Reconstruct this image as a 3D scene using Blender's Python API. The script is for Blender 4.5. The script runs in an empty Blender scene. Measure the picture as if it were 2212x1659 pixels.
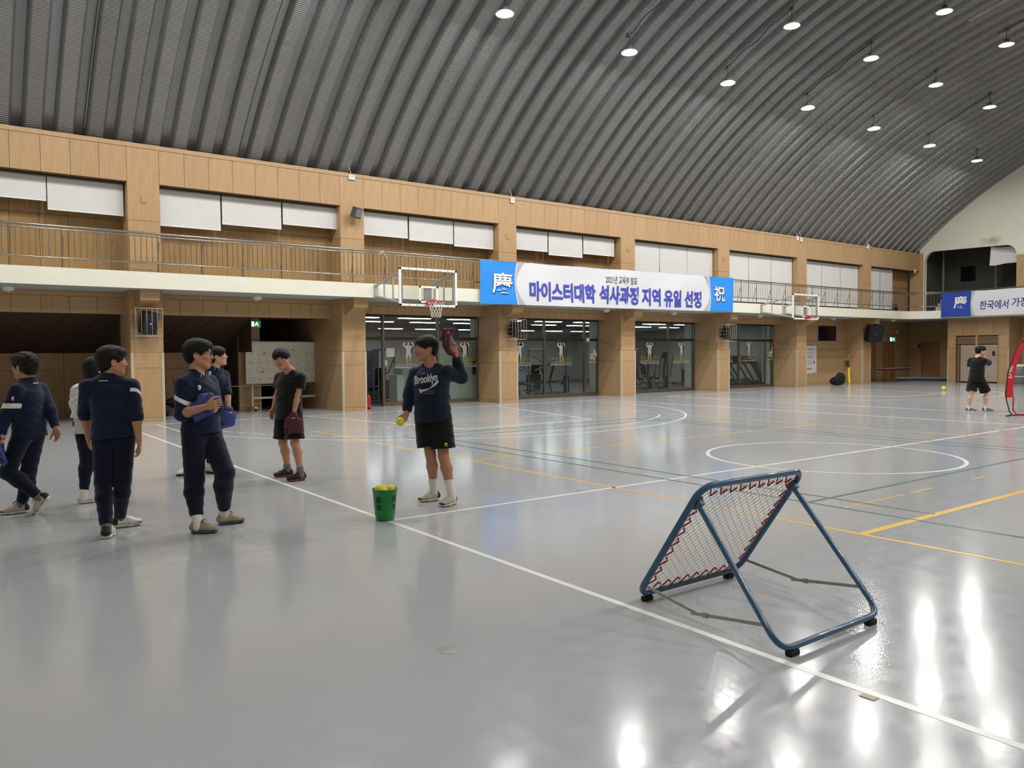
import bpy, bmesh, math, random
import numpy as np
from mathutils import Vector, Matrix

random.seed(7)
SC = bpy.context.scene
COL = SC.collection
PI = math.pi

# ---------------------------------------------------------------- camera
# X runs along the hall towards the far end, Y towards the balcony wall, Z up
CAM_F, CAM_PITCH, CAM_YAW, CAM_ROLL, CAM_H = 1686.87, 0.0369649, 0.9363784, -0.0084768, 1.55
def camera_axes():
    p, y, r = CAM_PITCH, CAM_YAW, CAM_ROLL
    fw = np.array([math.cos(y) * math.cos(p), math.sin(y) * math.cos(p), -math.sin(p)])
    rt = np.array([math.sin(y), -math.cos(y), 0.0])
    up = np.cross(rt, fw)
    c, s = math.cos(r), math.sin(r)
    return c * rt + s * up, -s * rt + c * up, fw
RT, UP, FW = camera_axes()
CAM_O = np.array([0.0, 0.0, CAM_H])
cam_data = bpy.data.cameras.new('camera')
cam_data.sensor_fit = 'HORIZONTAL'
cam_data.sensor_width = 36.0
cam_data.lens = CAM_F / 2212.0 * 36.0
cam_data.clip_start = 0.05
cam_data.clip_end = 300
cam = bpy.data.objects.new('camera', cam_data)
COL.objects.link(cam)
cam.matrix_world = Matrix([[RT[i], UP[i], -FW[i], CAM_O[i]] for i in range(3)] + [[0, 0, 0, 1]])
SC.camera = cam

# ---------------------------------------------------------------- world, exposure
world = bpy.data.worlds.new('world')
SC.world = world
world.use_nodes = True
world.node_tree.nodes['Background'].inputs[0].default_value = (0.80, 0.88, 1.0, 1)
world.node_tree.nodes['Background'].inputs[1].default_value = 0.02
vs = SC.view_settings
vs.view_transform = 'Standard'
vs.look = 'None'
vs.exposure = 0.0
vs.gamma = 1.0
vs.use_curve_mapping = False
SC.cycles.use_denoising = True
SC.cycles.max_bounces = 8
SC.cycles.diffuse_bounces = 4
SC.cycles.glossy_bounces = 4
SC.cycles.transparent_max_bounces = 24
LAMP_POWER = 150.0          # watts of each pendant lamp in the hall
GYM_POWER = 60.0            # watts of each tube light in the fitness room

# ---------------------------------------------------------------- pixel helpers (a pixel is only a direction)
def ray(x, y):
    return FW + RT * ((x - 1106.0) / CAM_F) - UP * ((y - 829.5) / CAM_F)
def on_z(x, y, z=0.0):
    d = ray(x, y); return CAM_O + d * ((z - CAM_H) / d[2])
def on_y(x, y, Y):
    d = ray(x, y); return CAM_O + d * (Y / d[1])
def on_x(x, y, X):
    d = ray(x, y); return CAM_O + d * (X / d[0])
def at_depth(x, y, dep):
    return CAM_O + ray(x, y) * dep
def depth_of(p):
    return float((np.array(p) - CAM_O) @ FW)

# ---------------------------------------------------------------- materials
def lin(c):
    c = c / 255.0
    return c / 12.92 if c <= 0.04045 else ((c + 0.055) / 1.055) ** 2.4
def rgb(r, g, b):
    return (lin(r), lin(g), lin(b), 1.0)
MATS = {}
def node(nt, kind, **kw):
    n = nt.nodes.new(kind)
    for k, v in kw.items():
        setattr(n, k, v)
    return n
def mat(name, col, rough=0.6, metal=0.0, spec=0.5, var=0.0, vscale=3.0, stretch=None, bump=0.0, bscale=40.0,
        emit=0.0, trans=0.0, ior=1.45, coat=0.0, objvar=0.0, alpha=1.0, sheen=0.0):
    if name in MATS:
        return MATS[name]
    m = bpy.data.materials.new(name); MATS[name] = m
    m.use_nodes = True
    nt = m.node_tree
    b = nt.nodes['Principled BSDF']
    c = rgb(*col)
    b.inputs['Base Color'].default_value = c
    b.inputs['Roughness'].default_value = rough
    b.inputs['Metallic'].default_value = metal
    b.inputs['Specular IOR Level'].default_value = spec
    b.inputs['IOR'].default_value = ior
    if coat: b.inputs['Coat Weight'].default_value = coat
    if sheen: b.inputs['Sheen Weight'].default_value = sheen
    if trans: b.inputs['Transmission Weight'].default_value = trans
    if alpha < 1: b.inputs['Alpha'].default_value = alpha
    if emit:
        b.inputs['Emission Color'].default_value = c
        b.inputs['Emission Strength'].default_value = emit
    if var or bump or objvar:
        tc = node(nt, 'ShaderNodeTexCoord')
        mp = node(nt, 'ShaderNodeMapping')
        nt.links.new(tc.outputs['Object'], mp.inputs[0])
        if stretch: mp.inputs['Scale'].default_value = stretch
    if var or objvar:
        hsv = node(nt, 'ShaderNodeHueSaturation')
        hsv.inputs['Color'].default_value = c
        val = None
        if var:
            nz = node(nt, 'ShaderNodeTexNoise')
            nz.inputs['Scale'].default_value = vscale
            nz.inputs['Detail'].default_value = 5
            nt.links.new(mp.outputs[0], nz.inputs['Vector'])
            mr = node(nt, 'ShaderNodeMapRange')
            mr.inputs[1].default_value = 0.25; mr.inputs[2].default_value = 0.75
            mr.inputs[3].default_value = 1 - var; mr.inputs[4].default_value = 1 + var
            nt.links.new(nz.outputs[0], mr.inputs[0])
            val = mr.outputs[0]
        if objvar:
            oi = node(nt, 'ShaderNodeObjectInfo')
            m2 = node(nt, 'ShaderNodeMapRange')
            m2.inputs[3].default_value = 1 - objvar; m2.inputs[4].default_value = 1 + objvar
            nt.links.new(oi.outputs['Random'], m2.inputs[0])
            if val is None:
                val = m2.outputs[0]
            else:
                mu = node(nt, 'ShaderNodeMath', operation='MULTIPLY')
                nt.links.new(val, mu.inputs[0]); nt.links.new(m2.outputs[0], mu.inputs[1])
                val = mu.outputs[0]
        nt.links.new(val, hsv.inputs['Value'])
        nt.links.new(hsv.outputs[0], b.inputs['Base Color'])
    if bump:
        n2 = node(nt, 'ShaderNodeTexNoise')
        n2.inputs['Scale'].default_value = bscale
        n2.inputs['Detail'].default_value = 4
        nt.links.new(mp.outputs[0], n2.inputs['Vector'])
        bp = node(nt, 'ShaderNodeBump')
        bp.inputs['Strength'].default_value = bump
        bp.inputs['Distance'].default_value = 0.02
        nt.links.new(n2.outputs[0], bp.inputs['Height'])
        nt.links.new(bp.outputs[0], b.inputs['Normal'])
    return m

# ---------------------------------------------------------------- mesh builder
class MB:
    def __init__(s):
        s.v = []; s.f = []; s.sm = []
    def add(s, vs_, fs, smooth=False):
        o = len(s.v)
        s.v.extend([tuple(map(float, p)) for p in vs_])
        s.f.extend([tuple(o + i for i in f) for f in fs])
        s.sm.extend([smooth] * len(fs))
        return s
    def box(s, x0, x1, y0, y1, z0, z1, M=None):
        vs_ = [(x, y, z) for x in (x0, x1) for y in (y0, y1) for z in (z0, z1)]
        if M is not None: vs_ = [M @ Vector(p) for p in vs_]
        return s.add(vs_, [(0, 1, 3, 2), (4, 6, 7, 5), (0, 4, 5, 1), (2, 3, 7, 6), (0, 2, 6, 4), (1, 5, 7, 3)])
    def bbox(s, x0, x1, y0, y1, z0, z1, b=0.01, M=None):
        # box with chamfered edges
        vs_ = []; idx = {}
        xs, ys, zs = (x0, x1), (y0, y1), (z0, z1)
        for i in (0, 1):
            for j in (0, 1):
                for k in (0, 1):
                    sx, sy, sz = (1 - 2 * i) * b, (1 - 2 * j) * b, (1 - 2 * k) * b
                    P = (xs[i], ys[j], zs[k])
                    idx[i, j, k, 'x'] = len(vs_); vs_.append((P[0], P[1] + sy, P[2] + sz))
                    idx[i, j, k, 'y'] = len(vs_); vs_.append((P[0] + sx, P[1], P[2] + sz))
                    idx[i, j, k, 'z'] = len(vs_); vs_.append((P[0] + sx, P[1] + sy, P[2]))
        F = []
        for i in (0, 1):
            F.append([idx[i, j, k, 'x'] for j, k in ((0, 0), (0, 1), (1, 1), (1, 0))][::1 if i == 0 else -1])
            F.append([idx[j, i, k, 'y'] for j, k in ((0, 0), (0, 1), (1, 1), (1, 0))][::-1 if i == 0 else 1])
            F.append([idx[j, k, i, 'z'] for j, k in ((0, 0), (0, 1), (1, 1), (1, 0))][::1 if i == 0 else -1])
        for i in (0, 1):
            for j in (0, 1):
                e = 1 if i == j else -1
                F.append([idx[i, j, 0, 'x'], idx[i, j, 0, 'y'], idx[i, j, 1, 'y'], idx[i, j, 1, 'x']][::-e])
                F.append([idx[i, 0, j, 'x'], idx[i, 0, j, 'z'], idx[i, 1, j, 'z'], idx[i, 1, j, 'x']][::e])
                F.append([idx[0, i, j, 'y'], idx[0, i, j, 'z'], idx[1, i, j, 'z'], idx[1, i, j, 'y']][::-e])
                for k in (0, 1):
                    t = [idx[i, j, k, a] for a in 'xyz']
                    F.append(t[::-1] if (i + j + k) % 2 else t)
        if M is not None: vs_ = [M @ Vector(p) for p in vs_]
        return s.add(vs_, F)
    def tube(s, pts, r, n=8, closed=False, caps=True, smooth=True):
        P = [np.array(p, float) for p in pts]
        m = len(P)
        R = list(r) if hasattr(r, '__len__') else [r] * m
        T = []
        for i in range(m):
            a = P[(i - 1) % m] if (closed or i > 0) else P[i]
            b = P[(i + 1) % m] if (closed or i < m - 1) else P[i]
            d = b - a; T.append(d / (np.linalg.norm(d) + 1e-12))
        t0 = T[0]
        ref = np.array([0, 0, 1.0]) if abs(t0[2]) < 0.9 else np.array([1.0, 0, 0])
        u = np.cross(t0, ref); u /= np.linalg.norm(u)
        vs_ = []
        for i in range(m):
            u = u - T[i] * (u @ T[i]); u /= np.linalg.norm(u) + 1e-12
            w = np.cross(T[i], u)
            for k in range(n):
                a = 2 * PI * k / n
                vs_.append(P[i] + R[i] * (math.cos(a) * u + math.sin(a) * w))
        F = []
        for i in range(m if closed else m - 1):
            j = (i + 1) % m
            for k in range(n):
                l = (k + 1) % n
                F.append((i * n + k, i * n + l, j * n + l, j * n + k))
        s.add(vs_, F, smooth)
        if caps and not closed:
            s.add(vs_[:n], [tuple(range(n))[::-1]]); s.add(vs_[-n:], [tuple(range(n))])
        return s
    def lathe(s, prof, n=20, M=None, smooth=True, cap=False):
        # prof: list of (radius, z)
        vs_ = []
        for (r, z) in prof:
            for k in range(n):
                a = 2 * PI * k / n
                vs_.append(Vector((r * math.cos(a), r * math.sin(a), z)))
        if M is not None: vs_ = [M @ p for p in vs_]
        F = []
        for i in range(len(prof) - 1):
            for k in range(n):
                l = (k + 1) % n
                F.append((i * n + k, i * n + l, (i + 1) * n + l, (i + 1) * n + k))
        s.add(vs_, F, smooth)
        if cap:
            s.add(vs_[:n], [tuple(range(n))[::-1]]); s.add(vs_[-n:], [tuple(range(n))])
        return s
    def prism(s, poly, d, M=None, smooth=False):
        # poly: list of (a, b) in local XZ, extruded along local Y from 0 to d
        n = len(poly)
        vs_ = [Vector((a, 0, b)) for a, b in poly] + [Vector((a, d, b)) for a, b in poly]
        if M is not None: vs_ = [M @ p for p in vs_]
        F = [tuple(range(n)), tuple(range(n, 2 * n))[::-1]]
        F += [(i, n + i, n + (i + 1) % n, (i + 1) % n) for i in range(n)]
        return s.add(vs_, F, smooth)
    def grid(s, fn, nu, nv, smooth=True):
        vs_ = [fn(i / nu, j / nv) for i in range(nu + 1) for j in range(nv + 1)]
        F = [(i * (nv + 1) + j, (i + 1) * (nv + 1) + j, (i + 1) * (nv + 1) + j + 1, i * (nv + 1) + j + 1) for i in range(nu) for j in range(nv)]
        return s.add(vs_, F, smooth)
    def mesh(s, name):
        m = bpy.data.meshes.new(name)
        m.from_pydata(s.v, [], s.f)
        if any(s.sm):
            m.polygons.foreach_set('use_smooth', s.sm)
        m.update()
        return m

def link(name, data, loc=(0, 0, 0), rz=0.0):
    o = bpy.data.objects.new(name, data)
    COL.objects.link(o)
    o.location = loc
    if rz: o.rotation_euler = (0, 0, rz)
    return o
def base_matrix(o):
    return Matrix.Translation(o.location) @ o.rotation_euler.to_matrix().to_4x4()
def thing(name, label, cat, loc=(0, 0, 0), rz=0.0, group=None):
    o = link(name, None, tuple(map(float, loc)), rz)
    o.empty_display_size = 0.1
    return tag(o, label, cat, group)
def tag(o, label, cat, group=None):
    o['label'] = label; o['category'] = cat
    if group: o['group'] = group
    return o
def put(name, mb, m, parent=None, local=False, kind=None, loc=None, label=None):
    """one mesh object; world coordinates unless local=True"""
    me = mb.mesh(name) if isinstance(mb, MB) else mb
    o = bpy.data.objects.new(name, me)
    COL.objects.link(o)
    if m is not None and not me.materials:
        me.materials.append(m)
    if loc is not None: o.location = loc
    if parent is not None:
        o.parent = parent
        if not local and parent.type == 'EMPTY':
            o.matrix_parent_inverse = base_matrix(parent).inverted()
    if kind: o['kind'] = kind
    if label: o['label'] = label
    return o
def struct_root(name):
    o = link(name, None); o['kind'] = 'structure'; return o
def copy_tree(o, parent=None):
    c = o.copy(); COL.objects.link(c); c.parent = parent
    for ch in list(o.children):
        copy_tree(ch, c)
    return c
_boxcache = {}
def box_mesh(name, sx, sy, sz, b, m):
    k = (name, round(sx, 4), round(sy, 4), round(sz, 4), b, m.name)
    if k not in _boxcache:
        mb = MB()
        if b: mb.bbox(-sx / 2, sx / 2, -sy / 2, sy / 2, -sz / 2, sz / 2, b)
        else: mb.box(-sx / 2, sx / 2, -sy / 2, sy / 2, -sz / 2, sz / 2)
        me = mb.mesh(name); me.materials.append(m)
        _boxcache[k] = me
    return _boxcache[k]
def boxpart(name, x0, x1, y0, y1, z0, z1, m, parent, b=0.0, kind=None):
    """a box as an object of its own, sharing mesh data with boxes of the same size"""
    me = box_mesh(name, x1 - x0, y1 - y0, z1 - z0, b, m)
    return put(name, me, None, parent, loc=((x0 + x1) / 2, (y0 + y1) / 2, (z0 + z1) / 2), kind=kind)

def text_mesh(s, size=1.0, bold=0.0, shear=0.0, width=None, height=None, space=1.0, depth=0.0, align='CENTER'):
    """lettering as a mesh in local XY, centred; width / height stretch it to that size"""
    c = bpy.data.curves.new('lettering', 'FONT')
    c.body = s; c.size = size; c.offset = bold; c.shear = shear; c.space_character = space
    c.extrude = depth; c.resolution_u = 3
    o = bpy.data.objects.new('lettering', c); COL.objects.link(o)
    bpy.context.view_layer.update()
    me = bpy.data.meshes.new_from_object(o)
    bpy.data.objects.remove(o); bpy.data.curves.remove(c)
    n = len(me.vertices)
    co = np.empty(n * 3); me.vertices.foreach_get('co', co); co = co.reshape(-1, 3)
    lo, hi = co.min(0), co.max(0)
    co[:, :2] -= ((lo + hi) / 2)[:2]
    if width: co[:, 0] *= width / (hi[0] - lo[0])
    if height: co[:, 1] *= height / (hi[1] - lo[1])
    return me, co
def set_co(me, co):
    me.vertices.foreach_set('co', np.ascontiguousarray(co, dtype=np.float64).ravel()); me.update()
def text_part(name, s, m, parent, origin, ux, uy, width=None, height=None, bold=0.0, shear=0.0, space=1.0, size=1.0, bend=None, local=False):
    """flat lettering laid on the plane through origin spanned by unit vectors ux (right) and uy (up)"""
    me, co = text_mesh(s, size, bold, shear, width, height, space)
    o_, ux, uy = np.array(origin, float), np.array(ux, float), np.array(uy, float)
    P = o_ + co[:, :1] * ux + co[:, 1:2] * uy
    if bend is not None: P = bend(P)
    set_co(me, P)
    return put(name, me, m, parent, local=local)
# ================================================================ materials of the place
def wood_mat(name, col, var=0.10):
    m = mat(name, col, rough=0.42, spec=0.4, var=var, vscale=3.0, stretch=(6, 6, 0.7), objvar=0.05)
    nt = m.node_tree
    return m
WOOD = wood_mat('birch_panel', (176, 144, 106))
WOOD2 = wood_mat('gallery_panel_with_shade', (150, 120, 80), 0.14)  # yellower wood, its tone darkened to carry the shade of the recess
WOOD_DARK = mat('panel_joint', (84, 62, 38), rough=0.8)
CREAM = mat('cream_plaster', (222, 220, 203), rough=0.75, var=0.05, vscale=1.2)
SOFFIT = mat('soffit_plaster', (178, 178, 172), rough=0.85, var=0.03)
WHITE = mat('white_paint', (230, 230, 226), rough=0.5)
GUARD = mat('corner_guard_plastic', (184, 174, 152), rough=0.5)
STEEL = mat('stainless_steel', (150, 145, 137), rough=0.25, metal=1.0)
ALU = mat('brushed_aluminium', (150, 146, 140), rough=0.35, metal=1.0)
BLACK = mat('black_plastic', (18, 18, 20), rough=0.5)
RUBBER = mat('black_rubber', (14, 14, 15), rough=0.8)
BLIND = mat('blind_fabric', (206, 206, 204), rough=0.85, var=0.03, vscale=2.0)
DARKWALL = mat('brown_wall_with_shade', (70, 54, 40), rough=0.8, var=0.08)  # brown deepened with the shade of alcove ends and passages
GREYWALL = mat('grey_wall_paint', (120, 120, 116), rough=0.85)

def floor_material():
    m = mat('sealed_grey_floor', (146, 147, 149), rough=0.17, spec=0.42)
    nt = m.node_tree; b = nt.nodes['Principled BSDF']
    tc = node(nt, 'ShaderNodeTexCoord')
    n1 = node(nt, 'ShaderNodeTexNoise'); n1.inputs['Scale'].default_value = 0.35; n1.inputs['Detail'].default_value = 6
    n2 = node(nt, 'ShaderNodeTexNoise'); n2.inputs['Scale'].default_value = 7.0; n2.inputs['Detail'].default_value = 8
    n3 = node(nt, 'ShaderNodeTexNoise'); n3.inputs['Scale'].default_value = 26.0; n3.inputs['Detail'].default_value = 3
    for n in (n1, n2, n3): nt.links.new(tc.outputs['Object'], n.inputs['Vector'])
    mx = node(nt, 'ShaderNodeMix', data_type='RGBA')
    mx.inputs[6].default_value = rgb(158, 162, 166); mx.inputs[7].default_value = rgb(174, 176, 177)
    nt.links.new(n1.outputs[0], mx.inputs[0])
    nt.links.new(mx.outputs[2], b.inputs['Base Color'])
    mr = node(nt, 'ShaderNodeMapRange'); mr.inputs[1].default_value = 0.3; mr.inputs[2].default_value = 0.7
    mr.inputs[3].default_value = 0.11; mr.inputs[4].default_value = 0.18
    nt.links.new(n2.outputs[0], mr.inputs[0]); nt.links.new(mr.outputs[0], b.inputs['Roughness'])
    bp = node(nt, 'ShaderNodeBump'); bp.inputs['Strength'].default_value = 0.035; bp.inputs['Distance'].default_value = 0.01
    nt.links.new(n3.outputs[0], bp.inputs['Height']); nt.links.new(bp.outputs[0], b.inputs['Normal'])
    return m
FLOOR = floor_material()

VC_Y, VC_Z, VR = 6.57, -7.47, 20.17          # axis and inner radius of the vault
def vault_material():
    m = mat('galvanised_roof_steel', (158, 158, 156), rough=0.42, metal=0.55)
    nt = m.node_tree; b = nt.nodes['Principled BSDF']
    tc = node(nt, 'ShaderNodeTexCoord'); sp = node(nt, 'ShaderNodeSeparateXYZ')
    nt.links.new(tc.outputs['Object'], sp.inputs[0])
    at = node(nt, 'ShaderNodeMath', operation='ARCTAN2')
    nt.links.new(sp.outputs['Y'], at.inputs[0]); nt.links.new(sp.outputs['Z'], at.inputs[1])
    mu = node(nt, 'ShaderNodeMath', operation='MULTIPLY'); mu.inputs[1].default_value = VR * 2 * PI / 0.05
    nt.links.new(at.outputs[0], mu.inputs[0])
    sn = node(nt, 'ShaderNodeMath', operation='SINE'); nt.links.new(mu.outputs[0], sn.inputs[0])
    gt = node(nt, 'ShaderNodeMath', operation='GREATER_THAN'); gt.inputs[1].default_value = 0.19
    nt.links.new(sp.outputs['X'], gt.inputs[0])
    nz = node(nt, 'ShaderNodeTexNoise'); nz.inputs['Scale'].default_value = 3.0; nz.inputs['Detail'].default_value = 4
    nt.links.new(tc.outputs['Object'], nz.inputs['Vector'])
    m2 = node(nt, 'ShaderNodeMath', operation='MULTIPLY')
    nt.links.new(sn.outputs[0], m2.inputs[0]); nt.links.new(gt.outputs[0], m2.inputs[1])
    bp = node(nt, 'ShaderNodeBump'); bp.inputs['Strength'].default_value = 0.5; bp.inputs['Distance'].default_value = 0.012
    nt.links.new(m2.outputs[0], bp.inputs['Height']); nt.links.new(bp.outputs[0], b.inputs['Normal'])
    oi = node(nt, 'ShaderNodeObjectInfo')
    ad = node(nt, 'ShaderNodeMath', operation='ADD'); nt.links.new(nz.outputs[0], ad.inputs[0]); nt.links.new(oi.outputs['Random'], ad.inputs[1])
    mr = node(nt, 'ShaderNodeMapRange'); mr.inputs[1].default_value = 0.2; mr.inputs[2].default_value = 1.6
    mr.inputs[3].default_value = 0.86; mr.inputs[4].default_value = 1.12
    nt.links.new(ad.outputs[0], mr.inputs[0])
    hs = node(nt, 'ShaderNodeHueSaturation'); hs.inputs['Color'].default_value = rgb(140, 141, 142)
    nt.links.new(mr.outputs[0], hs.inputs['Value']); nt.links.new(hs.outputs[0], b.inputs['Base Color'])
    return m
VAULT = vault_material()

def glass_material(name, tint=(0.86, 0.90, 0.90, 1), refl=1.45, rough=0.0):
    m = bpy.data.materials.new(name); m.use_nodes = True
    nt = m.node_tree; nt.nodes.clear()
    out = node(nt, 'ShaderNodeOutputMaterial'); mix = node(nt, 'ShaderNodeMixShader')
    tr = node(nt, 'ShaderNodeBsdfTransparent'); tr.inputs[0].default_value = tint
    gl = node(nt, 'ShaderNodeBsdfGlossy'); gl.inputs['Roughness'].default_value = rough
    lw = node(nt, 'ShaderNodeLayerWeight'); lw.inputs[0].default_value = 0.5
    pw = node(nt, 'ShaderNodeMath', operation='POWER'); pw.inputs[1].default_value = 4.5
    nt.links.new(lw.outputs['Facing'], pw.inputs[0])
    fr = node(nt, 'ShaderNodeMath', operation='MULTIPLY_ADD'); fr.inputs[1].default_value = 0.9; fr.inputs[2].default_value = 0.04
    nt.links.new(pw.outputs[0], fr.inputs[0])
    nt.links.new(fr.outputs[0], mix.inputs[0]); nt.links.new(tr.outputs[0], mix.inputs[1]); nt.links.new(gl.outputs[0], mix.inputs[2])
    nt.links.new(mix.outputs[0], out.inputs[0])
    return m
GLASS = glass_material('window_glass')

# ================================================================ floor and its painted lines
W, F_Y = 20.70, 19.95                # column front plane, balcony fascia plane
COLX = [3.8 + 5.47 * i for i in range(-2, 7)]; CW = 0.72
X_BACK, X_END = -8.6, 42.2
Y_R = 2 * VC_Y - W
floor_ = put('floor', MB().box(X_BACK, 46, Y_R - 0.3, 27.5, -0.2, 0.0), FLOOR, kind='structure')
L_WHITE = mat('white_line_paint', (226, 226, 220), rough=0.25, var=0.04, vscale=6)
L_YEL = mat('yellow_line_paint', (222, 178, 62), rough=0.25, var=0.05, vscale=6)
L_GRN = mat('green_line_paint', (62, 104, 92), rough=0.25, var=0.05, vscale=6)
def line(m, x0, y0, x1, y1, w=0.05, z=0.0012):
    d = Vector((x1 - x0, y1 - y0, 0)); n = Vector((-d.y, d.x, 0)).normalized() * (w / 2)
    a, b = Vector((x0, y0, z)), Vector((x1, y1, z))
    dz = Vector((0, 0, 0.0012))
    q = [a - n, b - n, b + n, a + n]
    mb = MB().add([p - dz for p in q] + q, [(4, 5, 6, 7), (0, 1, 5, 4), (1, 2, 6, 5), (2, 3, 7, 6), (3, 0, 4, 7)])
    return put('court_line', mb, m, floor_)
def arc(m, cx, cy, r, a0, a1, w=0.05, n=64, z=0.0014):
    vs_, fs = [], []
    for i in range(n + 1):
        a = math.radians(a0 + (a1 - a0) * i / n)
        for rr in (r - w / 2, r + w / 2):
            vs_.append((cx + rr * math.cos(a), cy + rr * math.sin(a), z))
    for i in range(n):
        fs.append((2 * i, 2 * i + 1, 2 * i + 3, 2 * i + 2))
    return put('court_line', MB().add(vs_, fs), m, floor_)
for cx, sides in ((10.75, (3.38, 18.25)), (28.3, (21.3, 35.6))):
    for sx in sides: line(L_WHITE, sx, -6.3, sx, 19.65)
    line(L_WHITE, sides[0], 19.65, sides[1], 19.65)
    arc(L_WHITE, cx, 6.58, 1.78, 0, 360, 0.055)
    arc(L_WHITE, cx, 18.3, 6.73, 187, 353, 0.05)
    for s in (-1, 1):
        line(L_WHITE, cx + s * 6.66, 19.65, cx + s * 6.66, 17.45)
        line(L_WHITE, cx + s * 3.0, 19.65, cx + s * 1.8, 13.85)
    line(L_WHITE, cx - 1.8, 13.85, cx + 1.8, 13.85)
    a = 190.0
    for k in range(16):                                   # the inner arc is worn into dashes
        a1 = a + (3.2 if k < 7 else 9.5)
        arc(L_WHITE, cx, 18.35, 6.12, a, a1, 0.045, 8)
        a = a1 + (1.3 if k < 7 else 0.6)
        if a > 345: break
line(L_WHITE, 3.41, 6.58, 16.6, 6.58); line(L_WHITE, 16.85, 6.58, 36, 6.58)
for x in (6.30, 15.22): line(L_YEL, x, 1.2, x, 15.5, 0.05)
for y, w in ((15.5, 0.045), (9.64, 0.045), (3.56, 0.075)): line(L_YEL, 6.3, y, 15.22, y, w, 0.0016)
for x0, x1 in ((7.2, 8.42), (8.56, 9.1), (10.05, 10.4)): line(L_YEL, x0, 4.28, x1, 4.28, 0.025)
for x, y0, y1 in ((7.22, 0.2, 13.35), (7.62, 3.57, 13.35), (13.45, 0.2, 13.35), (13.85, 0.2, 13.35)): line(L_GRN, x, y0, x, y1, 0.04, 0.0018)
for y in (4.66, 12.72, 13.32): line(L_GRN, 7.22, y, 13.85, y, 0.045, 0.002)
# worn marks: tape patch, scuffs
TAPE = mat('beige_tape', (190, 182, 158), rough=0.6)
p = on_z(1877, 1506); q = Matrix.Translation((p[0], p[1], 0.003)) @ Matrix.Rotation(1.6, 4, 'Z')
put('tape_patch', MB().box(-0.035, 0.035, -0.022, 0.022, -0.001, 0.0005, q), TAPE, floor_)
DRAIN = mat('floor_cap_metal', (150, 146, 138), rough=0.4, metal=0.6)
for (x, y) in ((968, 1403), (1255, 1060), (1850, 974)):
    p = on_z(x, y)
    put('socket_cap', MB().lathe([(0, 0.0006), (0.055, 0.0006), (0.06, 0.0)], 24, Matrix.Translation((p[0], p[1], 0.001))), DRAIN if y < 1100 else mat('worn_floor_patch', (150, 150, 144), rough=0.3), floor_)

# ================================================================ vault
ceiling = struct_root('ceiling')
ceiling.location = (0, 0, 0)
PITCH = 0.63
prof = [(0.0, 0.0), (0.19, 0.0), (0.262, 0.19), (0.275, 0.2), (0.545, 0.2), (0.558, 0.19), (0.63, 0.0)]
A_MAX = 45.3; NSEG = 56
vs_, fs = [], []
for i in range(NSEG + 1):
    th = math.radians(-A_MAX + 2 * A_MAX * i / NSEG)
    for (x, d) in prof:
        r = VR + 0.2 - d
        vs_.append((x, r * math.sin(th), r * math.cos(th)))
n = len(prof)
for i in range(NSEG):
    for k in range(n - 1):
        fs.append((i * n + k, i * n + k + 1, (i + 1) * n + k + 1, (i + 1) * n + k))
rib = MB().add(vs_, fs).mesh('roof_panel'); rib.materials.append(VAULT)
nrib = int((X_END + 0.3 - X_BACK) / PITCH)
for i in range(nrib + 1):
    put('roof_panel', rib, None, ceiling, loc=(X_END + 0.25 - PITCH * (i + 1), VC_Y, VC_Z))
# steel conduits that follow the ribs
COND = mat('galvanised_conduit', (150, 150, 148), rough=0.4, metal=0.8)
def on_vault(x, ang, off=0.05):
    r = VR - off; a = math.radians(ang)
    return (x, VC_Y + r * math.sin(a), VC_Z + r * math.cos(a))
for x, a0, a1 in ((2.95, 30, 44.6), (6.55, 24, 44.6)):
    put('conduit', MB().tube([on_vault(x, a0 + (a1 - a0) * k / 14, -0.12) for k in range(15)], 0.022, 6), COND, ceiling)
# translucent roof lights set between the ribs near the crown
SKY = mat('roof_light_plastic', (126, 128, 124), rough=0.3, var=0.3, vscale=14)
for k in range(8):
    x = 20.3 + 2.14 * k
    for a0, a1 in ((10.5, 14.6), ):
        put('roof_light', MB().add([on_vault(x + dx, a0 + (a1 - a0) * t / 6, 0.012) for t in range(7) for dx in (-0.13, 0.13)],
                                   [(2 * t, 2 * t + 1, 2 * t + 3, 2 * t + 2) for t in range(6)]), SKY, ceiling)

# ================================================================ upper wall
wall_left = struct_root('wall_left')
def panels_front(parent, x0, x1, z0, z1, y, n, t=0.014, gap=0.007, m=WOOD):
    w = (x1 - x0) / n
    for k in range(n):
        boxpart('panel', x0 + k * w + gap / 2, x0 + (k + 1) * w - gap / 2, y - t, y, z0 + gap / 2, z1 - gap / 2, m, parent, 0.002)
def panels_side(parent, x, y0, y1, z0, z1, n=1, t=0.014, gap=0.007, m=WOOD):
    w = (y1 - y0) / n
    for k in range(n):
        boxpart('panel', x - t, x, y0 + k * w + gap / 2, y0 + (k + 1) * w - gap / 2, z0 + gap / 2, z1 - gap / 2, m, parent, 0.002)
Z_FL, Z_TOP, Z_CAP, Z_HEAD = 3.58, 6.74, 6.63, 5.80
put('beam', MB().box(X_BACK, X_END, W, W + 0.65, Z_HEAD, Z_TOP - 0.01), WOOD_DARK, wall_left)
put('cornice', MB().bbox(X_BACK, X_END, W - 0.02, W + 0.05, Z_CAP + 0.004, Z_TOP, 0.004), WOOD, wall_left)
put('backing', MB().box(X_BACK, X_END, W + 0.62, W + 0.75, Z_FL - 0.1, Z_TOP), WOOD_DARK, wall_left)
edges = COLX + [X_END - 0.05]
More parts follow.
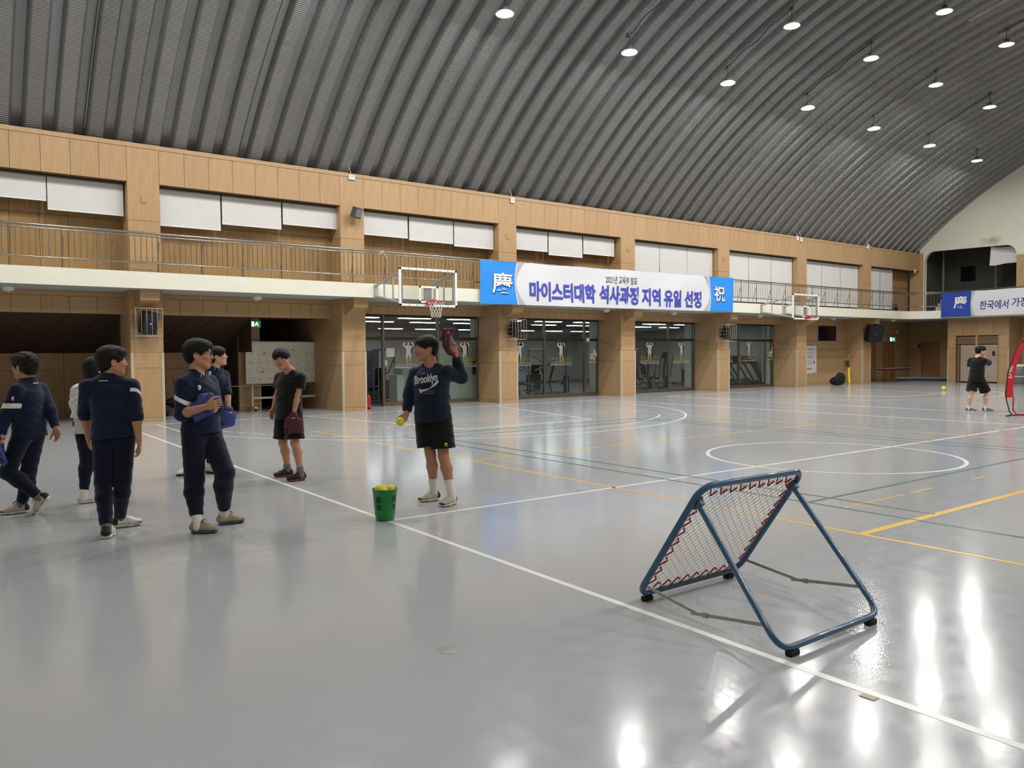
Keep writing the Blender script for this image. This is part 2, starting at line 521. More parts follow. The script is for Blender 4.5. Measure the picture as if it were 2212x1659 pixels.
for i, x in enumerate(COLX):
    xe = edges[i + 1]
    a, b = x + CW, xe
    if b < -3: continue
    nn = 8
    panels_front(wall_left, a, b, Z_HEAD, Z_CAP, W, nn)
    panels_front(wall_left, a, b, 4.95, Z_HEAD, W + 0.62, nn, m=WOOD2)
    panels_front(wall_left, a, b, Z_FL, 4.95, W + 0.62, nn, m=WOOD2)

# ================================================================ balcony slab with a rounded corner
BX, BY, BR = 38.7, 18.45, 1.5          # centre and radius of the fascia's corner
X_FE = BX + BR                          # fascia plane of the end balcony
def fascia_path(off=0.0, n=14):
    pts = [(X_BACK, F_Y + off)]
    for k in range(n + 1):
        a = math.radians(90 - 90 * k / n)
        pts.append((BX + (BR + off) * math.cos(a), BY + (BR + off) * math.sin(a)))
    pts.append((X_FE + off, Y_R))
    return pts
balcony = struct_root('trim_1')
inn = fascia_path(0); out_ = fascia_path(0)
zb, zt = 3.19, 3.58
vs_, fs = [], []
for (x, y) in inn:
    vs_ += [(x, y, zb), (x, y, zt)]
for k in range(len(inn) - 1):
    fs.append((2 * k, 2 * k + 2, 2 * k + 3, 2 * k + 1))
vs2 = []
o_ = len(vs_)
back = [(X_BACK, W + 1.3)] + [(X_END + 1.0, W + 1.3)] * 15 + [(X_END + 1.0, Y_R)]
for (x, y) in back: vs_ += [(x, y, zb), (x, y, zt)]
for k in range(len(inn) - 1):
    fs.append((2 * k, o_ + 2 * k, o_ + 2 * k + 2, 2 * k + 2))
    fs.append((2 * k + 1, 2 * k + 3, o_ + 2 * k + 3, o_ + 2 * k + 1))
slab = MB().add(vs_, fs)
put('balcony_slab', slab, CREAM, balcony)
# the soffit skin under the slab
vs_, fs = [], []
for k in range(len(inn)):
    x, y = inn[k]; bx, by = back[k]
    d = Vector((bx - x, by - y, 0)); d.normalize()
    vs_ += [(x + d.x * 0.03, y + d.y * 0.03, zb - 0.004), (bx, by, zb - 0.004)]
for k in range(len(inn) - 1): fs.append((2 * k, 2 * k + 1, 2 * k + 3, 2 * k + 2))
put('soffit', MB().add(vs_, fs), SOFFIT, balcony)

# ================================================================ columns
ORD = ['first', 'second', 'third', 'fourth', 'fifth', 'sixth', 'seventh', 'eighth', 'ninth', 'tenth', 'eleventh', 'twelfth']
COLUMN_LABELS = {2: 'wood-panelled column behind the navy group with a caged speaker', 3: 'wood-panelled column with floodlight above, between whiteboard and glass door',
                 4: 'wood-panelled column right of the raised glove, small caged speaker', 5: 'wood-panelled column between the bench machines and the exercise bikes',
                 6: 'wood-panelled column between exercise bikes and treadmills with caged speaker', 7: 'wood-panelled column left of the white poster, by the far hoop',
                 8: 'farthest wood-panelled column carrying the big tilted speaker'}
DEPTH = {8: 0.9}
for i, x in enumerate(COLX):
    if i == 0: continue
    lab = COLUMN_LABELS.get(i, 'wood-panelled column just outside the left edge of the picture')
    c = thing('wall_column', lab, 'column', (x + CW / 2, W + 0.5, 0), group='columns along the balcony wall')
    yb = W + 1.25
    put('core', MB().box(x + 0.004, x + CW - 0.004, W + 0.004, yb, 0, zb - 0.005), WOOD_DARK, c)
    put('upper_core', MB().box(x + 0.004, x + CW - 0.004, W + 0.004, W + 0.62, zt, Z_CAP), WOOD_DARK, c)
    for z0, z1 in ((0.0, 0.085), (0.085, 1.31), (1.31, 1.695), (1.695, 3.06), (3.06, 3.18)):
        boxpart('panel', x + 0.003, x + CW - 0.003, W - 0.012, W + 0.004, z0 + 0.003, z1 - 0.003, WOOD, c, 0.002)
        boxpart('panel', x - 0.012, x + 0.004, W + 0.002, yb, z0 + 0.003, z1 - 0.003, WOOD, c, 0.002)
        boxpart('panel', x + CW - 0.004, x + CW + 0.012, W + 0.002, yb, z0 + 0.003, z1 - 0.003, WOOD, c, 0.002)
    for z0, z1 in ((zt, 4.89), (4.89, Z_CAP)):
        boxpart('panel', x + 0.003, x + CW - 0.003, W - 0.012, W + 0.004, z0 + 0.003, z1 - 0.003, WOOD, c, 0.002)
        boxpart('panel', x - 0.008, x + 0.004, W + 0.002, W + 0.60, z0 + 0.003, min(z1, Z_HEAD) - 0.003, WOOD, c, 0.002)
        boxpart('panel', x + CW - 0.004, x + CW + 0.008, W + 0.002, W + 0.60, z0 + 0.003, min(z1, Z_HEAD) - 0.003, WOOD, c, 0.002)
    for s, gx in ((1, x), (-1, x + CW)):
        g = MB()
        g.box(min(gx - s * 0.018, gx + s * 0.045), max(gx - s * 0.018, gx + s * 0.045), W - 0.02, W - 0.012, 0, 1.69)
        g.box(min(gx - s * 0.018, gx - s * 0.010), max(gx - s * 0.018, gx - s * 0.010), W - 0.012, W + 0.05, 0, 1.69)
        put('corner_guard', g, GUARD, c)
    y0, y1 = W - 0.012, W - 0.56
    xa, xb = x + 0.12, x + 0.55
    P = [(xa, y0, 2.73), (xb, y0, 2.73), (xb, y1, 2.93), (xa, y1, 2.93), (xa, y0, 3.188), (xb, y0, 3.188), (xb, y1, 3.188), (xa, y1, 3.188)]
    put('bracket', MB().add(P, [(0, 1, 2, 3)[::-1], (4, 5, 6, 7), (2, 3, 7, 6)[::-1], (0, 3, 7, 4), (1, 2, 6, 5)[::-1], (0, 1, 5, 4)]), WOOD, c)
    SW = mat('wood_cover_plate', (176, 140, 96), rough=0.5)
    put('cover_plate', MB().bbox(x + 0.30, x + 0.41, W - 0.03, W - 0.012, 5.32, 5.48, 0.004), SW, c)

# ================================================================ lower bays
wall_low = struct_root('wall_lower')
G_Y = W + 1.25                                   # plane of the glass fronts
def header(x0, x1, zbot, y, n=8):
    put('beam', MB().box(x0, x1, y, y + 0.38, zbot, zb - 0.005), WOOD_DARK, wall_low)
    panels_front(wall_low, x0, x1, zbot - 0.004, 3.06, y, n)
    boxpart('panel', x0, x1, y - 0.016, y, 3.064, 3.18, WOOD, wall_low, 0.002)
B = [(COLX[i] + CW, COLX[i + 1]) for i in range(len(COLX) - 1)]
header(*B[1], 2.65, W + 0.78)
header(*B[2], 2.65, W + 0.78)
for k in (3, 4, 5, 6): header(*B[k], 2.83, W + 0.86)
# two alcoves left of the glass fronts: panelled back wall, sloping soffit, pier, dark passage
ALC_Y = 24.4
for (x0, x1) in ((B[1][0] + 1.7, B[1][1]), (B[2][0], B[2][0] + 2.55)):
    put('backing', MB().box(x0, x1, ALC_Y, ALC_Y + 0.1, 0, 3.19), WOOD_DARK, wall_low)
    for z0, z1 in ((0, 0.09), (0.09, 1.25), (1.25, 1.72)):
        panels_front(wall_low, x0, x1, z0, z1, ALC_Y, max(3, int((x1 - x0) / 0.95)))
    sl = MB().add([(x0, W + 1.16, 2.66), (x1, W + 1.16, 2.66), (x1, ALC_Y, 1.70), (x0, ALC_Y, 1.70)], [(0, 1, 2, 3)])
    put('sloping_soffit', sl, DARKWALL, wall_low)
    for k in range(1, 4):
        xx = x0 + (x1 - x0) * k / 4
        put('soffit_joint', MB().tube([(xx + 0.35, W + 1.16, 2.653), (xx - 0.35, ALC_Y - 0.01, 1.693)], 0.004, 4), BLACK, wall_low)
for x, y_ in ((B[1][1] - 0.05, G_Y + 0.01), (B[2][0] - 0.05, G_Y + 0.01), (B[2][0] + 2.52, W + 2.32), (B[1][0] + 1.68, W + 2.32)):
    put('alcove_end', MB().box(x, x + 0.08, y_, ALC_Y, 0, 2.7), DARKWALL, wall_low)  # wood in shade, its darkness put into the colour
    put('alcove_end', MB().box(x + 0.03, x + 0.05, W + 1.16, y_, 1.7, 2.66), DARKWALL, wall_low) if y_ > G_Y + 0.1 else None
for x0 in (B[1][0] + 1.1, B[2][0] + 2.55):        # piers
    w = 0.62
    put('pier', MB().box(x0 + 0.004, x0 + w - 0.004, W + 2.3, ALC_Y + 1, 0, 2.7), WOOD_DARK, wall_low)
    for z0, z1 in ((0, 0.09), (0.09, 1.25), (1.25, 1.70), (1.70, 2.7)):
        boxpart('panel', x0, x0 + w, W + 2.286, W + 2.3, z0 + 0.003, z1 - 0.003, WOOD, wall_low, 0.002)
        boxpart('panel', x0 - 0.012, x0 + 0.004, W + 2.3, ALC_Y, z0 + 0.003, z1 - 0.003, WOOD, wall_low, 0.002)
    put('corner_guard', MB().box(x0 + w - 0.04, x0 + w + 0.01, W + 2.276, W + 2.286, 0, 1.69), GUARD, wall_low)
# dark passage behind the whiteboard, and the one at the picture's left edge
for x0, x1 in ((B[2][0] + 3.17, COLX[3] + 0.3), (B[1][0] - 2.0, B[1][0] + 1.1)):
    pr = MB()
    pr.box(x0, x1, 27.2, 27.3, 0, 2.9); pr.box(x0, x1, W + 1.25, 27.2, 2.68, 2.8)
    pr.box(x1, x1 + 0.1, W + 1.26, 27.2, 0, 2.8); pr.box(x0 - 0.02, x0, W + 2.4, 27.2, 0, 2.8)
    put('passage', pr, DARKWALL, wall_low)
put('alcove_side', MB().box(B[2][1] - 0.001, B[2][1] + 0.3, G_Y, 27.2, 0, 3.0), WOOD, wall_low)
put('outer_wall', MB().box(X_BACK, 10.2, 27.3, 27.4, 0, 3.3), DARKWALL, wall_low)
# wall right of the treadmills: poster bay
PB_Y = W + 0.9
x0, x1 = B[7][0], COLX[8]
put('backing', MB().box(x0, x1, PB_Y, PB_Y + 0.3, 0, zb), WOOD_DARK, wall_low)
wx0, wx1, wz0, wz1 = 34.22, 35.78, 2.11, 2.84
for z0, z1 in ((0, 0.09), (0.09, 1.33), (1.33, 1.71), (1.71, 2.11)):
    panels_front(wall_low, x0, x1, z0, z1, PB_Y, 1)
panels_front(wall_low, x0, wx0, wz0, zb, PB_Y, 1); panels_front(wall_low, wx1, x1, wz0, zb, PB_Y, 1); panels_front(wall_low, wx0, wx1, wz1, zb, PB_Y, 1)
put('dark_window', MB().box(wx0, wx1, PB_Y - 0.004, PB_Y - 0.001, wz0, wz1), mat('unlit_window_glass', (22, 24, 30), rough=0.15), wall_low)
# the recess beyond the last column
EX, EY = 44.0, 22.1
put('backing', MB().box(COLX[8] + CW, EX, EY, EY + 0.2, 0, zb), WOOD_DARK, wall_low)
for z0, z1 in ((0, 0.09), (0.09, 1.33), (1.33, 1.71), (1.71, zb)):
    panels_front(wall_low, COLX[8] + CW, 39.9, z0, z1, EY, 1)
    panels_front(wall_low, 42.35, EX, z0, z1, EY, 1)
panels_front(wall_low, 39.9, 42.35, 2.1, zb, EY, 2)
panels_front(wall_low, 40.15, 41.1, 0, 2.1, EY, 1)
wall_end = struct_root('wall_end')
put('backing', MB().box(EX, EX + 0.2, 15.0, EY + 0.2, 0, zb), WOOD_DARK, wall_end)
dY0, dY1 = 20.45, 21.45
for z0, z1 in ((0, 0.09), (0.09, 1.33), (1.33, 1.71), (1.71, 2.07)):
    panels_side(wall_end, EX, dY1, EY, z0, z1); panels_side(wall_end, EX, 15.0, dY0, z0, z1)
panels_side(wall_end, EX, 15.0, EY, 2.07, zb, 4)
# doors
DOORWOOD = wood_mat('door_veneer', (150, 112, 70), 0.08)
def door(name, M, w, h, knob_side):
    r = struct_root(name)
    put('door_leaf', MB().bbox(-w / 2, w / 2, -0.02, 0.02, 0.01, h, 0.004, M), DOORWOOD, r)
    fr = MB().box(-w / 2 - 0.05, -w / 2, -0.05, 0.02, 0, h + 0.05, M).box(w / 2, w / 2 + 0.05, -0.05, 0.02, 0, h + 0.05, M).box(-w / 2, w / 2, -0.05, 0.02, h, h + 0.05, M)
    put('door_frame', fr, DOORWOOD, r)
    hx = knob_side * (w / 2 - 0.09)
    hd = MB().tube([M @ Vector((hx, -0.02, 0.98)), M @ Vector((hx, -0.07, 0.98)), M @ Vector((hx - knob_side * 0.12, -0.07, 0.98))], 0.012, 8)
    put('door_handle', hd, STEEL, r)
    return r
door('door_1', Matrix.Translation((41.7, EY - 0.0, 0)), 1.1, 2.05, -1)
door('door_2', Matrix.Translation((EX, (dY0 + dY1) / 2, 0)) @ Matrix.Rotation(-PI / 2, 4, 'Z'), dY1 - dY0 - 0.1, 2.02, -1)
door('door_3', Matrix.Translation((39.95, EY, 0)), 0.7, 2.05, -1)
# end block with roller shutters
SX = 41.15; sy0, sy1 = 15.95, 18.75
put('backing', MB().box(SX + 0.004, EX, sy0, sy1, 0, zb), WOOD_DARK, wall_end)
shy0, shy1, shz = 16.42, 18.34, 2.32
for z0, z1 in ((0, 0.09), (0.09, 1.33), (1.33, 1.71), (1.71, shz)):
    panels_side(wall_end, SX, shy1 + 0.04, sy1, z0, z1); panels_side(wall_end, SX, sy0, shy0 - 0.04, z0, z1)
panels_side(wall_end, SX, sy0, sy1, shz, 3.05, 4); panels_side(wall_end, SX, sy0, sy1, 3.05, zb)
for z0, z1 in ((0, 1.33), (1.33, 1.71), (1.71, zb)):
    boxpart('panel', SX, EX, sy1, sy1 + 0.014, z0 + 0.003, z1 - 0.003, WOOD, wall_end, 0.002)
    boxpart('panel', SX, EX, sy0 - 0.014, sy0, z0 + 0.003, z1 - 0.003, WOOD, wall_end, 0.002)
put('corner_guard', MB().box(SX - 0.022, SX - 0.014, sy1 - 0.04, sy1 + 0.01, 0, 1.69), GUARD, wall_end)
put('corner_guard', MB().box(SX - 0.022, SX - 0.014, sy0 - 0.01, sy0 + 0.04, 0, 1.69), GUARD, wall_end)
# end tympanum above the end balcony, with the dark opening
oy0, oy1, oz = 16.08, 20.45, 6.72
def arch_z(y): return VC_Z + math.sqrt(max(0, (VR + 0.05) ** 2 - (y - VC_Y) ** 2))
def open_z(y):
    if y <= oy0 or y >= oy1 + 0.001: return None
    r = 0.5
    if y < oy0 + r: d = oy0 + r - y; return oz - r + math.sqrt(r * r - d * d)
    if y > oy1 - r: d = y - (oy1 - r); return oz - r + math.sqrt(max(0, r * r - d * d)) + 0.08
    return oz + (y - oy0) * 0.02
ys = sorted(set([Y_R + 0.02] + [oy0 + 0.5 * k / 8 for k in range(9)] + [oy1 - 0.5 * k / 8 for k in range(9)] + [oy0 - 0.001, oy1 + 0.001, W + 0.02] + [Y_R + (W - Y_R) * k / 60 for k in range(1, 60)]))
tm = MB()
for a, b in zip(ys[:-1], ys[1:]):
    mid = (a + b) / 2
    if oy0 < mid < oy1:
        za, zc = open_z(max(a, oy0 + 1e-4)), open_z(min(b, oy1 - 1e-4))
    else:
        za = zc = 6.2 if mid < oy0 else Z_FL
    pts = [(X_END, a, za), (X_END, b, zc), (X_END, b, arch_z(b)), (X_END, a, arch_z(a))]
    tm.add(pts + [(X_END + 0.22, p_[1], p_[2]) for p_ in pts], [(0, 1, 2, 3)[::-1], (4, 5, 6, 7), (0, 1, 5, 4), (2, 3, 7, 6)])
TYMP = mat('stained_cream_plaster', (216, 216, 200), rough=0.8, var=0.04, vscale=0.8)
nt = TYMP.node_tree; bs = nt.nodes['Principled BSDF']
tc = node(nt, 'ShaderNodeTexCoord'); mp = node(nt, 'ShaderNodeMapping'); nt.links.new(tc.outputs['Object'], mp.inputs[0])
mp.inputs['Location'].default_value = (-X_END, -17.2 * 0.75, -7.0 * 1.6); mp.inputs['Scale'].default_value = (1, 0.75, 1.6)
ln = node(nt, 'ShaderNodeVectorMath', operation='LENGTH'); nt.links.new(mp.outputs[0], ln.inputs[0])
ns = node(nt, 'ShaderNodeTexNoise'); ns.inputs['Scale'].default_value = 3.2; ns.inputs['Detail'].default_value = 6; nt.links.new(tc.outputs['Object'], ns.inputs['Vector'])
sm = node(nt, 'ShaderNodeMath', operation='MULTIPLY_ADD'); sm.inputs[1].default_value = -1.3; nt.links.new(ln.outputs['Value'], sm.inputs[0]); nt.links.new(ns.outputs[0], sm.inputs[2])
ramp = node(nt, 'ShaderNodeMapRange'); ramp.inputs[1].default_value = -0.1; ramp.inputs[2].default_value = 0.45; ramp.inputs[4].default_value = 0.6; nt.links.new(sm.outputs[0], ramp.inputs[0])
mx = node(nt, 'ShaderNodeMix', data_type='RGBA'); old = bs.inputs['Base Color'].links[0].from_socket
nt.links.new(ramp.outputs[0], mx.inputs[0]); nt.links.new(old, mx.inputs[6]); mx.inputs[7].default_value = rgb(140, 128, 92); nt.links.new(mx.outputs[2], bs.inputs['Base Color'])
put('tympanum', tm, TYMP, wall_end)
dk = mat('dark_room_grey', (84, 84, 82), rough=0.85)
dr = MB().box(X_END + 3.0, X_END + 3.1, oy0 - 1, oy1 + 1.5, Z_FL, 7.2).box(X_END + 0.23, X_END + 3.0, oy1 + 0.35, oy1 + 0.45, Z_FL, 7.2)
dr.box(X_END + 0.23, X_END + 3.0, oy0 - 0.6, oy0 - 0.5, Z_FL, 7.2).box(X_END + 0.23, X_END + 3.0, oy0 - 0.6, oy1 + 1.5, 7.0, 7.1)
dr.box(X_END + 0.2, X_END + 3.1, oy0 - 1, oy1 + 1.5, Z_FL - 0.06, Z_FL)
put('dark_room', dr, dk, wall_end)
put('dark_window', MB().box(X_END + 2.97, X_END + 3.0, 19.2, 19.95, 5.35, 6.15), mat('unlit_window_glass', (22, 24, 30)), wall_end)
for y in (17.6, 20.2): put('post', MB().box(X_END + 1.6, X_END + 1.68, y, y + 0.08, Z_FL, 6.9), GREYWALL, wall_end)
put('end_panel_wall', MB().box(X_END, X_END + 0.2, Y_R, oy0, Z_FL, 6.2), WOOD, wall_end)
put('end_wall_return', MB().box(X_END - 0.05, X_END + 0.22, oy1 + 0.06, W + 0.5, Z_FL, 6.73), WOOD, wall_end)
for k in range(4):
    boxpart('step', X_END + 1.6 + 0.28 * k, X_END + 3.0, 20.0, 20.75, Z_FL + 0.2 * k, Z_FL + 0.2 * k + 0.2, CREAM, wall_end)
put('end_wall_low', MB().box(SX + 1.5, EX + 0.3, Y_R, sy0, 0, zb), WOOD, wall_end)
# walls on the camera's side (out of the picture)
put('wall_right', MB().box(X_BACK, X_END + 2, Y_R - 0.2, Y_R, 0, 6.9), WOOD, kind='structure')
bk = MB()
for k in range(40):
    a, b = Y_R + (W - Y_R) * k / 40, Y_R + (W - Y_R) * (k + 1) / 40
    bk.add([(X_BACK, a, 0), (X_BACK, b, 0), (X_BACK, b, arch_z(b) + 0.2), (X_BACK, a, arch_z(a) + 0.2)], [(0, 1, 2, 3)])
put('wall_back', bk, CREAM, kind='structure')
put('wall_back_alcove', MB().box(X_BACK, X_BACK + 0.1, W, 27.4, 0, 7), WOOD, wall_low)
# ================================================================ pendant lamps
LAMP_BODY = mat('lamp_housing', (92, 92, 92), rough=0.45, metal=0.4)
LAMP_GLOW = mat('lamp_diffuser', (255, 253, 246), rough=0.4, emit=22.0)
CABLE = mat('black_cable', (20, 20, 22), rough=0.7)
def make_lamp():
    r = thing('pendant_lamp', 'x', 'lamp')
    put('cable', MB().tube([(0, 0, 0), (0.02, 0.01, -0.12), (-0.01, 0, -0.25), (0, 0, -0.34)], 0.009, 6), CABLE, r, True)
    put('hook_box', MB().bbox(-0.05, 0.05, -0.05, 0.05, -0.06, 0.02, 0.008), LAMP_BODY, r, True)
    put('housing', MB().lathe([(0.0, -0.33), (0.07, -0.335), (0.085, -0.36), (0.085, -0.43), (0.12, -0.45)], 20), LAMP_BODY, r, True)
    put('reflector', MB().lathe([(0.12, -0.445), (0.2, -0.47), (0.235, -0.50), (0.235, -0.515), (0.215, -0.515), (0.2, -0.485)], 24), WHITE, r, True)
    put('diffuser', MB().lathe([(0.0, -0.525), (0.12, -0.523), (0.21, -0.508), (0.215, -0.5)], 24), LAMP_GLOW, r, True)
    ld = bpy.data.lights.new('lamp_light', 'AREA'); ld.shape = 'DISK'; ld.size = 0.42; ld.energy = LAMP_POWER; ld.color = (1.0, 0.985, 0.96)
    lo = bpy.data.objects.new('lamp_light', ld); COL.objects.link(lo); lo.parent = r; lo.location = (0, 0, -0.53)
    return r
lamp0 = make_lamp(); first_lamp = True
ROWS = [(9.23, 'lowest row, nearest the balcony wall', 0), (6.98, 'middle row', 2), (4.73, 'highest row in view', 3)]
def place_lamp(x, dy, label, group):
    global first_lamp
    o = lamp0 if first_lamp else copy_tree(lamp0)
    first_lamp = False
    o.location = (x, VC_Y + dy, VC_Z + math.sqrt(VR ** 2 - dy ** 2) - 0.02)
    o['label'] = label; o['group'] = group
SPAN = {9.23: (-4, 6), 6.98: (-3, 5), 4.73: (-1, 4)}
SEEN = {9.23: (0, 6), 6.98: (2, 5), 4.73: (3, 4)}
for dy, rowname, c0 in ROWS:
    for i in range(SPAN[dy][0], SPAN[dy][1] + 1):
        x = 11.5 + 4.28 * i
        if SEEN[dy][0] <= i <= SEEN[dy][1]:
            lab = '%s glowing round pendant lamp from the left in the %s' % (ORD[i - c0], rowname)
        else:
            lab = 'round pendant lamp of the %s, beyond the picture edge' % rowname
        place_lamp(x, dy, lab, 'pendant lamps under the vault')
for dy, i0, i1 in ((-4.73, 2, 4), (-6.98, 0, 4), (-9.23, -3, 4)):  # unseen lamps, added to fill columns and floor from the camera side
    for i in range(i0, i1 + 1):
        place_lamp(11.5 + 4.28 * i, dy, 'added round pendant lamp over the unseen part of the hall', 'added pendant lamps outside the picture')
# cables lying along the ribs between lamps
for i, x in enumerate((15.81, 20.04, 24.3, 28.65, 32.9)):
    a0, a1 = 20.0, 27.6
    pts = [on_vault(x - 0.05 + 0.05 * math.sin(k * 1.3), a0 + (a1 - a0) * k / 12, 0.03 + (0.07 * math.sin(PI * k / 12))) for k in range(13)]
    put('lamp_cable', MB().tube(pts, 0.014, 5), CABLE, ceiling)

# ================================================================ roller blinds
def blind(x0, x1, zbot, label, y=W + 0.24, ztop=5.79, tilt=0.0):
    t = thing('roller_blind', label, 'blind', ((x0 + x1) / 2, y, ztop), group='white roller blinds above the balcony')
    ph = random.random() * 6
    def fn(u, v):
        z = ztop - 0.05 - v * (ztop - 0.05 - (zbot + tilt * (u - 0.5)))
        return (x0 + u * (x1 - x0), y - 0.006 * math.sin(5 * u + ph) * v - 0.004 * math.sin(11 * (u + v) + ph) * v, z)
    put('fabric', MB().grid(fn, 10, 8), BLIND, t)
    put('bottom_bar', MB().tube([fn(0, 1), fn(1, 1)], 0.014, 6), WHITE, t)
    put('roller_tube', MB().tube([(x0, y + 0.02, ztop - 0.03), (x1, y + 0.02, ztop - 0.03)], 0.03, 8), GREYWALL, t)
    return t
def blind_px(px0, px1, py0, py1, label):
    a, b = on_y(px0, py0, W + 0.24), on_y(px1, py1, W + 0.24)
    blind(a[0], b[0], (a[2] + b[2]) / 2, label)
blind_px(-60, 100, 422, 430, 'short white roller blind cut off by the left picture edge')
blind_px(103, 267, 452, 466, 'wide half-lowered white roller blind left of the first column')
for (x0, x1, y0, y1, k, nm) in ((340, 477, 486, 498, 0, 'left'), (480, 608, 483, 496, 1, 'middle'), (611, 729, 483, 496, 2, 'right')):
    blind_px(x0, x1, y0, y1, '%s of three half-lowered blinds in the bay left of the floodlight' % nm)
for (x0, x1, y0, y1, nm) in ((786, 881, 506, 515, 'left'), (884, 979, 518, 527, 'middle'), (981, 1066, 529, 541, 'right')):
    blind_px(x0, x1, y0, y1, '%s of three half-lowered blinds in the bay right of the floodlight' % nm)
for (x0, x1, y0, y1, nm) in ((1114, 1183, 538, 544, 'left'), (1185, 1258, 550, 557, 'middle'), (1260, 1327, 548, 554, 'right')):
    blind_px(x0, x1, y0, y1, '%s of three half-lowered blinds above the left half of the banner' % nm)
for bx, nm in ((5, 'above the light blue right end of the banner'), (6, 'between banner and far hoop'), (7, 'right above the far hoop')):
    a, b = B[bx]; w = (b - a - 0.12) / 3
    for k, kn in enumerate(('left', 'middle', 'right')):
        blind(a + 0.03 + k * (w + 0.02), a + 0.03 + k * (w + 0.02) + w, 3.75, '%s of three fully lowered white blinds %s' % (kn, nm))
a = COLX[8] + CW
for k, kn in enumerate(('left', 'right')):
    blind(a + 0.05 + k * 1.25, a + 0.05 + k * 1.25 + 1.22, 3.75, '%s of the two fully lowered blinds in the farthest bay' % kn)
# the loose curtain in the end opening
def fn(u, v):
    y = 17.35 - u * 1.25
    return (X_END + 0.3 + 0.25 * math.sin(u * 2.6) - 0.15 * v, y, 6.75 - 0.12 * u - v * (0.95 - 0.22 * u) - 0.02 * math.sin(9 * u))
tag(put('loose_curtain', MB().grid(fn, 14, 6), BLIND), 'loose white curtain hanging in the dark opening of the end wall', 'curtain')

# ================================================================ balcony railing
rail = thing('balcony_railing', 'stainless steel balcony railing with thin vertical bars', 'railing', (18, F_Y + 0.1, zt))
rp = [(-0.68, F_Y + 0.1)] + [p_ for p_ in fascia_path(-0.0, 14)[1:-1]]
RY = F_Y + 0.1
path = [(-0.68, RY), (BX, RY)] + [(BX + (BR + 0.1) * math.cos(math.radians(a)), BY + (BR + 0.1) * math.sin(math.radians(a))) for a in range(81, -1, -9)] + [(X_FE + 0.1, 12.0)]
for nm, z, r in (('handrail', 4.50, 0.028), ('upper_rail', 4.43, 0.017), ('lower_rail', 3.80, 0.019)):
    put(nm, MB().tube([(x, y, z) for x, y in path], r, 8), STEEL, rail)
bal = MB().tube([(0, 0, 3.80), (0, 0, 4.43)], 0.0085, 6, caps=False).mesh('baluster'); bal.materials.append(STEEL)
pst = MB().tube([(0, 0, zt), (0, 0, 4.48)], 0.017, 8, caps=False)
pst = pst.mesh('post'); pst.materials.append(STEEL)
sty = MB().tube([(0, 0.02, 4.30), (0, 0.24, zt)], 0.011, 6, caps=False).mesh('stay'); sty.materials.append(STEEL)
nb = 0
for k in range(0, 40):
    x = -0.68 + k
    if x > BX: break
    put('post', pst, None, rail, loc=(x, RY, 0)); put('stay', sty, None, rail, loc=(x + 0.03, RY, 0))
    for j in range(1, 8):
        if x + j / 8 < BX:
            put('baluster', bal, None, rail, loc=(x + j / 8, RY, 0)); nb += 1
for k in range(1, 18):
    a = math.radians(90 - 90 * k / 18)
    q = (BX + (BR + 0.1) * math.cos(a), BY + (BR + 0.1) * math.sin(a), 0)
    if k % 8 == 0: put('post', pst, None, rail, loc=q)
    else: put('baluster', bal, None, rail, loc=q)
for y in (17.4, 16.4, 15.4, 14.4):
    put('post', pst, None, rail, loc=(X_FE + 0.1, y, 0))

# ================================================================ banners
BAN_W = mat('white_banner_cloth', (208, 209, 213), rough=0.7)
BAN_B = mat('light_blue_banner_print', (38, 136, 226), rough=0.7)
BAN_D = mat('deep_blue_banner_print', (34, 66, 160), rough=0.7)
BAN_T = mat('violet_blue_lettering', (66, 72, 172), rough=0.7)
BAN_N = mat('navy_lettering', (36, 52, 132), rough=0.7)
BAN_K = mat('dark_lettering', (40, 38, 48), rough=0.7)
BAN_G = mat('grey_banner_curve', (168, 168, 172), rough=0.7)
def banner(name, label, O, U, N, Lw, ztl, zbl, ztr, zbr, seed):
    """O: left end on the plane (z ignored), U: unit vector to the right, N: unit vector to the viewer"""
    O, U, N = Vector(O), Vector(U), Vector(N)
    t = thing(name, label, 'banner', tuple(O + U * (Lw / 2)) , group='congratulation banners on the balcony')
    def ripple(s, z):
        v = (z - zbl) / (ztl - zbl)
        k = s / Lw
        rp = 0.018 * math.sin(9 * k + 2.5 * v + seed) + 0.012 * math.sin(23 * k - 5 * v) + 0.02 * (1 - v) * math.sin(5 * k + seed)
        for ks in (0.12, 0.45, 0.78):
            rp += 0.02 * math.exp(-((k - ks) * 12 - (1 - v) * 1.2) ** 2 * 3) * v
        return rp
    def pos(s, z, off=0.0):
        p = O + U * s + N * (0.05 + ripple(s, z) + off); p.z = z
        return p
    def surf(sl, sr, off, nu, nv):
        def g(u, v):
            k = v
            a, b = sl(k), sr(k)
            s = a + (b - a) * u
            q = s / Lw
            zt_ = ztl + (ztr - ztl) * q - 0.02 * abs(math.sin(q * PI * 6)); zb_ = zbl + (zbr - zbl) * q
            return pos(s, zb_ + (zt_ - zb_) * v, off)
        return MB().grid(g, nu, nv)
    put('cloth', surf(lambda v: 0, lambda v: Lw, 0, 200, 20), BAN_W, t)
    def word(nm, s, m, sc, zc, w, h, bold=0.0, off=0.008, shear=0.0):
        me, co = text_mesh(s, 1.0, bold, shear, w, h)
        P = np.array([pos(sc + a, zc + b, off) for a, b in co[:, :2]])
        set_co(me, P); put(nm, me, m, t)
    return t, surf, word, pos
yb_ = F_Y - 0.02
tl, tr_ = on_y(1034, 561, yb_), on_y(1582, 600, yb_)
bl, br_ = on_y(1036, 656, yb_), on_y(1581, 674, yb_)
Lw = tr_[0] - tl[0]
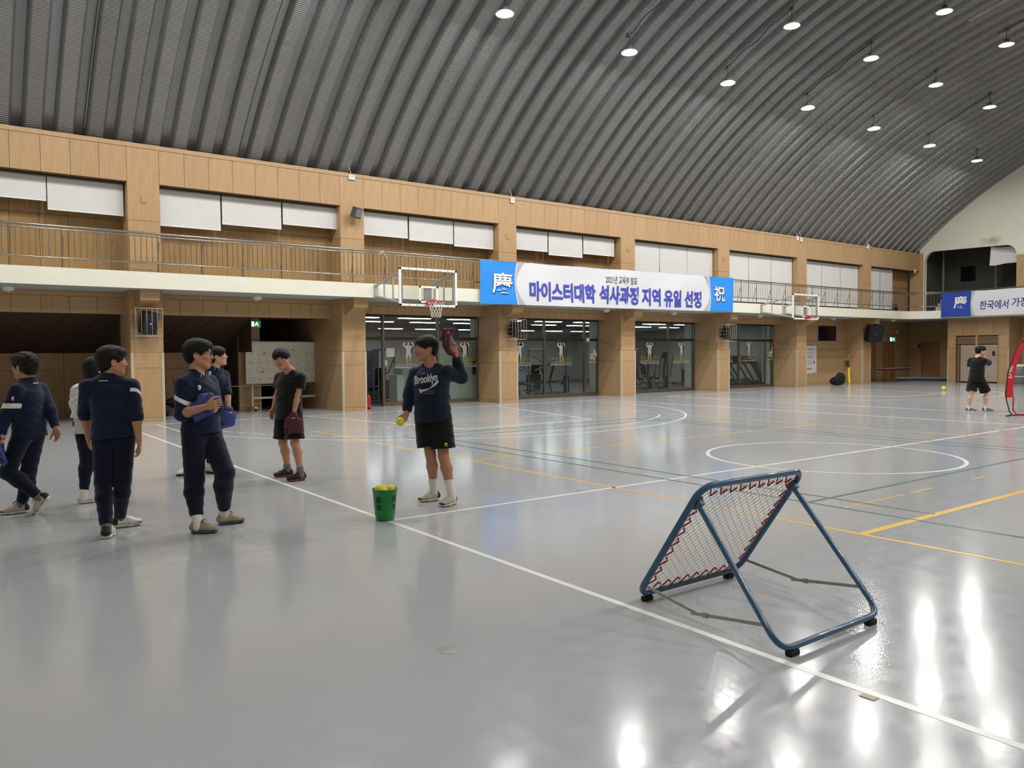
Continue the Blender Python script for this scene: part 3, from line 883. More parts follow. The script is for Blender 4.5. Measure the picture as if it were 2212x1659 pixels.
t, surf, word, pos = banner('hanging_banner', 'long white banner with light blue ends hanging from the balcony railing', (tl[0], yb_, 0), (1, 0, 0), (0, -1, 0), Lw, tl[2], bl[2], tr_[2], br_[2], 0.4)
def sx(px, py): return on_y(px, py, yb_)[0] - tl[0]
bl_edge = sx(1112, 600)
def cur(e, sgn, b): return lambda v: e + sgn * (b * (2 * v - 1) ** 2)
put('blue_end', surf(lambda v: 0, cur(bl_edge - 0.05, 1, 0.10), 0.003, 16, 14), BAN_B, t)
put('grey_curve', surf(cur(bl_edge - 0.02, 1, 0.13), cur(bl_edge + 0.01, 1, 0.36), 0.0025, 3, 14), BAN_G, t)
br_edge = sx(1533, 630)
put('blue_end', surf(cur(br_edge + 0.04, -1, 0.12), lambda v: Lw, 0.003, 12, 14), BAN_B, t)
put('grey_curve', surf(cur(br_edge - 0.03, -1, 0.42), cur(br_edge + 0.01, -1, 0.16), 0.0025, 3, 14), BAN_G, t)
def zpx(px, py): return on_y(px, py, yb_)[2]
BAN_S = mat('dark_blue_letter_shadow', (16, 66, 120), rough=0.7)
word('letter_shadow', '慶', BAN_S, sx(1082, 612) + 0.03, zpx(1082, 612) - 0.03, 0.80, 0.66, 0.012, 0.020)
word('lettering', '慶', WHITE, sx(1082, 612), zpx(1082, 612), 0.80, 0.66, 0.012, 0.030)
word('letter_shadow', '祝', BAN_S, sx(1552, 635) + 0.03, zpx(1552, 635) - 0.03, 0.62, 0.60, 0.012, 0.020)
word('lettering', '祝', WHITE, sx(1552, 635), zpx(1552, 635), 0.62, 0.60, 0.012, 0.030)
main = [('마이스터대학', 1140, 1284, 1212, 632), ('석사과정', 1292, 1377, 1335, 638), ('지역', 1384, 1424, 1404, 642), ('유일', 1431, 1469, 1450, 645), ('선정', 1476, 1513, 1494, 647)]
for s, p0, p1, pc, py in main:
    a, b = sx(p0, py), sx(p1, py)
    word('lettering', s, BAN_T, (a + b) / 2, zpx(pc, py), b - a, 0.64, 0.040, 0.014)
a, b = sx(1306, 604), sx(1373, 607)
word('lettering', '2021년 교육부 발표', BAN_K, (a + b) / 2, zpx(1340, 606), b - a, 0.27, 0.004)
# second banner on the end balcony
xe = X_FE - 0.02
tl2, bl2 = on_x(2035, 628, xe), on_x(2043, 683, xe)
y_l = tl2[1]
t2, surf2, word2, pos2 = banner('hanging_banner', 'white banner with deep blue end on the end balcony, cut by the right edge', (xe, y_l, 0), (0, -1, 0), (-1, 0, 0), 9.0, 4.45, 3.24, 4.45, 3.24, 1.7)
def sy(px, py): return y_l - on_x(px, py, xe)[1]
def zx(px, py): return on_x(px, py, xe)[2]
e2 = sy(2098, 655)
put('blue_end', surf2(lambda v: 0, cur(e2, 1, 0.04), 0.003, 10, 14), BAN_D, t2)
put('grey_curve', surf2(cur(e2 + 0.02, 1, 0.05), cur(e2 + 0.04, 1, 0.17), 0.0025, 3, 14), BAN_G, t2)
word2('lettering', '慶', WHITE, sy(2076, 653), zx(2076, 653), 0.62, 0.60, 0.012, 0.030)
a, b = sy(2118, 658), sy(2180, 655)
word2('lettering', '한국에서', BAN_N, (a + b) / 2, zx(2148, 658), b - a, 0.42, 0.016, 0.005, 0.12)
a2 = sy(2186, 655)
word2('lettering', '가장', BAN_N, a2 + 0.36, zx(2148, 655), 0.72, 0.42, 0.016, 0.005, 0.12)
# ties on the railing
TIE = mat('white_cord', (226, 224, 218), rough=0.8)
for px in (826, 1262, 1424):
    p_ = on_y(px, 545 + (px - 826) * 0.075, RY)
    tag(put('cord_knot', MB().tube([(p_[0] - 0.12, RY - 0.03, 4.42), (p_[0], RY - 0.05, 4.52), (p_[0] + 0.05, RY - 0.03, 4.44), (p_[0] + 0.1, RY - 0.02, 4.36)], 0.01, 5), TIE),
        {826: 'white cord knot tied to railing above the near hoop', 1262: 'white cord knot at the banner top below the middle blind', 1424: 'white cord knot at the banner top over the right half'}[px], 'cord')

# ================================================================ basketball hoops
RED = mat('red_rim_paint', (176, 44, 34), rough=0.4)
PAINTED = mat('grey_painted_steel', (176, 178, 178), rough=0.45, metal=0.3)
BOARDGLASS = glass_material('backboard_glass', (0.90, 0.91, 0.90, 1), 1.4)
def hoop(cx, label, has_net=True):
    y, z0, z1 = 18.40, 2.88, 3.90
    t = thing('basketball_hoop', label, 'basketball hoop', (cx, y, z0), group='basketball hoops on the balcony')
    x0, x1 = cx - 0.9, cx + 0.9
    put('backboard', MB().box(x0 + 0.01, x1 - 0.01, y, y + 0.012, z0 + 0.01, z1 - 0.01), BOARDGLASS, t)
    fr = MB()
    fr.bbox(x0, x1, y - 0.012, y + 0.04, z1 - 0.06, z1, 0.004).bbox(x0, x1, y - 0.012, y + 0.04, z0, z0 + 0.06, 0.004)
    fr.bbox(x0, x0 + 0.06, y - 0.012, y + 0.04, z0, z1, 0.004).bbox(x1 - 0.06, x1, y - 0.012, y + 0.04, z0, z1, 0.004)
    f = put('frame', fr, WHITE, t)
    bt = MB()
    for k in range(8):
        for zz in (z0 + 0.03, z1 - 0.03):
            bt.lathe([(0.0, 0.008), (0.012, 0.006), (0.014, 0.0)], 8, Matrix.Translation((x0 + 0.06 + k * 0.24, y - 0.012, zz)) @ Matrix.Rotation(PI / 2, 4, 'X'))
    put('bolts', bt, BLACK, f)
    sq = MB(); a, b, c, d = cx - 0.295, cx + 0.295, z0 + 0.10, z0 + 0.55; w = 0.05
    sq.box(a, b, y - 0.003, y - 0.001, d - w, d).box(a, b, y - 0.003, y - 0.001, c, c + w).box(a, a + w, y - 0.003, y - 0.001, c, d).box(b - w, b, y - 0.003, y - 0.001, c, d)
    put('target_square', sq, WHITE, t)
    rz, ry = z0 + 0.12, y - 0.375
    rim = MB().tube([(cx + 0.225 * math.cos(a), ry + 0.225 * math.sin(a), rz) for a in [2 * PI * k / 28 for k in range(28)]], 0.011, 8, closed=True)
    rm = put('rim', rim, RED, t)
    put('rim_bracket', MB().bbox(cx - 0.09, cx + 0.09, ry + 0.21, y, rz - 0.09, rz + 0.02, 0.006), RED, t)
    net = MB(); nc = 12
    lev = [(0.225, 0.0), (0.195, -0.09), (0.165, -0.18), (0.14, -0.27), (0.125, -0.36), (0.13, -0.43)]
    for k in range(nc):
        for sgn in (1, -1):
            net.tube([(cx + r * math.cos(2 * PI * (k + sgn * i * 0.5) / nc), ry + r * math.sin(2 * PI * (k + sgn * i * 0.5) / nc), rz + dz) for i, (r, dz) in enumerate(lev)], 0.0045, 4)
    if has_net: put('net', net, TIE, t)
    arms = []
    for s in (-1, 1):
        ax = cx + s * 0.80
        zf0, zf1 = 3.24, 3.52
        for nm, pa, pb in (('upper_arm', (ax, F_Y, zf1), (ax, y + 0.04, z1 - 0.10)), ('lower_arm', (ax, F_Y, zf0), (ax, y + 0.04, z0 + 0.08))):
            put(nm, MB().tube([pa, pb], 0.032, 8), PAINTED, t)
        for k in (0.34, 0.68):
            yy = F_Y + (y + 0.04 - F_Y) * k
            put('strut', MB().tube([(ax, yy, zf0 + (z0 + 0.08 - zf0) * k), (ax, yy, zf1 + (z1 - 0.10 - zf1) * k)], 0.025, 8), PAINTED, t)
        put('wall_plate', MB().bbox(ax - 0.07, ax + 0.07, F_Y - 0.02, F_Y, 3.20, 3.56, 0.004), PAINTED, t)
        put('back_rail', MB().tube([(ax, y + 0.04, z0 + 0.05), (ax, y + 0.04, z1 - 0.05)], 0.028, 8), PAINTED, t)
    put('back_spine', MB().bbox(cx - 0.11, cx + 0.11, y + 0.02, y + 0.05, z0 + 0.05, z0 + 0.5, 0.004), PAINTED, t)
hoop(10.77, 'near basketball hoop with glass backboard left of the light blue banner end')
hoop(28.3, 'far basketball hoop with glass backboard right of the long banner', False)

# ================================================================ fixtures on columns and soffit
def speaker(px, py, y, w, h, d, label, cage, tilt=0.25, yaw=0.35):
    c = on_y(px, py, y)
    t = thing('loudspeaker', label, 'speaker', tuple(c), group='loudspeakers on the columns')
    M = Matrix.Translation(Vector(c)) @ Matrix.Rotation(yaw, 4, 'Z') @ Matrix.Rotation(tilt, 4, 'X')
    P = [(-w / 2, -d / 2, -h / 2), (w / 2, -d / 2, -h / 2), (w * 0.33, d / 2, -h / 2), (-w * 0.33, d / 2, -h / 2)]
    V = [M @ Vector(p_) for p_ in P] + [M @ Vector((p_[0], p_[1], h / 2)) for p_ in P]
    put('cabinet', MB().add(V, [(3, 2, 1, 0), (4, 5, 6, 7), (0, 1, 5, 4), (1, 2, 6, 5), (2, 3, 7, 6), (3, 0, 4, 7)]), BLACK, t)
    put('grille', MB().bbox(-w * 0.46, w * 0.46, -d / 2 - 0.012, -d / 2 - 0.001, -h * 0.46, h * 0.46, 0.004, M), mat('speaker_grille', (24, 26, 34), rough=0.7), t)
    put('badge', MB().box(-0.012, 0.012, -d / 2 - 0.016, -d / 2 - 0.012, -0.02, 0.02, M), WHITE, t)
    put('wall_mount', MB().tube([tuple(M @ Vector((0, d / 2, 0))), (c[0], W, c[2])], 0.025, 8), BLACK, t)
    if cage:
        cw, ch = cage
        cg = MB(); x0, x1, z0, z1 = c[0] - cw / 2, c[0] + cw / 2, c[2] - ch / 2, c[2] + ch / 2
        yf, yk = y - d / 2 - 0.12, W - 0.012
        n = 6
        for k in range(n):
            x = x0 + (x1 - x0) * k / (n - 1)
            cg.tube([(x, yk, z0), (x, yf, z0), (x, yf, z1), (x, yk, z1)], 0.0045, 5)
        for z in (z0, z1):
            cg.tube([(x0, yk, z), (x0, yf, z), (x1, yf, z), (x1, yk, z)], 0.008, 5)
        for k in range(1, 5):
            z = z0 + (z1 - z0) * k / 5
            for x in (x0, x1): cg.tube([(x, yk, z), (x, yf, z)], 0.004, 5)
        for x in (x0, x1): cg.tube([(x, yk, z0), (x, yk, z1)], 0.008, 5)
        put('wire_cage', cg, mat('cage_wire', (190, 182, 160), rough=0.5, metal=0.3), t)
speaker(318, 697, W - 0.26, 0.38, 0.52, 0.28, 'small black loudspeaker in a wire cage behind the navy group', (0.60, 0.66))
speaker(1112, 712, W - 0.26, 0.36, 0.46, 0.28, 'small black loudspeaker in a wire cage right of the near hoop', (0.56, 0.64))
speaker(1569, 719, W - 0.26, 0.40, 0.50, 0.28, 'small black loudspeaker in wire cage below the banner end', (0.60, 0.68))
speaker(1886, 720, W - 0.42, 0.85, 0.78, 0.45, 'big black tilted loudspeaker on the farthest column', None, 0.28, -0.35)
# floodlight
c = on_y(772, 460, W - 0.28)
t = thing('floodlight', 'grey floodlight on the column between the second and third blind groups', 'floodlight', tuple(c))
M = Matrix.Translation(Vector(c)) @ Matrix.Rotation(0.5, 4, 'Z') @ Matrix.Rotation(0.35, 4, 'X')
put('housing', MB().bbox(-0.17, 0.17, -0.05, 0.10, -0.15, 0.15, 0.02, M), mat('floodlight_grey', (70, 70, 68), rough=0.5), t)
put('lens', MB().bbox(-0.13, 0.13, -0.06, -0.05, -0.11, 0.11, 0.003, M), mat('floodlight_glass', (120, 124, 120), rough=0.15), t)
put('arm', MB().tube([tuple(M @ Vector((0, 0.1, 0))), (c[0], W - 0.012, c[2] - 0.02)], 0.018, 8), BLACK, t)
# white boxes along the top edge
def wbox(px, py, w, h, label, rot=0.0):
    c = on_y(px, py, W - 0.04)
    t = thing('junction_box', label, 'box', tuple(c), group='white boxes on the upper wall')
    M = Matrix.Translation(Vector(c)) @ Matrix.Rotation(rot, 4, 'Y')
    put('case', MB().bbox(-w / 2, w / 2, -0.03, 0.02, -h / 2, h / 2, 0.01, M), WHITE, t)
    put('face_plate', MB().box(-w * 0.33, w * 0.33, -0.032, -0.03, -h * 0.1, h * 0.3, M), mat('box_label_grey', (190, 190, 188)), t)
    put('lead', MB().tube([(c[0], c[1] + 0.02, c[2] + h / 2), (c[0] - 0.04, c[1] + 0.05, c[2] + h / 2 + 0.2), (c[0] - 0.03, c[1] + 0.2, c[2] + h / 2 + 0.45)], 0.006, 5), WHITE, t)
wbox(759.5, 383.5, 0.18, 0.13, 'white box with cable on the upper wall above the floodlight')
wbox(1107, 433, 0.15, 0.17, 'white box on the upper wall above the banner left end')
wbox(1722.7, 515, 0.13, 0.2, 'left of the two white boxes above the far hoop')
wbox(1731, 517.5, 0.16, 0.18, 'right of the two white boxes above the far hoop')
wbox(1875, 533, 0.16, 0.22, 'tilted white box near the far end of the upper wall', 0.5)
wbox(1976.5, 586, 0.12, 0.18, 'tiny white box at the end of the dark blind track')
# dome lights under the balcony
DOME = mat('white_dome_plastic', (214, 214, 208), rough=0.35)
for px, py, lab in ((18, 625, 'left-most dome light under the balcony'), (556, 645, 'dome light under the balcony above the exit sign'), (1310, 672, 'dome light under the balcony behind the banner bottom'),
                    (1455, 678, 'dome light under the balcony right of the bench machines'), (1642, 683, 'dome light under the balcony left of the far hoop'), (1800, 689, 'dome light under the balcony above the dark window'), (1929, 693, 'dome light under the balcony before the last door')):
    c = on_z(px, py, 3.13); c[1] = min(max(c[1], 20.15), 21.2)
    t = thing('dome_light', lab, 'light', (c[0], c[1], 3.186), group='dome lights under the balcony')
    put('base', MB().lathe([(0.0, 0), (0.13, 0), (0.13, -0.025), (0.12, -0.03)], 20, Matrix.Translation((c[0], c[1], 3.186))), WHITE, t)
    put('dome', MB().lathe([(0.125, -0.028), (0.12, -0.06), (0.09, -0.09), (0.05, -0.105), (0.0, -0.11)], 20, Matrix.Translation((c[0], c[1], 3.186))), DOME, t)
# exit signs
EXITG = mat('exit_sign_green', (26, 150, 96), rough=0.4, emit=0.45)
EXITW = mat('exit_sign_white', (230, 255, 240), rough=0.4, emit=1.0)
def exit_sign(c, M, label):
    t = thing('exit_sign', label, 'exit sign', tuple(c), group='lit green exit signs')
    put('case', MB().bbox(-0.19, 0.19, 0.0, 0.06, -0.12, 0.12, 0.01, M), mat('exit_case', (120, 130, 126), rough=0.5), t)
    put('green_face', MB().box(-0.17, 0.17, -0.003, 0.0, -0.10, 0.10, M), EXITG, t)
    put('white_door', MB().box(-0.15, -0.05, -0.006, -0.003, -0.085, 0.085, M), EXITW, t)
    man = MB()
    for poly in ([(0.03, 0.05), (0.06, 0.05), (0.06, 0.08), (0.03, 0.08)], [(0.0, -0.01), (0.05, -0.01), (0.07, 0.045), (0.02, 0.045)],
                 [(0.045, 0.01), (0.10, -0.01), (0.10, 0.01), (0.06, 0.035)], [(0.0, 0.02), (-0.03, -0.005), (-0.02, -0.02), (0.02, 0.01)],
                 [(0.02, -0.01), (0.05, -0.01), (0.09, -0.05), (0.12, -0.085), (0.095, -0.085), (0.06, -0.05)], [(0.0, -0.01), (0.025, -0.01), (0.01, -0.05), (-0.04, -0.07), (-0.045, -0.055), (-0.01, -0.04)]):
        man.prism(poly, 0.003, M @ Matrix.Translation((0, -0.0065, 0)))
    put('running_figure', man, EXITW, t)
c = on_y(552, 700, 22.6)
exit_sign(c, Matrix.Translation(Vector(c)) @ Matrix.Scale(0.85, 4), 'small green exit sign glowing in the dark passage above the whiteboard')
c = on_y(1928.5, 733, EY - 0.15)
exit_sign(c, Matrix.Translation(Vector(c)) @ Matrix.Rotation(-0.3, 4, 'Z') @ Matrix.Scale(1.25, 4), 'pale lit exit sign above the far door right of the big speaker')
# ================================================================ glass fronts of the fitness room
FRAME = mat('bronze_steel_frame', (128, 118, 106), rough=0.35, metal=0.8)
FRAME_D = mat('dark_steel_frame', (66, 62, 58), rough=0.4, metal=0.6)
GOLD = mat('gold_window_lettering', (176, 150, 40), rough=0.5)
DECAL = mat('cream_window_decal', (226, 224, 208), rough=0.6)
def bodybuilder(var):
    """outline (x, z) of a flexing figure, 1 unit tall, feet at z = 0"""
    half = [(0.042, 0.86), (0.05, 0.815), (0.12, 0.80), (0.175, 0.815), (0.205, 0.855), (0.15, 0.895), (0.125, 0.94), (0.165, 0.965), (0.235, 0.925), (0.285, 0.86),
            (0.25, 0.77), (0.165, 0.715), (0.14, 0.66), (0.115, 0.56), (0.125, 0.49), (0.14, 0.40), (0.125, 0.28), (0.115, 0.22),
            (0.125, 0.16), (0.10, 0.07), (0.095, 0.03), (0.135, 0.0), (0.055, 0.0), (0.05, 0.06), (0.045, 0.16), (0.045, 0.24), (0.03, 0.34), (0.0, 0.42)]
    head = [(0.045 * math.sin(a), 0.915 + 0.055 * math.cos(a)) for a in [PI * k / 6 for k in range(6)]]
    right = head + half
    left = [(-x, z) for x, z in right[::-1]]
    pts = right[:-1] + [(0.0, 0.42)] + left[1:]
    lean = {0: 0.0, 1: 0.10, 2: -0.08}[var]
    return [(x * (0.92 if var else 1.0) + lean * (0.42 - z) * (1 if z < 0.42 else 0.25), z) for x, z in pts]
def crouch_bust():
    arm = [(-0.5, 0.0), (-0.15, 0.05), (0.05, -0.18), (0.2, 0.0), (0.12, 0.25), (0.28, 0.32), (0.42, 0.12), (0.55, 0.3), (0.5, 0.6), (0.3, 0.72), (0.22, 0.95), (0.05, 1.1), (-0.14, 1.0),
           (-0.12, 0.8), (-0.2, 0.66), (-0.42, 0.62), (-0.62, 0.42), (-0.6, 0.15)]
    return arm
def poly_face(pts, M):
    bm = bmesh.new(); vs_ = [bm.verts.new(M @ Vector((x, 0, z))) for x, z in pts]
    bm.faces.new(vs_); bmesh.ops.triangulate(bm, faces=bm.faces[:]); me = bpy.data.meshes.new('decal'); bm.to_mesh(me); bm.free(); return me
def decal(parent, xc, zb, h, var, y, text_w=None, bust=False):
    M = Matrix.Translation((xc, y, zb)) @ Matrix.Scale(h, 4)
    put('figure_decal', poly_face(crouch_bust() if bust else bodybuilder(var), M), DECAL, parent)
    tw = text_w
    text_part('lettering', 'YEUNGJIN HEALTH CENTER', DECAL, parent, (xc, y - 0.001, zb - 0.115), (1, 0, 0), (0, 0, 1), tw, 0.085, 0.012)
    if not bust:
        put('underline', MB().box(xc - tw / 2, xc + tw / 2, y - 0.002, y, zb - 0.03, zb - 0.018), DECAL, parent)
    text_part('lettering', '영진헬스센터', GOLD, parent, (xc, y - 0.0005, zb + 0.10), (1, 0, 0), (0, 0, 1), tw * 0.96, 0.15, 0.010)
def glass_front(idx, x0, x1, mull, trans, zt_=2.83, door=None):
    r = struct_root('window_%d' % idx)
    y = G_Y
    fr = MB()
    put('sill', MB().bbox(x0 + (0 if door is None else door[1] - x0), x1, y - 0.05, y + 0.05, 0, 0.13, 0.004), FRAME, r)
    put('head', MB().bbox(x0, x1, y - 0.04, y + 0.04, zt_ - 0.05, zt_ + 0.01, 0.004), FRAME_D, r)
    put('transom', MB().bbox(x0, x1, y - 0.045, y + 0.045, trans - 0.05, trans + 0.05, 0.004), FRAME_D, r)
    xs = [x0 + 0.03] + list(mull) + [x1 - 0.03]
    for m_ in xs:
        put('mullion', MB().bbox(m_ - 0.035, m_ + 0.035, y - 0.055, y + 0.05, 0, zt_, 0.004), FRAME, r)
    for a, b in zip(xs[:-1], xs[1:]):
        put('pane', MB().box(a + 0.035, b - 0.035, y - 0.004, y + 0.004, trans + 0.05, zt_ - 0.05), GLASS, r)
        if door and a < door[0] + 0.2: continue
        put('pane', MB().box(a + 0.035, b - 0.035, y - 0.004, y + 0.004, 0.13, trans - 0.05), GLASS, r)
    return r
def gx(px): return on_y(px, 760, G_Y)[0]
xa, xb = B[3]
r = glass_front(1, xa, xb, [gx(827), gx(945)], 2.10, door=(xa, gx(827)))
decal(r, gx(882), 1.30, 0.72, 0, G_Y - 0.008, 1.02)
decal(r, gx(1004), 1.30, 0.72, 1, G_Y - 0.008, 1.02)
# the open glass door and its pull bar
dm = Matrix.Translation((xa + 0.06, G_Y - 0.02, 0)) @ Matrix.Rotation(-1.35, 4, 'Z')
put('door_pane', MB().box(0.04, 0.66, -0.005, 0.005, 0.06, 2.02, dm), GLASS, r)
df = MB().box(0, 0.04, -0.02, 0.02, 0.02, 2.05, dm).box(0.66, 0.70, -0.02, 0.02, 0.02, 2.05, dm).box(0.04, 0.66, -0.02, 0.02, 0.02, 0.08, dm).box(0.04, 0.66, -0.02, 0.02, 2.0, 2.05, dm)
put('door_frame', df, FRAME, r)
put('pull_bar', MB().tube([tuple(dm @ Vector((0.62, -0.06, 0.7))), tuple(dm @ Vector((0.62, -0.06, 1.6)))], 0.015, 8), STEEL, r)
put('paper_notice', MB().box(gx(834), gx(852), G_Y - 0.009, G_Y - 0.007, 1.53, 1.80), WHITE, r)
put('paper_notice', MB().box(gx(831), gx(836), G_Y - 0.009, G_Y - 0.007, 1.25, 1.42), WHITE, r)
xa, xb = B[4]
r = glass_front(2, xa, xb, [gx(1175), gx(1262)], 2.10)
decal(r, gx(1122), 1.30, 0.72, 2, G_Y - 0.008, 1.0); decal(r, gx(1212), 1.30, 0.72, 1, G_Y - 0.008, 1.0); decal(r, gx(1283), 1.36, 0.36, 0, G_Y - 0.008, 0.55, True)
put('switch_box', MB().bbox(gx(1264), gx(1271), G_Y - 0.075, G_Y - 0.055, 2.03, 2.17, 0.004), WHITE, r)
xa, xb = B[5]
r = glass_front(3, xa, xb, [gx(1443)], 2.12)
decal(r, gx(1403), 1.30, 0.74, 0, G_Y - 0.008, 1.05); decal(r, gx(1472), 1.30, 0.74, 1, G_Y - 0.008, 1.0)
xa, xb = B[6]
r = glass_front(4, xa, xb, [gx(1595), gx(1652)], 2.12)
decal(r, gx(1574), 1.30, 0.5, 0, G_Y - 0.008, 0.55); decal(r, gx(1618), 1.32, 0.80, 1, G_Y - 0.008, 0.95); decal(r, gx(1667), 1.36, 0.42, 0, G_Y - 0.008, 0.60, True)

# ================================================================ fitness room behind the glass
GX0, GX1, GY1, GZ = 9.95, 32.2, 37.0, 2.92
GCEIL = mat('gym_ceiling_tiles', (132, 138, 140), rough=0.8); GWALL = mat('gym_wall_paint', (170, 174, 170), rough=0.8); GFLOOR = mat('gym_rubber_floor', (64, 66, 68), rough=0.5)
put('floor_gym', MB().box(GX0, GX1, G_Y + 0.06, GY1, 0.0, 0.012), GFLOOR, kind='structure')
put('ceiling_gym', MB().box(GX0, GX1, G_Y + 0.05, GY1, GZ, GZ + 0.1), GCEIL, kind='structure')
put('wall_gym_back', MB().box(GX0, GX1, GY1, GY1 + 0.1, 0, GZ), GWALL, kind='structure')
put('wall_gym_left', MB().box(GX0 - 0.1, GX0, G_Y + 0.3, GY1, 0, GZ), GWALL, kind='structure')
put('wall_gym_right', MB().box(GX1, GX1 + 0.1, G_Y + 0.1, GY1, 0, GZ), GWALL, kind='structure')
PALE = mat('pale_partition', (206, 214, 202), rough=0.5)
put('trim_2', MB().box(gx(948), gx(1036), G_Y + 0.35, G_Y + 0.42, 0.1, 2.02), PALE, kind='structure')
put('trim_3', MB().box(gx(1037), gx(1049), G_Y + 0.3, G_Y + 0.6, 0.0, GZ), PALE, kind='structure')
put('trim_4', MB().box(gx(1292), gx(1302), G_Y + 0.12, G_Y + 0.5, 0.0, GZ), PALE, kind='structure')
put('trim_5', MB().box(gx(1498), gx(1510), G_Y + 0.12, G_Y + 0.5, 0.0, GZ), PALE, kind='structure')
put('trim_6', MB().box(gx(1666), gx(1680), G_Y + 0.12, G_Y + 0.5, 0.0, GZ), PALE, kind='structure')
put('trim_7', MB().box(gx(845), gx(925), G_Y + 3.5, G_Y + 3.6, 0, 1.75), mat('dark_partition', (62, 62, 64), rough=0.6), kind='structure')
put('trim_8', MB().box(11.4, 13.2, G_Y + 6.0, G_Y + 6.1, 0, 2.3), WOOD, kind='structure')
tag(put('wall_sign', MB().box(gx(1009), gx(1022), G_Y + 0.9, G_Y + 0.92, 2.15, 2.45), mat('blue_wall_sign', (70, 84, 150))), 'small blue sign behind the glass right of the hoop net', 'sign')
tag(put('wall_screen', MB().bbox(gx(1030), gx(1040), G_Y + 0.24, G_Y + 0.29, 0.9, 1.45, 0.005), BLACK), 'dark screen on the white pillar behind the glass', 'screen')
TUBE = mat('tube_light_glow', (250, 253, 255), rough=0.4, emit=15.0)
k_ = 0
for iy, y in enumerate((24.6, 27.45, 34.3)):
    for ix in range(10):
        x = 11.75 + 2.05 * ix
        o = thing('tube_light', '%s ceiling tube light from the left in the %s row of the fitness room' % (ORD[ix], ORD[iy]), 'light', (x, y, GZ - 0.03), group='tube lights in the fitness room')
        put('tray', MB().box(-0.62, 0.62, -0.16, 0.16, 0.0, 0.03), WHITE, o, True)
        put('tube', MB().box(-0.6, 0.6, -0.14, 0.14, -0.012, 0.0), TUBE, o, True)
# ---- machines
STEELD = mat('grey_machine_frame', (120, 124, 126), rough=0.4, metal=0.5)
PAD = mat('black_vinyl_pad', (24, 25, 28), rough=0.45)
def treadmill(x, y, rz, label):
    t = thing('treadmill', label, 'treadmill', (x, y, 0.012), rz, 'treadmills in the fitness room')
    put('deck', MB().bbox(-0.38, 0.38, -0.9, 0.9, 0.05, 0.2, 0.02), PAD, t, True)
    put('belt', MB().box(-0.27, 0.27, -0.85, 0.7, 0.2, 0.208), RUBBER, t, True)
    put('motor_hood', MB().bbox(-0.36, 0.36, 0.55, 0.95, 0.18, 0.32, 0.03), STEELD, t, True)
    for s in (-1, 1):
        put('upright', MB().tube([(s * 0.37, -0.1, 0.1), (s * 0.37, 0.62, 1.18)], 0.045, 8), STEELD, t, True)
        put('handrail', MB().tube([(s * 0.37, 0.6, 1.12), (s * 0.37, 0.1, 1.02)], 0.022, 8), PAD, t, True)
        put('foot', MB().bbox(s * 0.37 - 0.05, s * 0.37 + 0.05, -0.85, -0.75, 0.0, 0.06, 0.005), RUBBER, t, True)
    put('console', MB().bbox(-0.40, 0.40, 0.52, 0.66, 1.08, 1.42, 0.03), PAD, t, True)
    put('screen', MB().box(-0.2, 0.2, 0.515, 0.52, 1.16, 1.36), mat('dark_screen', (30, 34, 40), rough=0.2), t, True)
def bike(x, y, rz, label):
    t = thing('elliptical_trainer', label, 'exercise machine', (x, y, 0.012), rz, 'elliptical trainers in the fitness room')
    put('base', MB().tube([(-0.28, -0.62, 0.05), (0.28, -0.62, 0.05)], 0.05, 8).tube([(-0.28, 0.62, 0.05), (0.28, 0.62, 0.05)], 0.05, 8).tube([(0, -0.62, 0.06), (0, 0.62, 0.06)], 0.05, 8), PAD, t, True)
    arc_ = [(0.0, 0.62 - 0.62 * (k / 12) ** 2 * 0.55 + 0.10 * math.sin(PI * k / 12), 0.08 + 1.3 * k / 12) for k in range(13)]
    put('mast', MB().tube(arc_, 0.06, 8), STEELD, t, True)
    put('flywheel_cover', MB().lathe([(0, 0.07), (0.24, 0.07), (0.27, 0.04), (0.27, -0.04), (0.24, -0.07), (0, -0.07)], 22, Matrix.Translation((0, 0.25, 0.36)) @ Matrix.Rotation(PI / 2, 4, 'Y')), PAD, t, True)
    put('side_shell', MB().prism([(-0.12, 0.10), (0.55, 0.10), (0.50, 0.62), (0.25, 0.72), (-0.02, 0.42)], 0.04, Matrix.Translation((0.09, 0, 0)) @ Matrix.Rotation(PI / 2, 4, 'Z')), mat('grey_shell', (150, 154, 158), rough=0.4), t, True)
    for s in (-1, 1):
        put('arm_lever', MB().tube([(s * 0.24, 0.40, 0.55), (s * 0.25, 0.25, 1.0), (s * 0.25, -0.02, 1.45), (s * 0.2, -0.08, 1.55)], 0.022, 8), STEELD, t, True)
        put('foot_link', MB().tube([(s * 0.2, 0.42, 0.5), (s * 0.2, -0.55, 0.25)], 0.025, 8), STEELD, t, True)
        put('pedal', MB().bbox(s * 0.2 - 0.07, s * 0.2 + 0.07, -0.5, -0.15, 0.3, 0.34, 0.01), PAD, t, True)
    put('console', MB().bbox(-0.15, 0.15, 0.28, 0.36, 1.35, 1.6, 0.02), PAD, t, True)
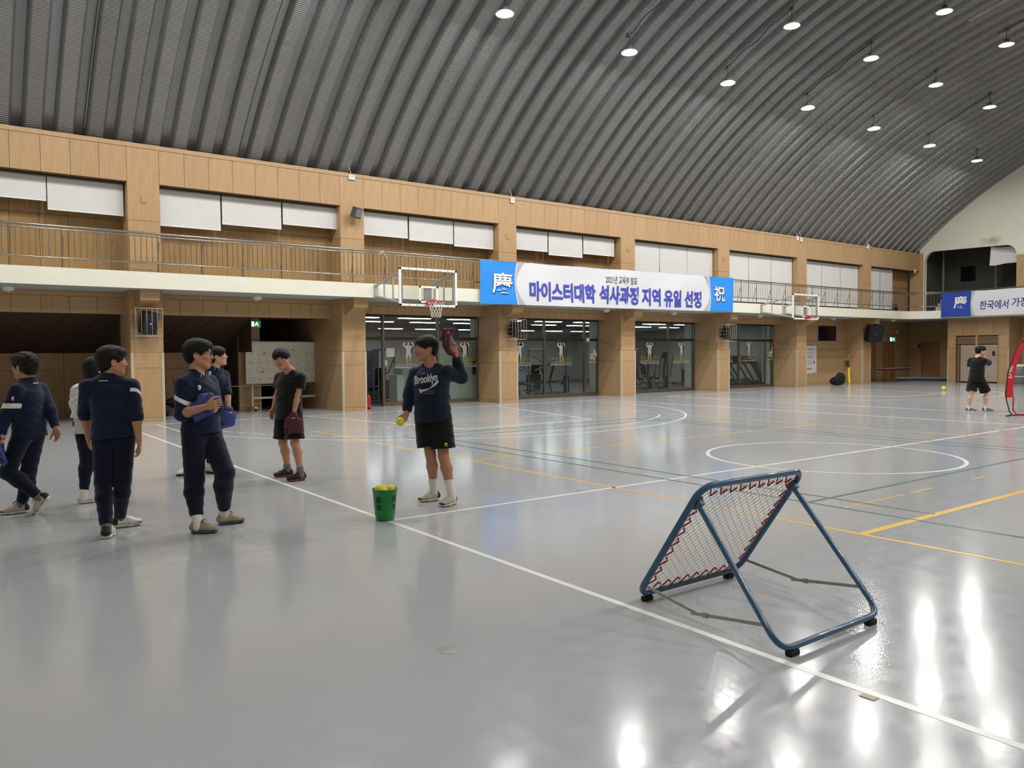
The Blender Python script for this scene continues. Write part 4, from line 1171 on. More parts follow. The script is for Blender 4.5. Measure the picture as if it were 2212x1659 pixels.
def bench(x, y, rz, label):
    t = thing('weight_machine', label, 'exercise machine', (x, y, 0.012), rz, 'weight machines in the fitness room')
    fr = MB().tube([(-0.05, -0.7, 0.05), (-0.05, 0.8, 0.05)], 0.04, 8).tube([(-0.4, -0.6, 0.05), (0.4, -0.6, 0.05)], 0.04, 8).tube([(-0.4, 0.7, 0.05), (0.4, 0.7, 0.05)], 0.04, 8)
    put('base_frame', fr, STEELD, t, True)
    put('seat_post', MB().tube([(-0.05, -0.2, 0.05), (-0.05, -0.1, 0.45)], 0.035, 8), STEELD, t, True)
    put('seat', MB().bbox(-0.25, 0.15, -0.45, 0.0, 0.45, 0.53, 0.03), PAD, t, True)
    put('backrest', MB().bbox(-0.23, 0.13, -0.04, 0.04, 0.0, 0.62, 0.03, Matrix.Translation((0, 0.06, 0.55)) @ Matrix.Rotation(-0.25, 4, 'X')), PAD, t, True)
    for s in (-1, 1):
        put('press_arm', MB().tube([(s * 0.38 - 0.05, 0.55, 1.5), (s * 0.4 - 0.05, -0.05, 1.15), (s * 0.4 - 0.05, -0.45, 0.95), (s * 0.22 - 0.05, -0.5, 0.95)], 0.022, 8), STEELD, t, True)
        put('upright', MB().tube([(s * 0.35 - 0.05, 0.7, 0.05), (s * 0.35 - 0.05, 0.7, 1.75)], 0.035, 8), STEELD, t, True)
    put('leg_roller', MB().tube([(-0.28, -0.62, 0.42), (0.18, -0.62, 0.42)], 0.06, 10), PAD, t, True)
    put('weight_stack', MB().bbox(-0.2, 0.1, 0.6, 0.8, 0.12, 0.75, 0.01), BLACK, t, True)
    put('cross_beam', MB().tube([(-0.4, 0.7, 1.75), (0.3, 0.7, 1.75)], 0.035, 8), STEELD, t, True)
for k, px in enumerate((1578, 1604, 1632, 1662)):
    treadmill(gx(px) + 0.9, G_Y + 1.3, 0.15, '%s treadmill from the left behind the farthest glass front' % ORD[k])
for k, px in enumerate((1390, 1430, 1466)):
    bike(gx(px) + 0.4, G_Y + 1.0, -0.6, '%s grey elliptical trainer from the left behind the glass' % ORD[k])
for k, (px, d, rz) in enumerate(((1128, 1.1, 0.7), (1205, 1.2, -2.2), (1238, 2.2, 0.9), (1268, 3.9, 2.6))):
    bench(gx(px) + 0.5, G_Y + d, rz, '%s black padded weight machine from the left behind the second glass front' % ORD[k])
bench(12.0, G_Y + 2.0, 2.9, 'black padded weight machine seen through the open glass door')
for k, (px, d, rz) in enumerate(((1405, 3.4, 0.4), (1460, 3.8, 0.1), (1590, 4.0, 0.3))):
    bench(gx(px) + 2.2, G_Y + d, rz, 'tall weight machine far back in the fitness room, %s from left' % ORD[k])
t = thing('reception_desk', 'white reception cabinet behind the glass beside the navy sweatshirt', 'desk', (gx(884), G_Y + 0.6, 0))
put('front_panel', MB().bbox(gx(868), gx(884), G_Y + 0.35, G_Y + 0.9, 0, 0.95, 0.01), PALE, t)
put('side_cabinet', MB().bbox(gx(885), gx(905), G_Y + 0.5, G_Y + 1.1, 0, 1.2, 0.01), mat('lilac_grey_panel', (186, 190, 206), rough=0.4), t)
put('stand', MB().tube([(gx(842), G_Y + 0.8, 0), (gx(842), G_Y + 0.8, 1.4)], 0.02, 8), STEEL, t)

# ================================================================ whiteboard on wheels
wy = 22.75
p0, p1 = on_y(529.5, 738, wy), on_y(531.5, 830, wy)
bx0, bz1, bz0 = p0[0], p0[2], p1[2]; bx1 = bx0 + 2.75
t = thing('whiteboard', 'white rolling whiteboard covered with ink doodles', 'whiteboard', ((bx0 + bx1) / 2, wy, 0))
BOARD = mat('whiteboard_enamel', (214, 212, 200), rough=0.25)
put('board', MB().bbox(bx0, bx1, wy - 0.012, wy + 0.012, bz0, bz1, 0.004), BOARD, t)
fr = MB()
for a in ((bx0 - 0.01, bx1 + 0.01, bz1 - 0.015, bz1 + 0.012), (bx0 - 0.01, bx1 + 0.01, bz0 - 0.012, bz0 + 0.015), (bx0 - 0.012, bx0 + 0.012, bz0, bz1), (bx1 - 0.012, bx1 + 0.012, bz0, bz1)):
    fr.bbox(a[0], a[1], wy - 0.02, wy + 0.02, a[2], a[3], 0.003)
put('board_frame', fr, ALU, t)
put('pen_tray', MB().bbox(bx0 - 0.62, bx1 + 0.1, wy - 0.08, wy - 0.02, bz0 - 0.06, bz0 - 0.035, 0.004), ALU, t)
WP = mat('cream_leg_paint', (206, 202, 186), rough=0.5)
for x in (bx0 + 0.15, bx1 - 0.45):
    put('leg', MB().bbox(x, x + 0.05, wy - 0.03, wy + 0.03, 0.1, bz0, 0.004), WP, t)
    put('foot', MB().bbox(x - 0.02, x + 0.07, wy - 0.32, wy + 0.32, 0.07, 0.12, 0.006), WP, t)
    for s in (-0.28, 0.28):
        put('caster', MB().lathe([(0, 0.02), (0.035, 0.02), (0.038, 0), (0.035, -0.02), (0, -0.02)], 14, Matrix.Translation((x + 0.025, wy + s, 0.038)) @ Matrix.Rotation(PI / 2, 4, 'Y')), RUBBER, t)
put('stretcher', MB().bbox(bx0 + 0.2, bx1 - 0.45, wy - 0.02, wy + 0.02, 0.33, 0.39, 0.004), WP, t)
INK = mat('grey_marker_ink', (120, 118, 110), rough=0.6); INKB = mat('black_marker_ink', (34, 32, 32), rough=0.6)
dood = MB(); rnd = random.Random(5)
def stroke(mb, pts, r=0.0035):
    mb.tube([(x, wy - 0.0135, z) for x, z in pts], r, 4, caps=False)
for gx_ in range(11):
    for gz_ in range(4):
        cx = bx0 + 0.16 + gx_ * 0.235 + rnd.uniform(-0.05, 0.05); cz = bz0 + 0.14 + gz_ * 0.245 + rnd.uniform(-0.04, 0.04)
        kind = rnd.random(); s = rnd.uniform(0.05, 0.11)
        if kind < 0.45:
            stroke(dood, [(cx + s * math.cos(a) * rnd.uniform(.85, 1.1), cz + s * math.sin(a) * rnd.uniform(.8, 1.05)) for a in [2 * PI * k / 12 for k in range(13)]])
            for e in (-0.4, 0.4): stroke(dood, [(cx + e * s - 0.012, cz + 0.2 * s), (cx + e * s + 0.012, cz + 0.22 * s)], 0.004)
            stroke(dood, [(cx - 0.3 * s, cz - 0.4 * s), (cx, cz - 0.5 * s), (cx + 0.3 * s, cz - 0.38 * s)])
        elif kind < 0.8:
            x, z = cx - s, cz
            pts = [(x, z)]
            for k in range(7):
                x += s * 0.3; z = cz + rnd.uniform(-0.5, 0.5) * s; pts.append((x, z))
            stroke(dood, pts)
            stroke(dood, [(cx - s, cz - s * 0.7), (cx + s, cz - s * 0.6)], 0.003)
        else:
            stroke(dood, [(cx, cz + s), (cx + 0.01, cz - s * 0.6), (cx - 0.04, cz - s)]); stroke(dood, [(cx - s * .7, cz + s * .3), (cx + s * .6, cz + s * .35)])
put('marker_drawing', dood, INK, t)
bold = MB()
for px, pts in ((632, [(-.05, 0), (0, .012), (.05, 0.02)]), (570, [(0, .06), (.005, -.05)]), (566, [(-.04, 0), (0, .015), (.04, 0)]), (690, [(-0.02, .05), (.03, -.06)])):
    py = {632: 757, 570: 762, 566: 804, 690: 790}[px]
    c = on_y(px, py, wy)
    stroke(bold, [(c[0] + a, c[2] + b) for a, b in pts], 0.009)
put('bold_strokes', bold, INKB, t)
# eraser on the tray
tag(put('board_eraser', MB().bbox(bx0 + 1.0, bx0 + 1.18, wy - 0.075, wy - 0.03, bz0 - 0.035, bz0 + 0.005, 0.006), mat('grey_felt', (110, 110, 122), rough=0.9)), 'grey felt eraser lying on the whiteboard tray', 'eraser')
tag(put('dark_bin', MB().lathe([(0, 0.0), (0.16, 0.0), (0.2, 0.55), (0.19, 0.55), (0.16, 0.02)], 18, Matrix.Translation((9.15, 24.2, 0))), mat('dark_grey_bin', (44, 44, 48), rough=0.5)), 'dark bin standing in the passage behind the whiteboard', 'bin')
# ================================================================ trolley behind the first column
t = thing('hand_trolley', 'black folding trolley parked beside the first column', 'trolley', (5.2, 22.6, 0))
tx, ty = on_y(372, 860, 22.3)[0], 22.3
put('platform', MB().bbox(tx - 0.25, tx + 0.45, ty - 0.25, ty + 0.25, 0.16, 0.22, 0.01), mat('dark_red_brown_metal', (58, 40, 36), rough=0.5), t)
put('handle', MB().tube([(tx - 0.22, ty - 0.2, 0.2), (tx - 0.22, ty - 0.2, 1.0), (tx - 0.22, ty + 0.2, 1.0), (tx - 0.22, ty + 0.2, 0.2)], 0.016, 8), mat('dark_red_brown_metal', (58, 40, 36)), t)
put('cross_bar', MB().tube([(tx - 0.22, ty - 0.2, 0.7), (tx - 0.22, ty + 0.2, 0.7)], 0.012, 8), BLACK, t)
put('side_bar', MB().tube([(tx + 0.1, ty + 0.2, 0.2), (tx + 0.1, ty + 0.2, 0.98)], 0.012, 8), BLACK, t)
for sx_ in (-0.2, 0.38):
    for sy_ in (-0.2, 0.2):
        put('wheel', MB().lathe([(0, 0.025), (0.07, 0.025), (0.08, 0.01), (0.08, -0.01), (0.07, -0.025), (0, -0.025)], 16, Matrix.Translation((tx + sx_, ty + sy_, 0.08)) @ Matrix.Rotation(PI / 2, 4, 'X')), RUBBER, t)
tag(put('dark_bundle', MB().grid(lambda u, v: (tx + 0.08 + 0.3 * math.cos(2 * PI * u) * math.sin(PI * v) * (1 + .1 * math.sin(9 * u)), ty + 0.2 * math.sin(2 * PI * u) * math.sin(PI * v), 0.36 - 0.14 * math.cos(PI * v) * (1 + .15 * math.sin(7 * u + 3 * v))), 24, 10), mat('black_cloth', (20, 20, 24), rough=0.8)), 'black equipment bundle lying on the folding trolley', 'bundle')
# fire extinguisher
c = on_z(799, 884); ex, ey = c[0], W + 0.25
t = thing('fire_extinguisher', 'red fire extinguisher standing by the open glass door', 'fire extinguisher', (ex, ey, 0))
M = Matrix.Translation((ex, ey, 0))
put('cylinder', MB().lathe([(0, 0.03), (0.055, 0.03), (0.06, 0.05), (0.06, 0.33), (0.045, 0.38), (0.02, 0.41), (0.018, 0.44)], 18, M), mat('extinguisher_red', (186, 34, 30), rough=0.3), t)
put('label_band', MB().lathe([(0.0608, 0.10), (0.0608, 0.12)], 18, M), mat('orange_band', (220, 130, 70)), t)
put('valve', MB().bbox(ex - 0.02, ex + 0.05, ey - 0.015, ey + 0.015, 0.43, 0.48, 0.005), BLACK, t)
put('hose', MB().tube([(ex - 0.02, ey, 0.45), (ex - 0.09, ey, 0.42), (ex - 0.08, ey, 0.2)], 0.01, 6), BLACK, t)
put('base_ring', MB().lathe([(0.058, 0.0), (0.062, 0.0), (0.062, 0.04), (0.058, 0.04)], 18, M), BLACK, t)
# ================================================================ far things: poster, bag, bats, table, shutters, mats, ball
q0, q1 = on_y(1739.5, 747, PB_Y - 0.02), on_y(1763.5, 806, PB_Y - 0.02)
t = thing('poster', 'white printed poster on the far wooden wall', 'poster', ((q0[0] + q1[0]) / 2, PB_Y - 0.02, q1[2]))
pw, pz0, pz1 = q1[0] - q0[0], q1[2], q0[2]; py_ = PB_Y - 0.022
put('sheet', MB().box(q0[0], q1[0], py_, py_ + 0.006, pz0, pz1), WHITE, t)
GT = mat('grey_print', (150, 150, 156), rough=0.8); ht = pz1 - pz0
pr = MB()
for (f0, f1, v) in ((.15, .85, .76), (.15, .78, .73), (.15, .45, .66), (.15, .5, .62), (.15, .75, .60), (.15, .7, .56), (.15, .8, .47), (.15, .72, .44), (.15, .7, .41), (.15, .66, .38), (.15, .6, .35), (.15, .62, .32)):
    pr.box(q0[0] + pw * f0, q0[0] + pw * f1, py_ - 0.001, py_, pz0 + ht * v, pz0 + ht * (v + 0.012))
put('text_lines', pr, GT, t)
put('headline', MB().box(q0[0] + pw * .2, q0[0] + pw * .82, py_ - 0.001, py_, pz0 + ht * .86, pz0 + ht * .885), mat('blue_grey_print', (110, 120, 160)), t)
put('red_box', MB().box(q0[0] + pw * .12, q0[0] + pw * .55, py_ - 0.001, py_, pz0 + ht * .14, pz0 + ht * .19), mat('pink_red_print', (206, 110, 114)), t)
put('portrait', MB().lathe([(0, 0.001), (0.06, 0.001)], 14, Matrix.Translation((q0[0] + pw * .8, py_ - 0.001, pz0 + ht * .38)) @ Matrix.Rotation(PI / 2, 4, 'X')), mat('portrait_skin', (196, 150, 130)), t)
put('portrait_hair', MB().lathe([(0, 0.002), (0.065, 0.002)], 14, Matrix.Translation((q0[0] + pw * .8, py_ - 0.002, pz0 + ht * .41)) @ Matrix.Rotation(PI / 2, 4, 'X') @ Matrix.Scale(0.6, 4, (0, 1, 0))), BLACK, t)
put('footer_mark', MB().box(q0[0] + pw * .72, q0[0] + pw * .9, py_ - 0.001, py_, pz0 + ht * .025, pz0 + ht * .045), BLACK, t)
c = on_z(1811, 832); bgx, bgy = c[0], 20.6
def bagf(u, v):
    a = 2 * PI * u; r = math.sin(PI * v) ** 0.6
    return (bgx + 0.52 * r * math.cos(a) * (1 + .08 * math.sin(3 * a)), bgy + 0.25 * r * math.sin(a), 0.25 * (1 - math.cos(PI * v)) * (1 + 0.22 * math.cos(a + .6)))
t = thing('sports_bag', 'black slouching sports bag on the floor below the dark window', 'bag', (bgx, bgy, 0))
put('body', MB().grid(bagf, 24, 10), mat('black_cloth', (20, 20, 24)), t)
put('strap', MB().tube([(bgx - 0.4, bgy - 0.1, 0.35), (bgx - 0.5, bgy - 0.3, 0.1), (bgx - 0.62, bgy - 0.3, 0.02)], 0.02, 6), BLACK, t)
put('handle', MB().tube([(bgx - 0.1, bgy, 0.5), (bgx + 0.05, bgy, 0.58), (bgx + 0.2, bgy, 0.48)], 0.018, 6), BLACK, t)
YB = mat('yellow_plastic_bat', (228, 204, 30), rough=0.4); BG = mat('bat_grip_dark', (40, 44, 40), rough=0.7)
c = on_z(1836, 828); yx, yy = c[0] - 0.2, 21.3
for k, (dx, top) in enumerate(((-0.34, 0.03), (0.36, -0.03))):
    t = thing('yellow_bat', ('left' if k == 0 else 'right') + ' of two yellow bats leaning together at the far wall', 'bat', (yx + dx, yy - 0.15, 0), group='yellow bats')
    a, b = np.array((yx + dx, yy - 0.2, 0.0)), np.array((yx + top, yy + 0.1 + 0.1 * k, 1.12))
    P = [a + (b - a) * s for s in (0, 0.03, 0.5, 0.66, 0.7)]
    put('barrel', MB().tube(P, [0.05, 0.062, 0.055, 0.035, 0.028], 10), YB, t)
    put('grip', MB().tube([a + (b - a) * s for s in (0.7, 0.97, 1.0)], [0.026, 0.026, 0.04], 10), BG, t)
# folding table
c0, c1, c2 = on_z(1908, 829), on_z(1931, 829.5), on_z(1953, 827)
t = thing('folding_table', 'small wood-topped table with steel legs at the far wall', 'table', (39.2, 20.6, 0))
tx0, tx1, ty0, ty1, tz = 38.35, 40.6, 20.3, 20.95, 0.73
put('tabletop', MB().bbox(tx0, tx1, ty0, ty1, tz - 0.03, tz, 0.005), mat('table_veneer', (150, 112, 74), rough=0.4), t)
put('apron', MB().bbox(tx0 + 0.02, tx1 - 0.02, ty0 + 0.02, ty1 - 0.02, tz - 0.10, tz - 0.03, 0.004), mat('dark_red_apron', (58, 34, 34), rough=0.5), t)
for x in (tx0 + 0.06, tx1 - 0.06):
    for y in (ty0 + 0.05, ty1 - 0.05):
        put('leg', MB().tube([(x, y, 0), (x, y, tz - 0.09)], 0.018, 8), STEEL, t)
# roller shutters in the end block
SH = mat('shutter_slat_paint', (184, 166, 148), rough=0.55); SHD = mat('vent_dark', (38, 28, 22), rough=0.8)
ym = (shy0 + shy1) / 2
rsh = struct_root('door_4')
put('backing', MB().box(SX - 0.004, SX + 0.003, shy0, shy1, 0.0, shz), SHD, rsh)
for a, b in ((shy0 + 0.02, ym - 0.06), (ym + 0.06, shy1 - 0.22)):
    n = 26
    for k in range(n):
        z0 = 0.06 + k * (1.86 - 0.06) / n
        boxpart('slat', SX - 0.028, SX - 0.006, a, b, z0 + 0.006, z0 + (1.80) / n - 0.006, SH, rsh, 0.005)
for a, b in ((shy0 + 0.02, ym - 0.06), (ym + 0.06, shy1 - 0.05)):
    for k in range(6):
        z0 = 1.92 + k * 0.062
        boxpart('louver', SX - 0.026, SX - 0.006, a, b, z0, z0 + 0.028, WOOD, rsh, 0.003)
for k in range(34):
    z0 = 0.05 + k * 0.054
    boxpart('louver', SX - 0.026, SX - 0.006, shy1 - 0.18, shy1 - 0.05, z0, z0 + 0.024, WOOD, rsh, 0.003)
put('centre_post', MB().bbox(SX - 0.04, SX - 0.006, ym - 0.05, ym + 0.05, 0, shz, 0.004), WOOD, rsh)
put('frame', MB().bbox(SX - 0.05, SX - 0.006, shy0 - 0.05, shy0, 0, shz + 0.05, 0.004).bbox(SX - 0.05, SX - 0.006, shy1, shy1 + 0.05, 0, shz + 0.05, 0.004).bbox(SX - 0.05, SX - 0.006, shy0, shy1, shz, shz + 0.05, 0.004), WOOD, rsh)
put('lock_plate', MB().bbox(SX - 0.034, SX - 0.028, shy0 + 0.12, shy0 + 0.24, 1.32, 1.55, 0.003), BLACK, rsh)
# rolled mats and the leaning blue mat in the recess
tag(put('rolled_mat', MB().tube([(41.9, 21.75, 0.09), (43.0, 21.2, 0.09), (43.5, 19.3, 0.09)], 0.085, 12), mat('pale_green_mat', (150, 160, 140), rough=0.7)), 'pale green rolled mat along the far recess floor', 'mat')
tag(put('rolled_mat', MB().tube([(41.6, 21.6, 0.06), (42.7, 21.0, 0.06), (43.2, 19.2, 0.06)], 0.055, 12), mat('blue_mat', (50, 66, 112), rough=0.7)), 'thin dark blue rolled mat in front of the green one', 'mat')
M = Matrix.Translation((43.0, 18.95, 0)) @ Matrix.Rotation(0.35, 4, 'X')
tag(put('leaning_mat', MB().bbox(-0.7, 0.6, -0.06, 0.06, 0.02, 1.45, 0.03, Matrix.Translation((43.0, 19.2, 0.0)) @ Matrix.Rotation(0.22, 4, 'X')), mat('blue_mat', (50, 66, 112))), 'blue mat leaning beside the shutter block', 'mat')
c = on_x(1986.5, 748, EX - 0.03)
tag(put('door_sign', MB().bbox(EX - 0.04, EX - 0.016, c[1] - 0.10, c[1] + 0.10, c[2] - 0.1, c[2] + 0.1, 0.004), mat('blue_sign', (60, 62, 130), rough=0.5)), 'small blue sign beside the far single door', 'sign')
c = on_y(1880, 757, EY - 0.05)
tag(put('paper_notice', MB().box(c[0] - 0.1, c[0] + 0.1, EY - 0.03, EY - 0.016, c[2] - 0.2, c[2] + 0.14), WHITE), 'white paper notice right of the farthest column', 'notice')
c = on_x(1937, 708, EX - 0.1)
tag(put('camera_box', MB().bbox(EX - 1.6, EX - 1.45, EY - 0.12, EY - 0.016, 2.55, 2.68, 0.01), WHITE), 'tiny white box on the wall above the far doors', 'box')
tag(put('balcony_box', MB().bbox(39.9, 40.35, 20.9, 21.06, zt, zt + 0.45, 0.01), BLACK), 'black box standing on the balcony by its rounded corner', 'box')
BALL = mat('yellow_ball_foam', (222, 206, 44), rough=0.6, bump=0.15, bscale=90)
def ball_mesh(c, r):
    return MB().lathe([(r * math.sin(PI * k / 12), -r * math.cos(PI * k / 12)) for k in range(13)], 20, Matrix.Translation(Vector(c)))
c = on_z(2038.5, 840.5)
tag(put('yellow_ball', ball_mesh((c[0] - 1.2, c[1] - 0.55, 0.085), 0.085), BALL), 'yellow ball lying alone on the far floor left of the player', 'ball')
# big water jug behind the pitching net
jx, jy = 41.0, 15.45
t = thing('water_jug', 'grey clear barrel standing behind the pitching net', 'barrel', (jx, jy, 0))
jm = Matrix.Translation((jx, jy, 0))
put('body', MB().lathe([(0, 0.0), (0.33, 0.0), (0.36, 0.05), (0.36, 0.8), (0.33, 0.85), (0, 0.86)], 20, jm), mat('smoky_plastic', (110, 112, 110), rough=0.25), t)
put('lid', MB().lathe([(0.37, 0.82), (0.37, 0.90), (0, 0.92)], 20, jm), WHITE, t)
put('hoop', MB().lathe([(0.365, 0.33), (0.365, 0.37)], 20, jm), WHITE, t)
# ================================================================ rebound net (foreground)
BLUE = mat('blue_powder_coat', (40, 84, 116), rough=0.28, coat=0.3)
CORD = mat('net_cord_white', (232, 230, 216), rough=0.8)
REDC = mat('red_elastic_cord', (160, 20, 44), rough=0.7)
BRACE = mat('galvanised_brace', (150, 150, 142), rough=0.35, metal=0.7)
t = thing('rebound_net', 'blue tubular rebound frame with white net and red lacing', 'rebound net', (3.95, 2.9, 0))
nx0, nx1 = 3.478, 4.462
Bq, Tq = np.array((0, 3.42, 0.05)), np.array((0, 2.915, 0.795))
Vn = (Tq - Bq); NL = np.linalg.norm(Vn); Vn = Vn / NL
def nf(u, v): return np.array((nx0 + u, 0, 0)) + Bq + Vn * v
def rounded(w, h, r, n=7):
    pts = []
    for cx, cy, a0 in ((w - r, r, -90), (w - r, h - r, 0), (r, h - r, 90), (r, r, 180)):
        for k in range(n):
            a = math.radians(a0 + 90 * k / (n - 1)); pts.append((cx + r * math.cos(a), cy + r * math.sin(a)))
    return pts
NW = nx1 - nx0
put('net_frame', MB().tube([nf(u, v) for u, v in rounded(NW, NL, 0.095)], 0.0205, 14, closed=True), BLUE, t)
# white net: two families of diagonal cords, slightly sagging
net = MB(); m_ = 0.052; x_lo, x_hi, y_lo, y_hi = m_, NW - m_, m_, NL - m_
Nn = np.cross(np.array((1.0, 0, 0)), Vn)
def sag(u, v): return 0.012 * math.sin(PI * (u - x_lo) / (x_hi - x_lo)) * math.sin(PI * (v - y_lo) / (y_hi - y_lo))
st = 0.0585
for fam in (1, -1):
    c0 = -2.0
    while c0 < 2.0:
        c0 += st
        # line v = fam * k * u + c0
        k = fam * 0.92
        us = [x_lo, x_hi] + [(y_lo - c0) / k, (y_hi - c0) / k]
        us = sorted(us)[1:3]
        um = sum(us) / 2
        if not (y_lo - 1e-6 <= k * um + c0 <= y_hi + 1e-6) or not (x_lo <= um <= x_hi) or us[1] - us[0] < 0.01: continue
        pts = []
        nseg = max(2, int((us[1] - us[0]) / 0.08))
        for i in range(nseg + 1):
            u = us[0] + (us[1] - us[0]) * i / nseg; v = k * u + c0
            pts.append(nf(u, v) + Nn * (-sag(u, v)))
        net.tube(pts, 0.0024, 4, caps=False)
put('net', net, CORD, t)
# lacing: zigzag round the rim, alternately red elastic and white cord
red, wht = MB(), MB()
def lace(pa, pb, n, inward):
    pa, pb = np.array(pa), np.array(pb)
    for k in range(n):
        a = pa + (pb - pa) * k / n; b = pa + (pb - pa) * (k + 0.5) / n; c = pa + (pb - pa) * (k + 1) / n
        i_ = np.array(inward)
        A, C, Bm = nf(*(a - i_ * 0.045)), nf(*(c - i_ * 0.045)), nf(*(b + i_ * 0.034))
        q = Nn * 0.004
        (red if True else wht).tube([A + q, Bm + q], 0.0046, 5); red.tube([Bm + q, nf(*(pa + (pb - pa) * (k + 0.95) / n + i_ * 0.004)) + q], 0.0046, 5)
        d = (pb - pa) / n * 0.5
        wht.tube([nf(*(a + d - i_ * 0.045)) - q, nf(*(b + d * 0.6 + i_ * 0.03)) - q, nf(*(c + d * 0.4 - i_ * 0.045)) - q], 0.0032, 5)
lace((x_lo + 0.03, y_lo), (x_hi - 0.03, y_lo), 9, (0, 1)); lace((x_lo + 0.03, y_hi), (x_hi - 0.03, y_hi), 9, (0, -1))
lace((x_lo, y_lo + 0.03), (x_lo, y_hi - 0.03), 9, (1, 0)); lace((x_hi, y_lo + 0.03), (x_hi, y_hi - 0.03), 9, (-1, 0))
put('red_lacing', red, REDC, t); put('white_lacing', wht, CORD, t)
# leg frame
HL, HR = nf(0.03, NL * 0.845) + np.array((0, -0.03, 0)), nf(NW - 0.03, NL * 0.845) + np.array((0, -0.03, 0))
BLc, BRc = np.array((3.385, 2.335, 0.045)), np.array((4.335, 2.335, 0.045))
def corner(a, c, b, r=0.11, n=7):
    a, b, c = map(np.array, (a, b, c)); da = (a - c) / np.linalg.norm(a - c); db = (b - c) / np.linalg.norm(b - c)
    P0, P1 = c + da * r, c + db * r
    return [(1 - s) ** 2 * P0 + 2 * s * (1 - s) * c + s * s * P1 for s in [k / (n - 1) for k in range(n)]]
legp = [HL] + corner(HL, BLc, BRc) + corner(BLc, BRc, HR) + [HR]
put('leg_frame', MB().tube(legp, 0.0175, 14), BLUE, t)
for Hh, s in ((HL, -1), (HR, 1)):
    Mh = Matrix.Translation(Vector(Hh + np.array((0, 0.012, 0.01)))) @ Matrix.Rotation(-0.6, 4, 'X')
    hg = put('hinge', MB().bbox(-0.022, 0.022, -0.035, 0.035, -0.03, 0.03, 0.006, Mh), BLUE, t)
    put('rivet', MB().lathe([(0, 0.004), (0.007, 0.003), (0.008, 0)], 10, Mh @ Matrix.Translation((0, -0.036, 0.0)) @ Matrix.Rotation(PI / 2, 4, 'X')), STEEL, hg)
for c, rot in (((3.56, 3.42), 0), ((4.36, 3.42), 0), ((3.49, 2.335), 0), ((4.24, 2.335), 0)):
    put('rubber_foot', MB().bbox(c[0] - 0.038, c[0] + 0.038, c[1] - 0.02, c[1] + 0.022, 0.0, 0.030, 0.005), RUBBER, t)
for (a, b, c) in (((nx0 + 0.0, 3.375, 0.125), (3.462, 2.93, 0.062), (3.398, 2.44, 0.148)), ((nx1 - 0.0, 3.375, 0.125), (4.435, 2.93, 0.085), (4.352, 2.44, 0.17))):
    a, b, c = map(np.array, (a, b, c))
    for nm, p_, q_ in (('brace', a, b), ('brace', b - (c - b) * 0.12, c)):
        d = Vector(q_ - p_); L = d.length; M = Matrix.Translation(Vector(p_)) @ d.to_track_quat('Y', 'Z').to_matrix().to_4x4()
        put(nm, MB().bbox(-0.002, 0.002, 0, L, -0.010, 0.010, 0.0008, M), BRACE, t)
    d = Vector(c - b).normalized()
    put('brace_clip', MB().bbox(-0.006, 0.006, -0.02, 0.02, -0.016, 0.016, 0.002, Matrix.Translation(Vector(b + (c - b) * 0.12)) @ d.to_track_quat('Y', 'Z').to_matrix().to_4x4()), BRACE, t)
    for p_ in (a, c): put('bolt', MB().lathe([(0, 0.006), (0.006, 0.005), (0.008, 0)], 8, Matrix.Translation(Vector(p_)) @ Matrix.Rotation(-PI / 2, 4, 'Y')), STEEL, t)

# ================================================================ bucket of balls
c = on_z(829, 1127)
bc = (c[0] + 0.05, c[1] + 0.07)
GREEN = mat('green_bucket_plastic', (22, 134, 62), rough=0.35)
t = thing('ball_bucket', 'green plastic bucket with black lettering at the line crossing', 'bucket', (bc[0], bc[1], 0))
M = Matrix.Translation((bc[0], bc[1], 0))
put('wall', MB().lathe([(0, 0.004), (0.080, 0.0), (0.086, 0.004), (0.090, 0.035), (0.0935, 0.04), (0.115, 0.288), (0.119, 0.29), (0.121, 0.297), (0.119, 0.302), (0.113, 0.3), (0.09, 0.045), (0, 0.03)], 36, M), GREEN, t)
LET = mat('black_bucket_lettering', (14, 22, 18), rough=0.6)
def on_bucket(ang, z):
    r = 0.0935 + (z - 0.04) / 0.248 * 0.0215 + 0.0012
    return (bc[0] + r * math.cos(ang), bc[1] + r * math.sin(ang), z)
va = math.atan2(-bc[1], -bc[0])
def bucket_word(s, a_c, z_c, w, h):
    me, co = text_mesh(s, 1.0, 0.03, 0.0, w, h)
    set_co(me, np.array([on_bucket(va + a_c + x / 0.105, z_c + z) for x, z in co[:, :2]])); put('lettering', me, LET, t)
bucket_word('AIR', -0.62, 0.205, 0.062, 0.062); bucket_word('UPRC', -0.60, 0.135, 0.062, 0.048)
bucket_word('SI', 0.86, 0.21, 0.05, 0.05); bucket_word('TO', 0.9, 0.13, 0.045, 0.05)
br_ = 0.044
for k, (a, rr, z, lab) in enumerate(((va - 0.95, 0.062, 0.297, 'left'), (va + 1.1, 0.062, 0.296, 'right'), (va + 0.0, 0.055, 0.268, 'front'), (va + PI, 0.06, 0.272, 'rear'))):
    tag(put('yellow_ball', ball_mesh((bc[0] + rr * math.cos(a), bc[1] + rr * math.sin(a), z), br_), BALL), '%s yellow ball peeking out of the green bucket' % lab, 'ball', 'balls in the bucket')

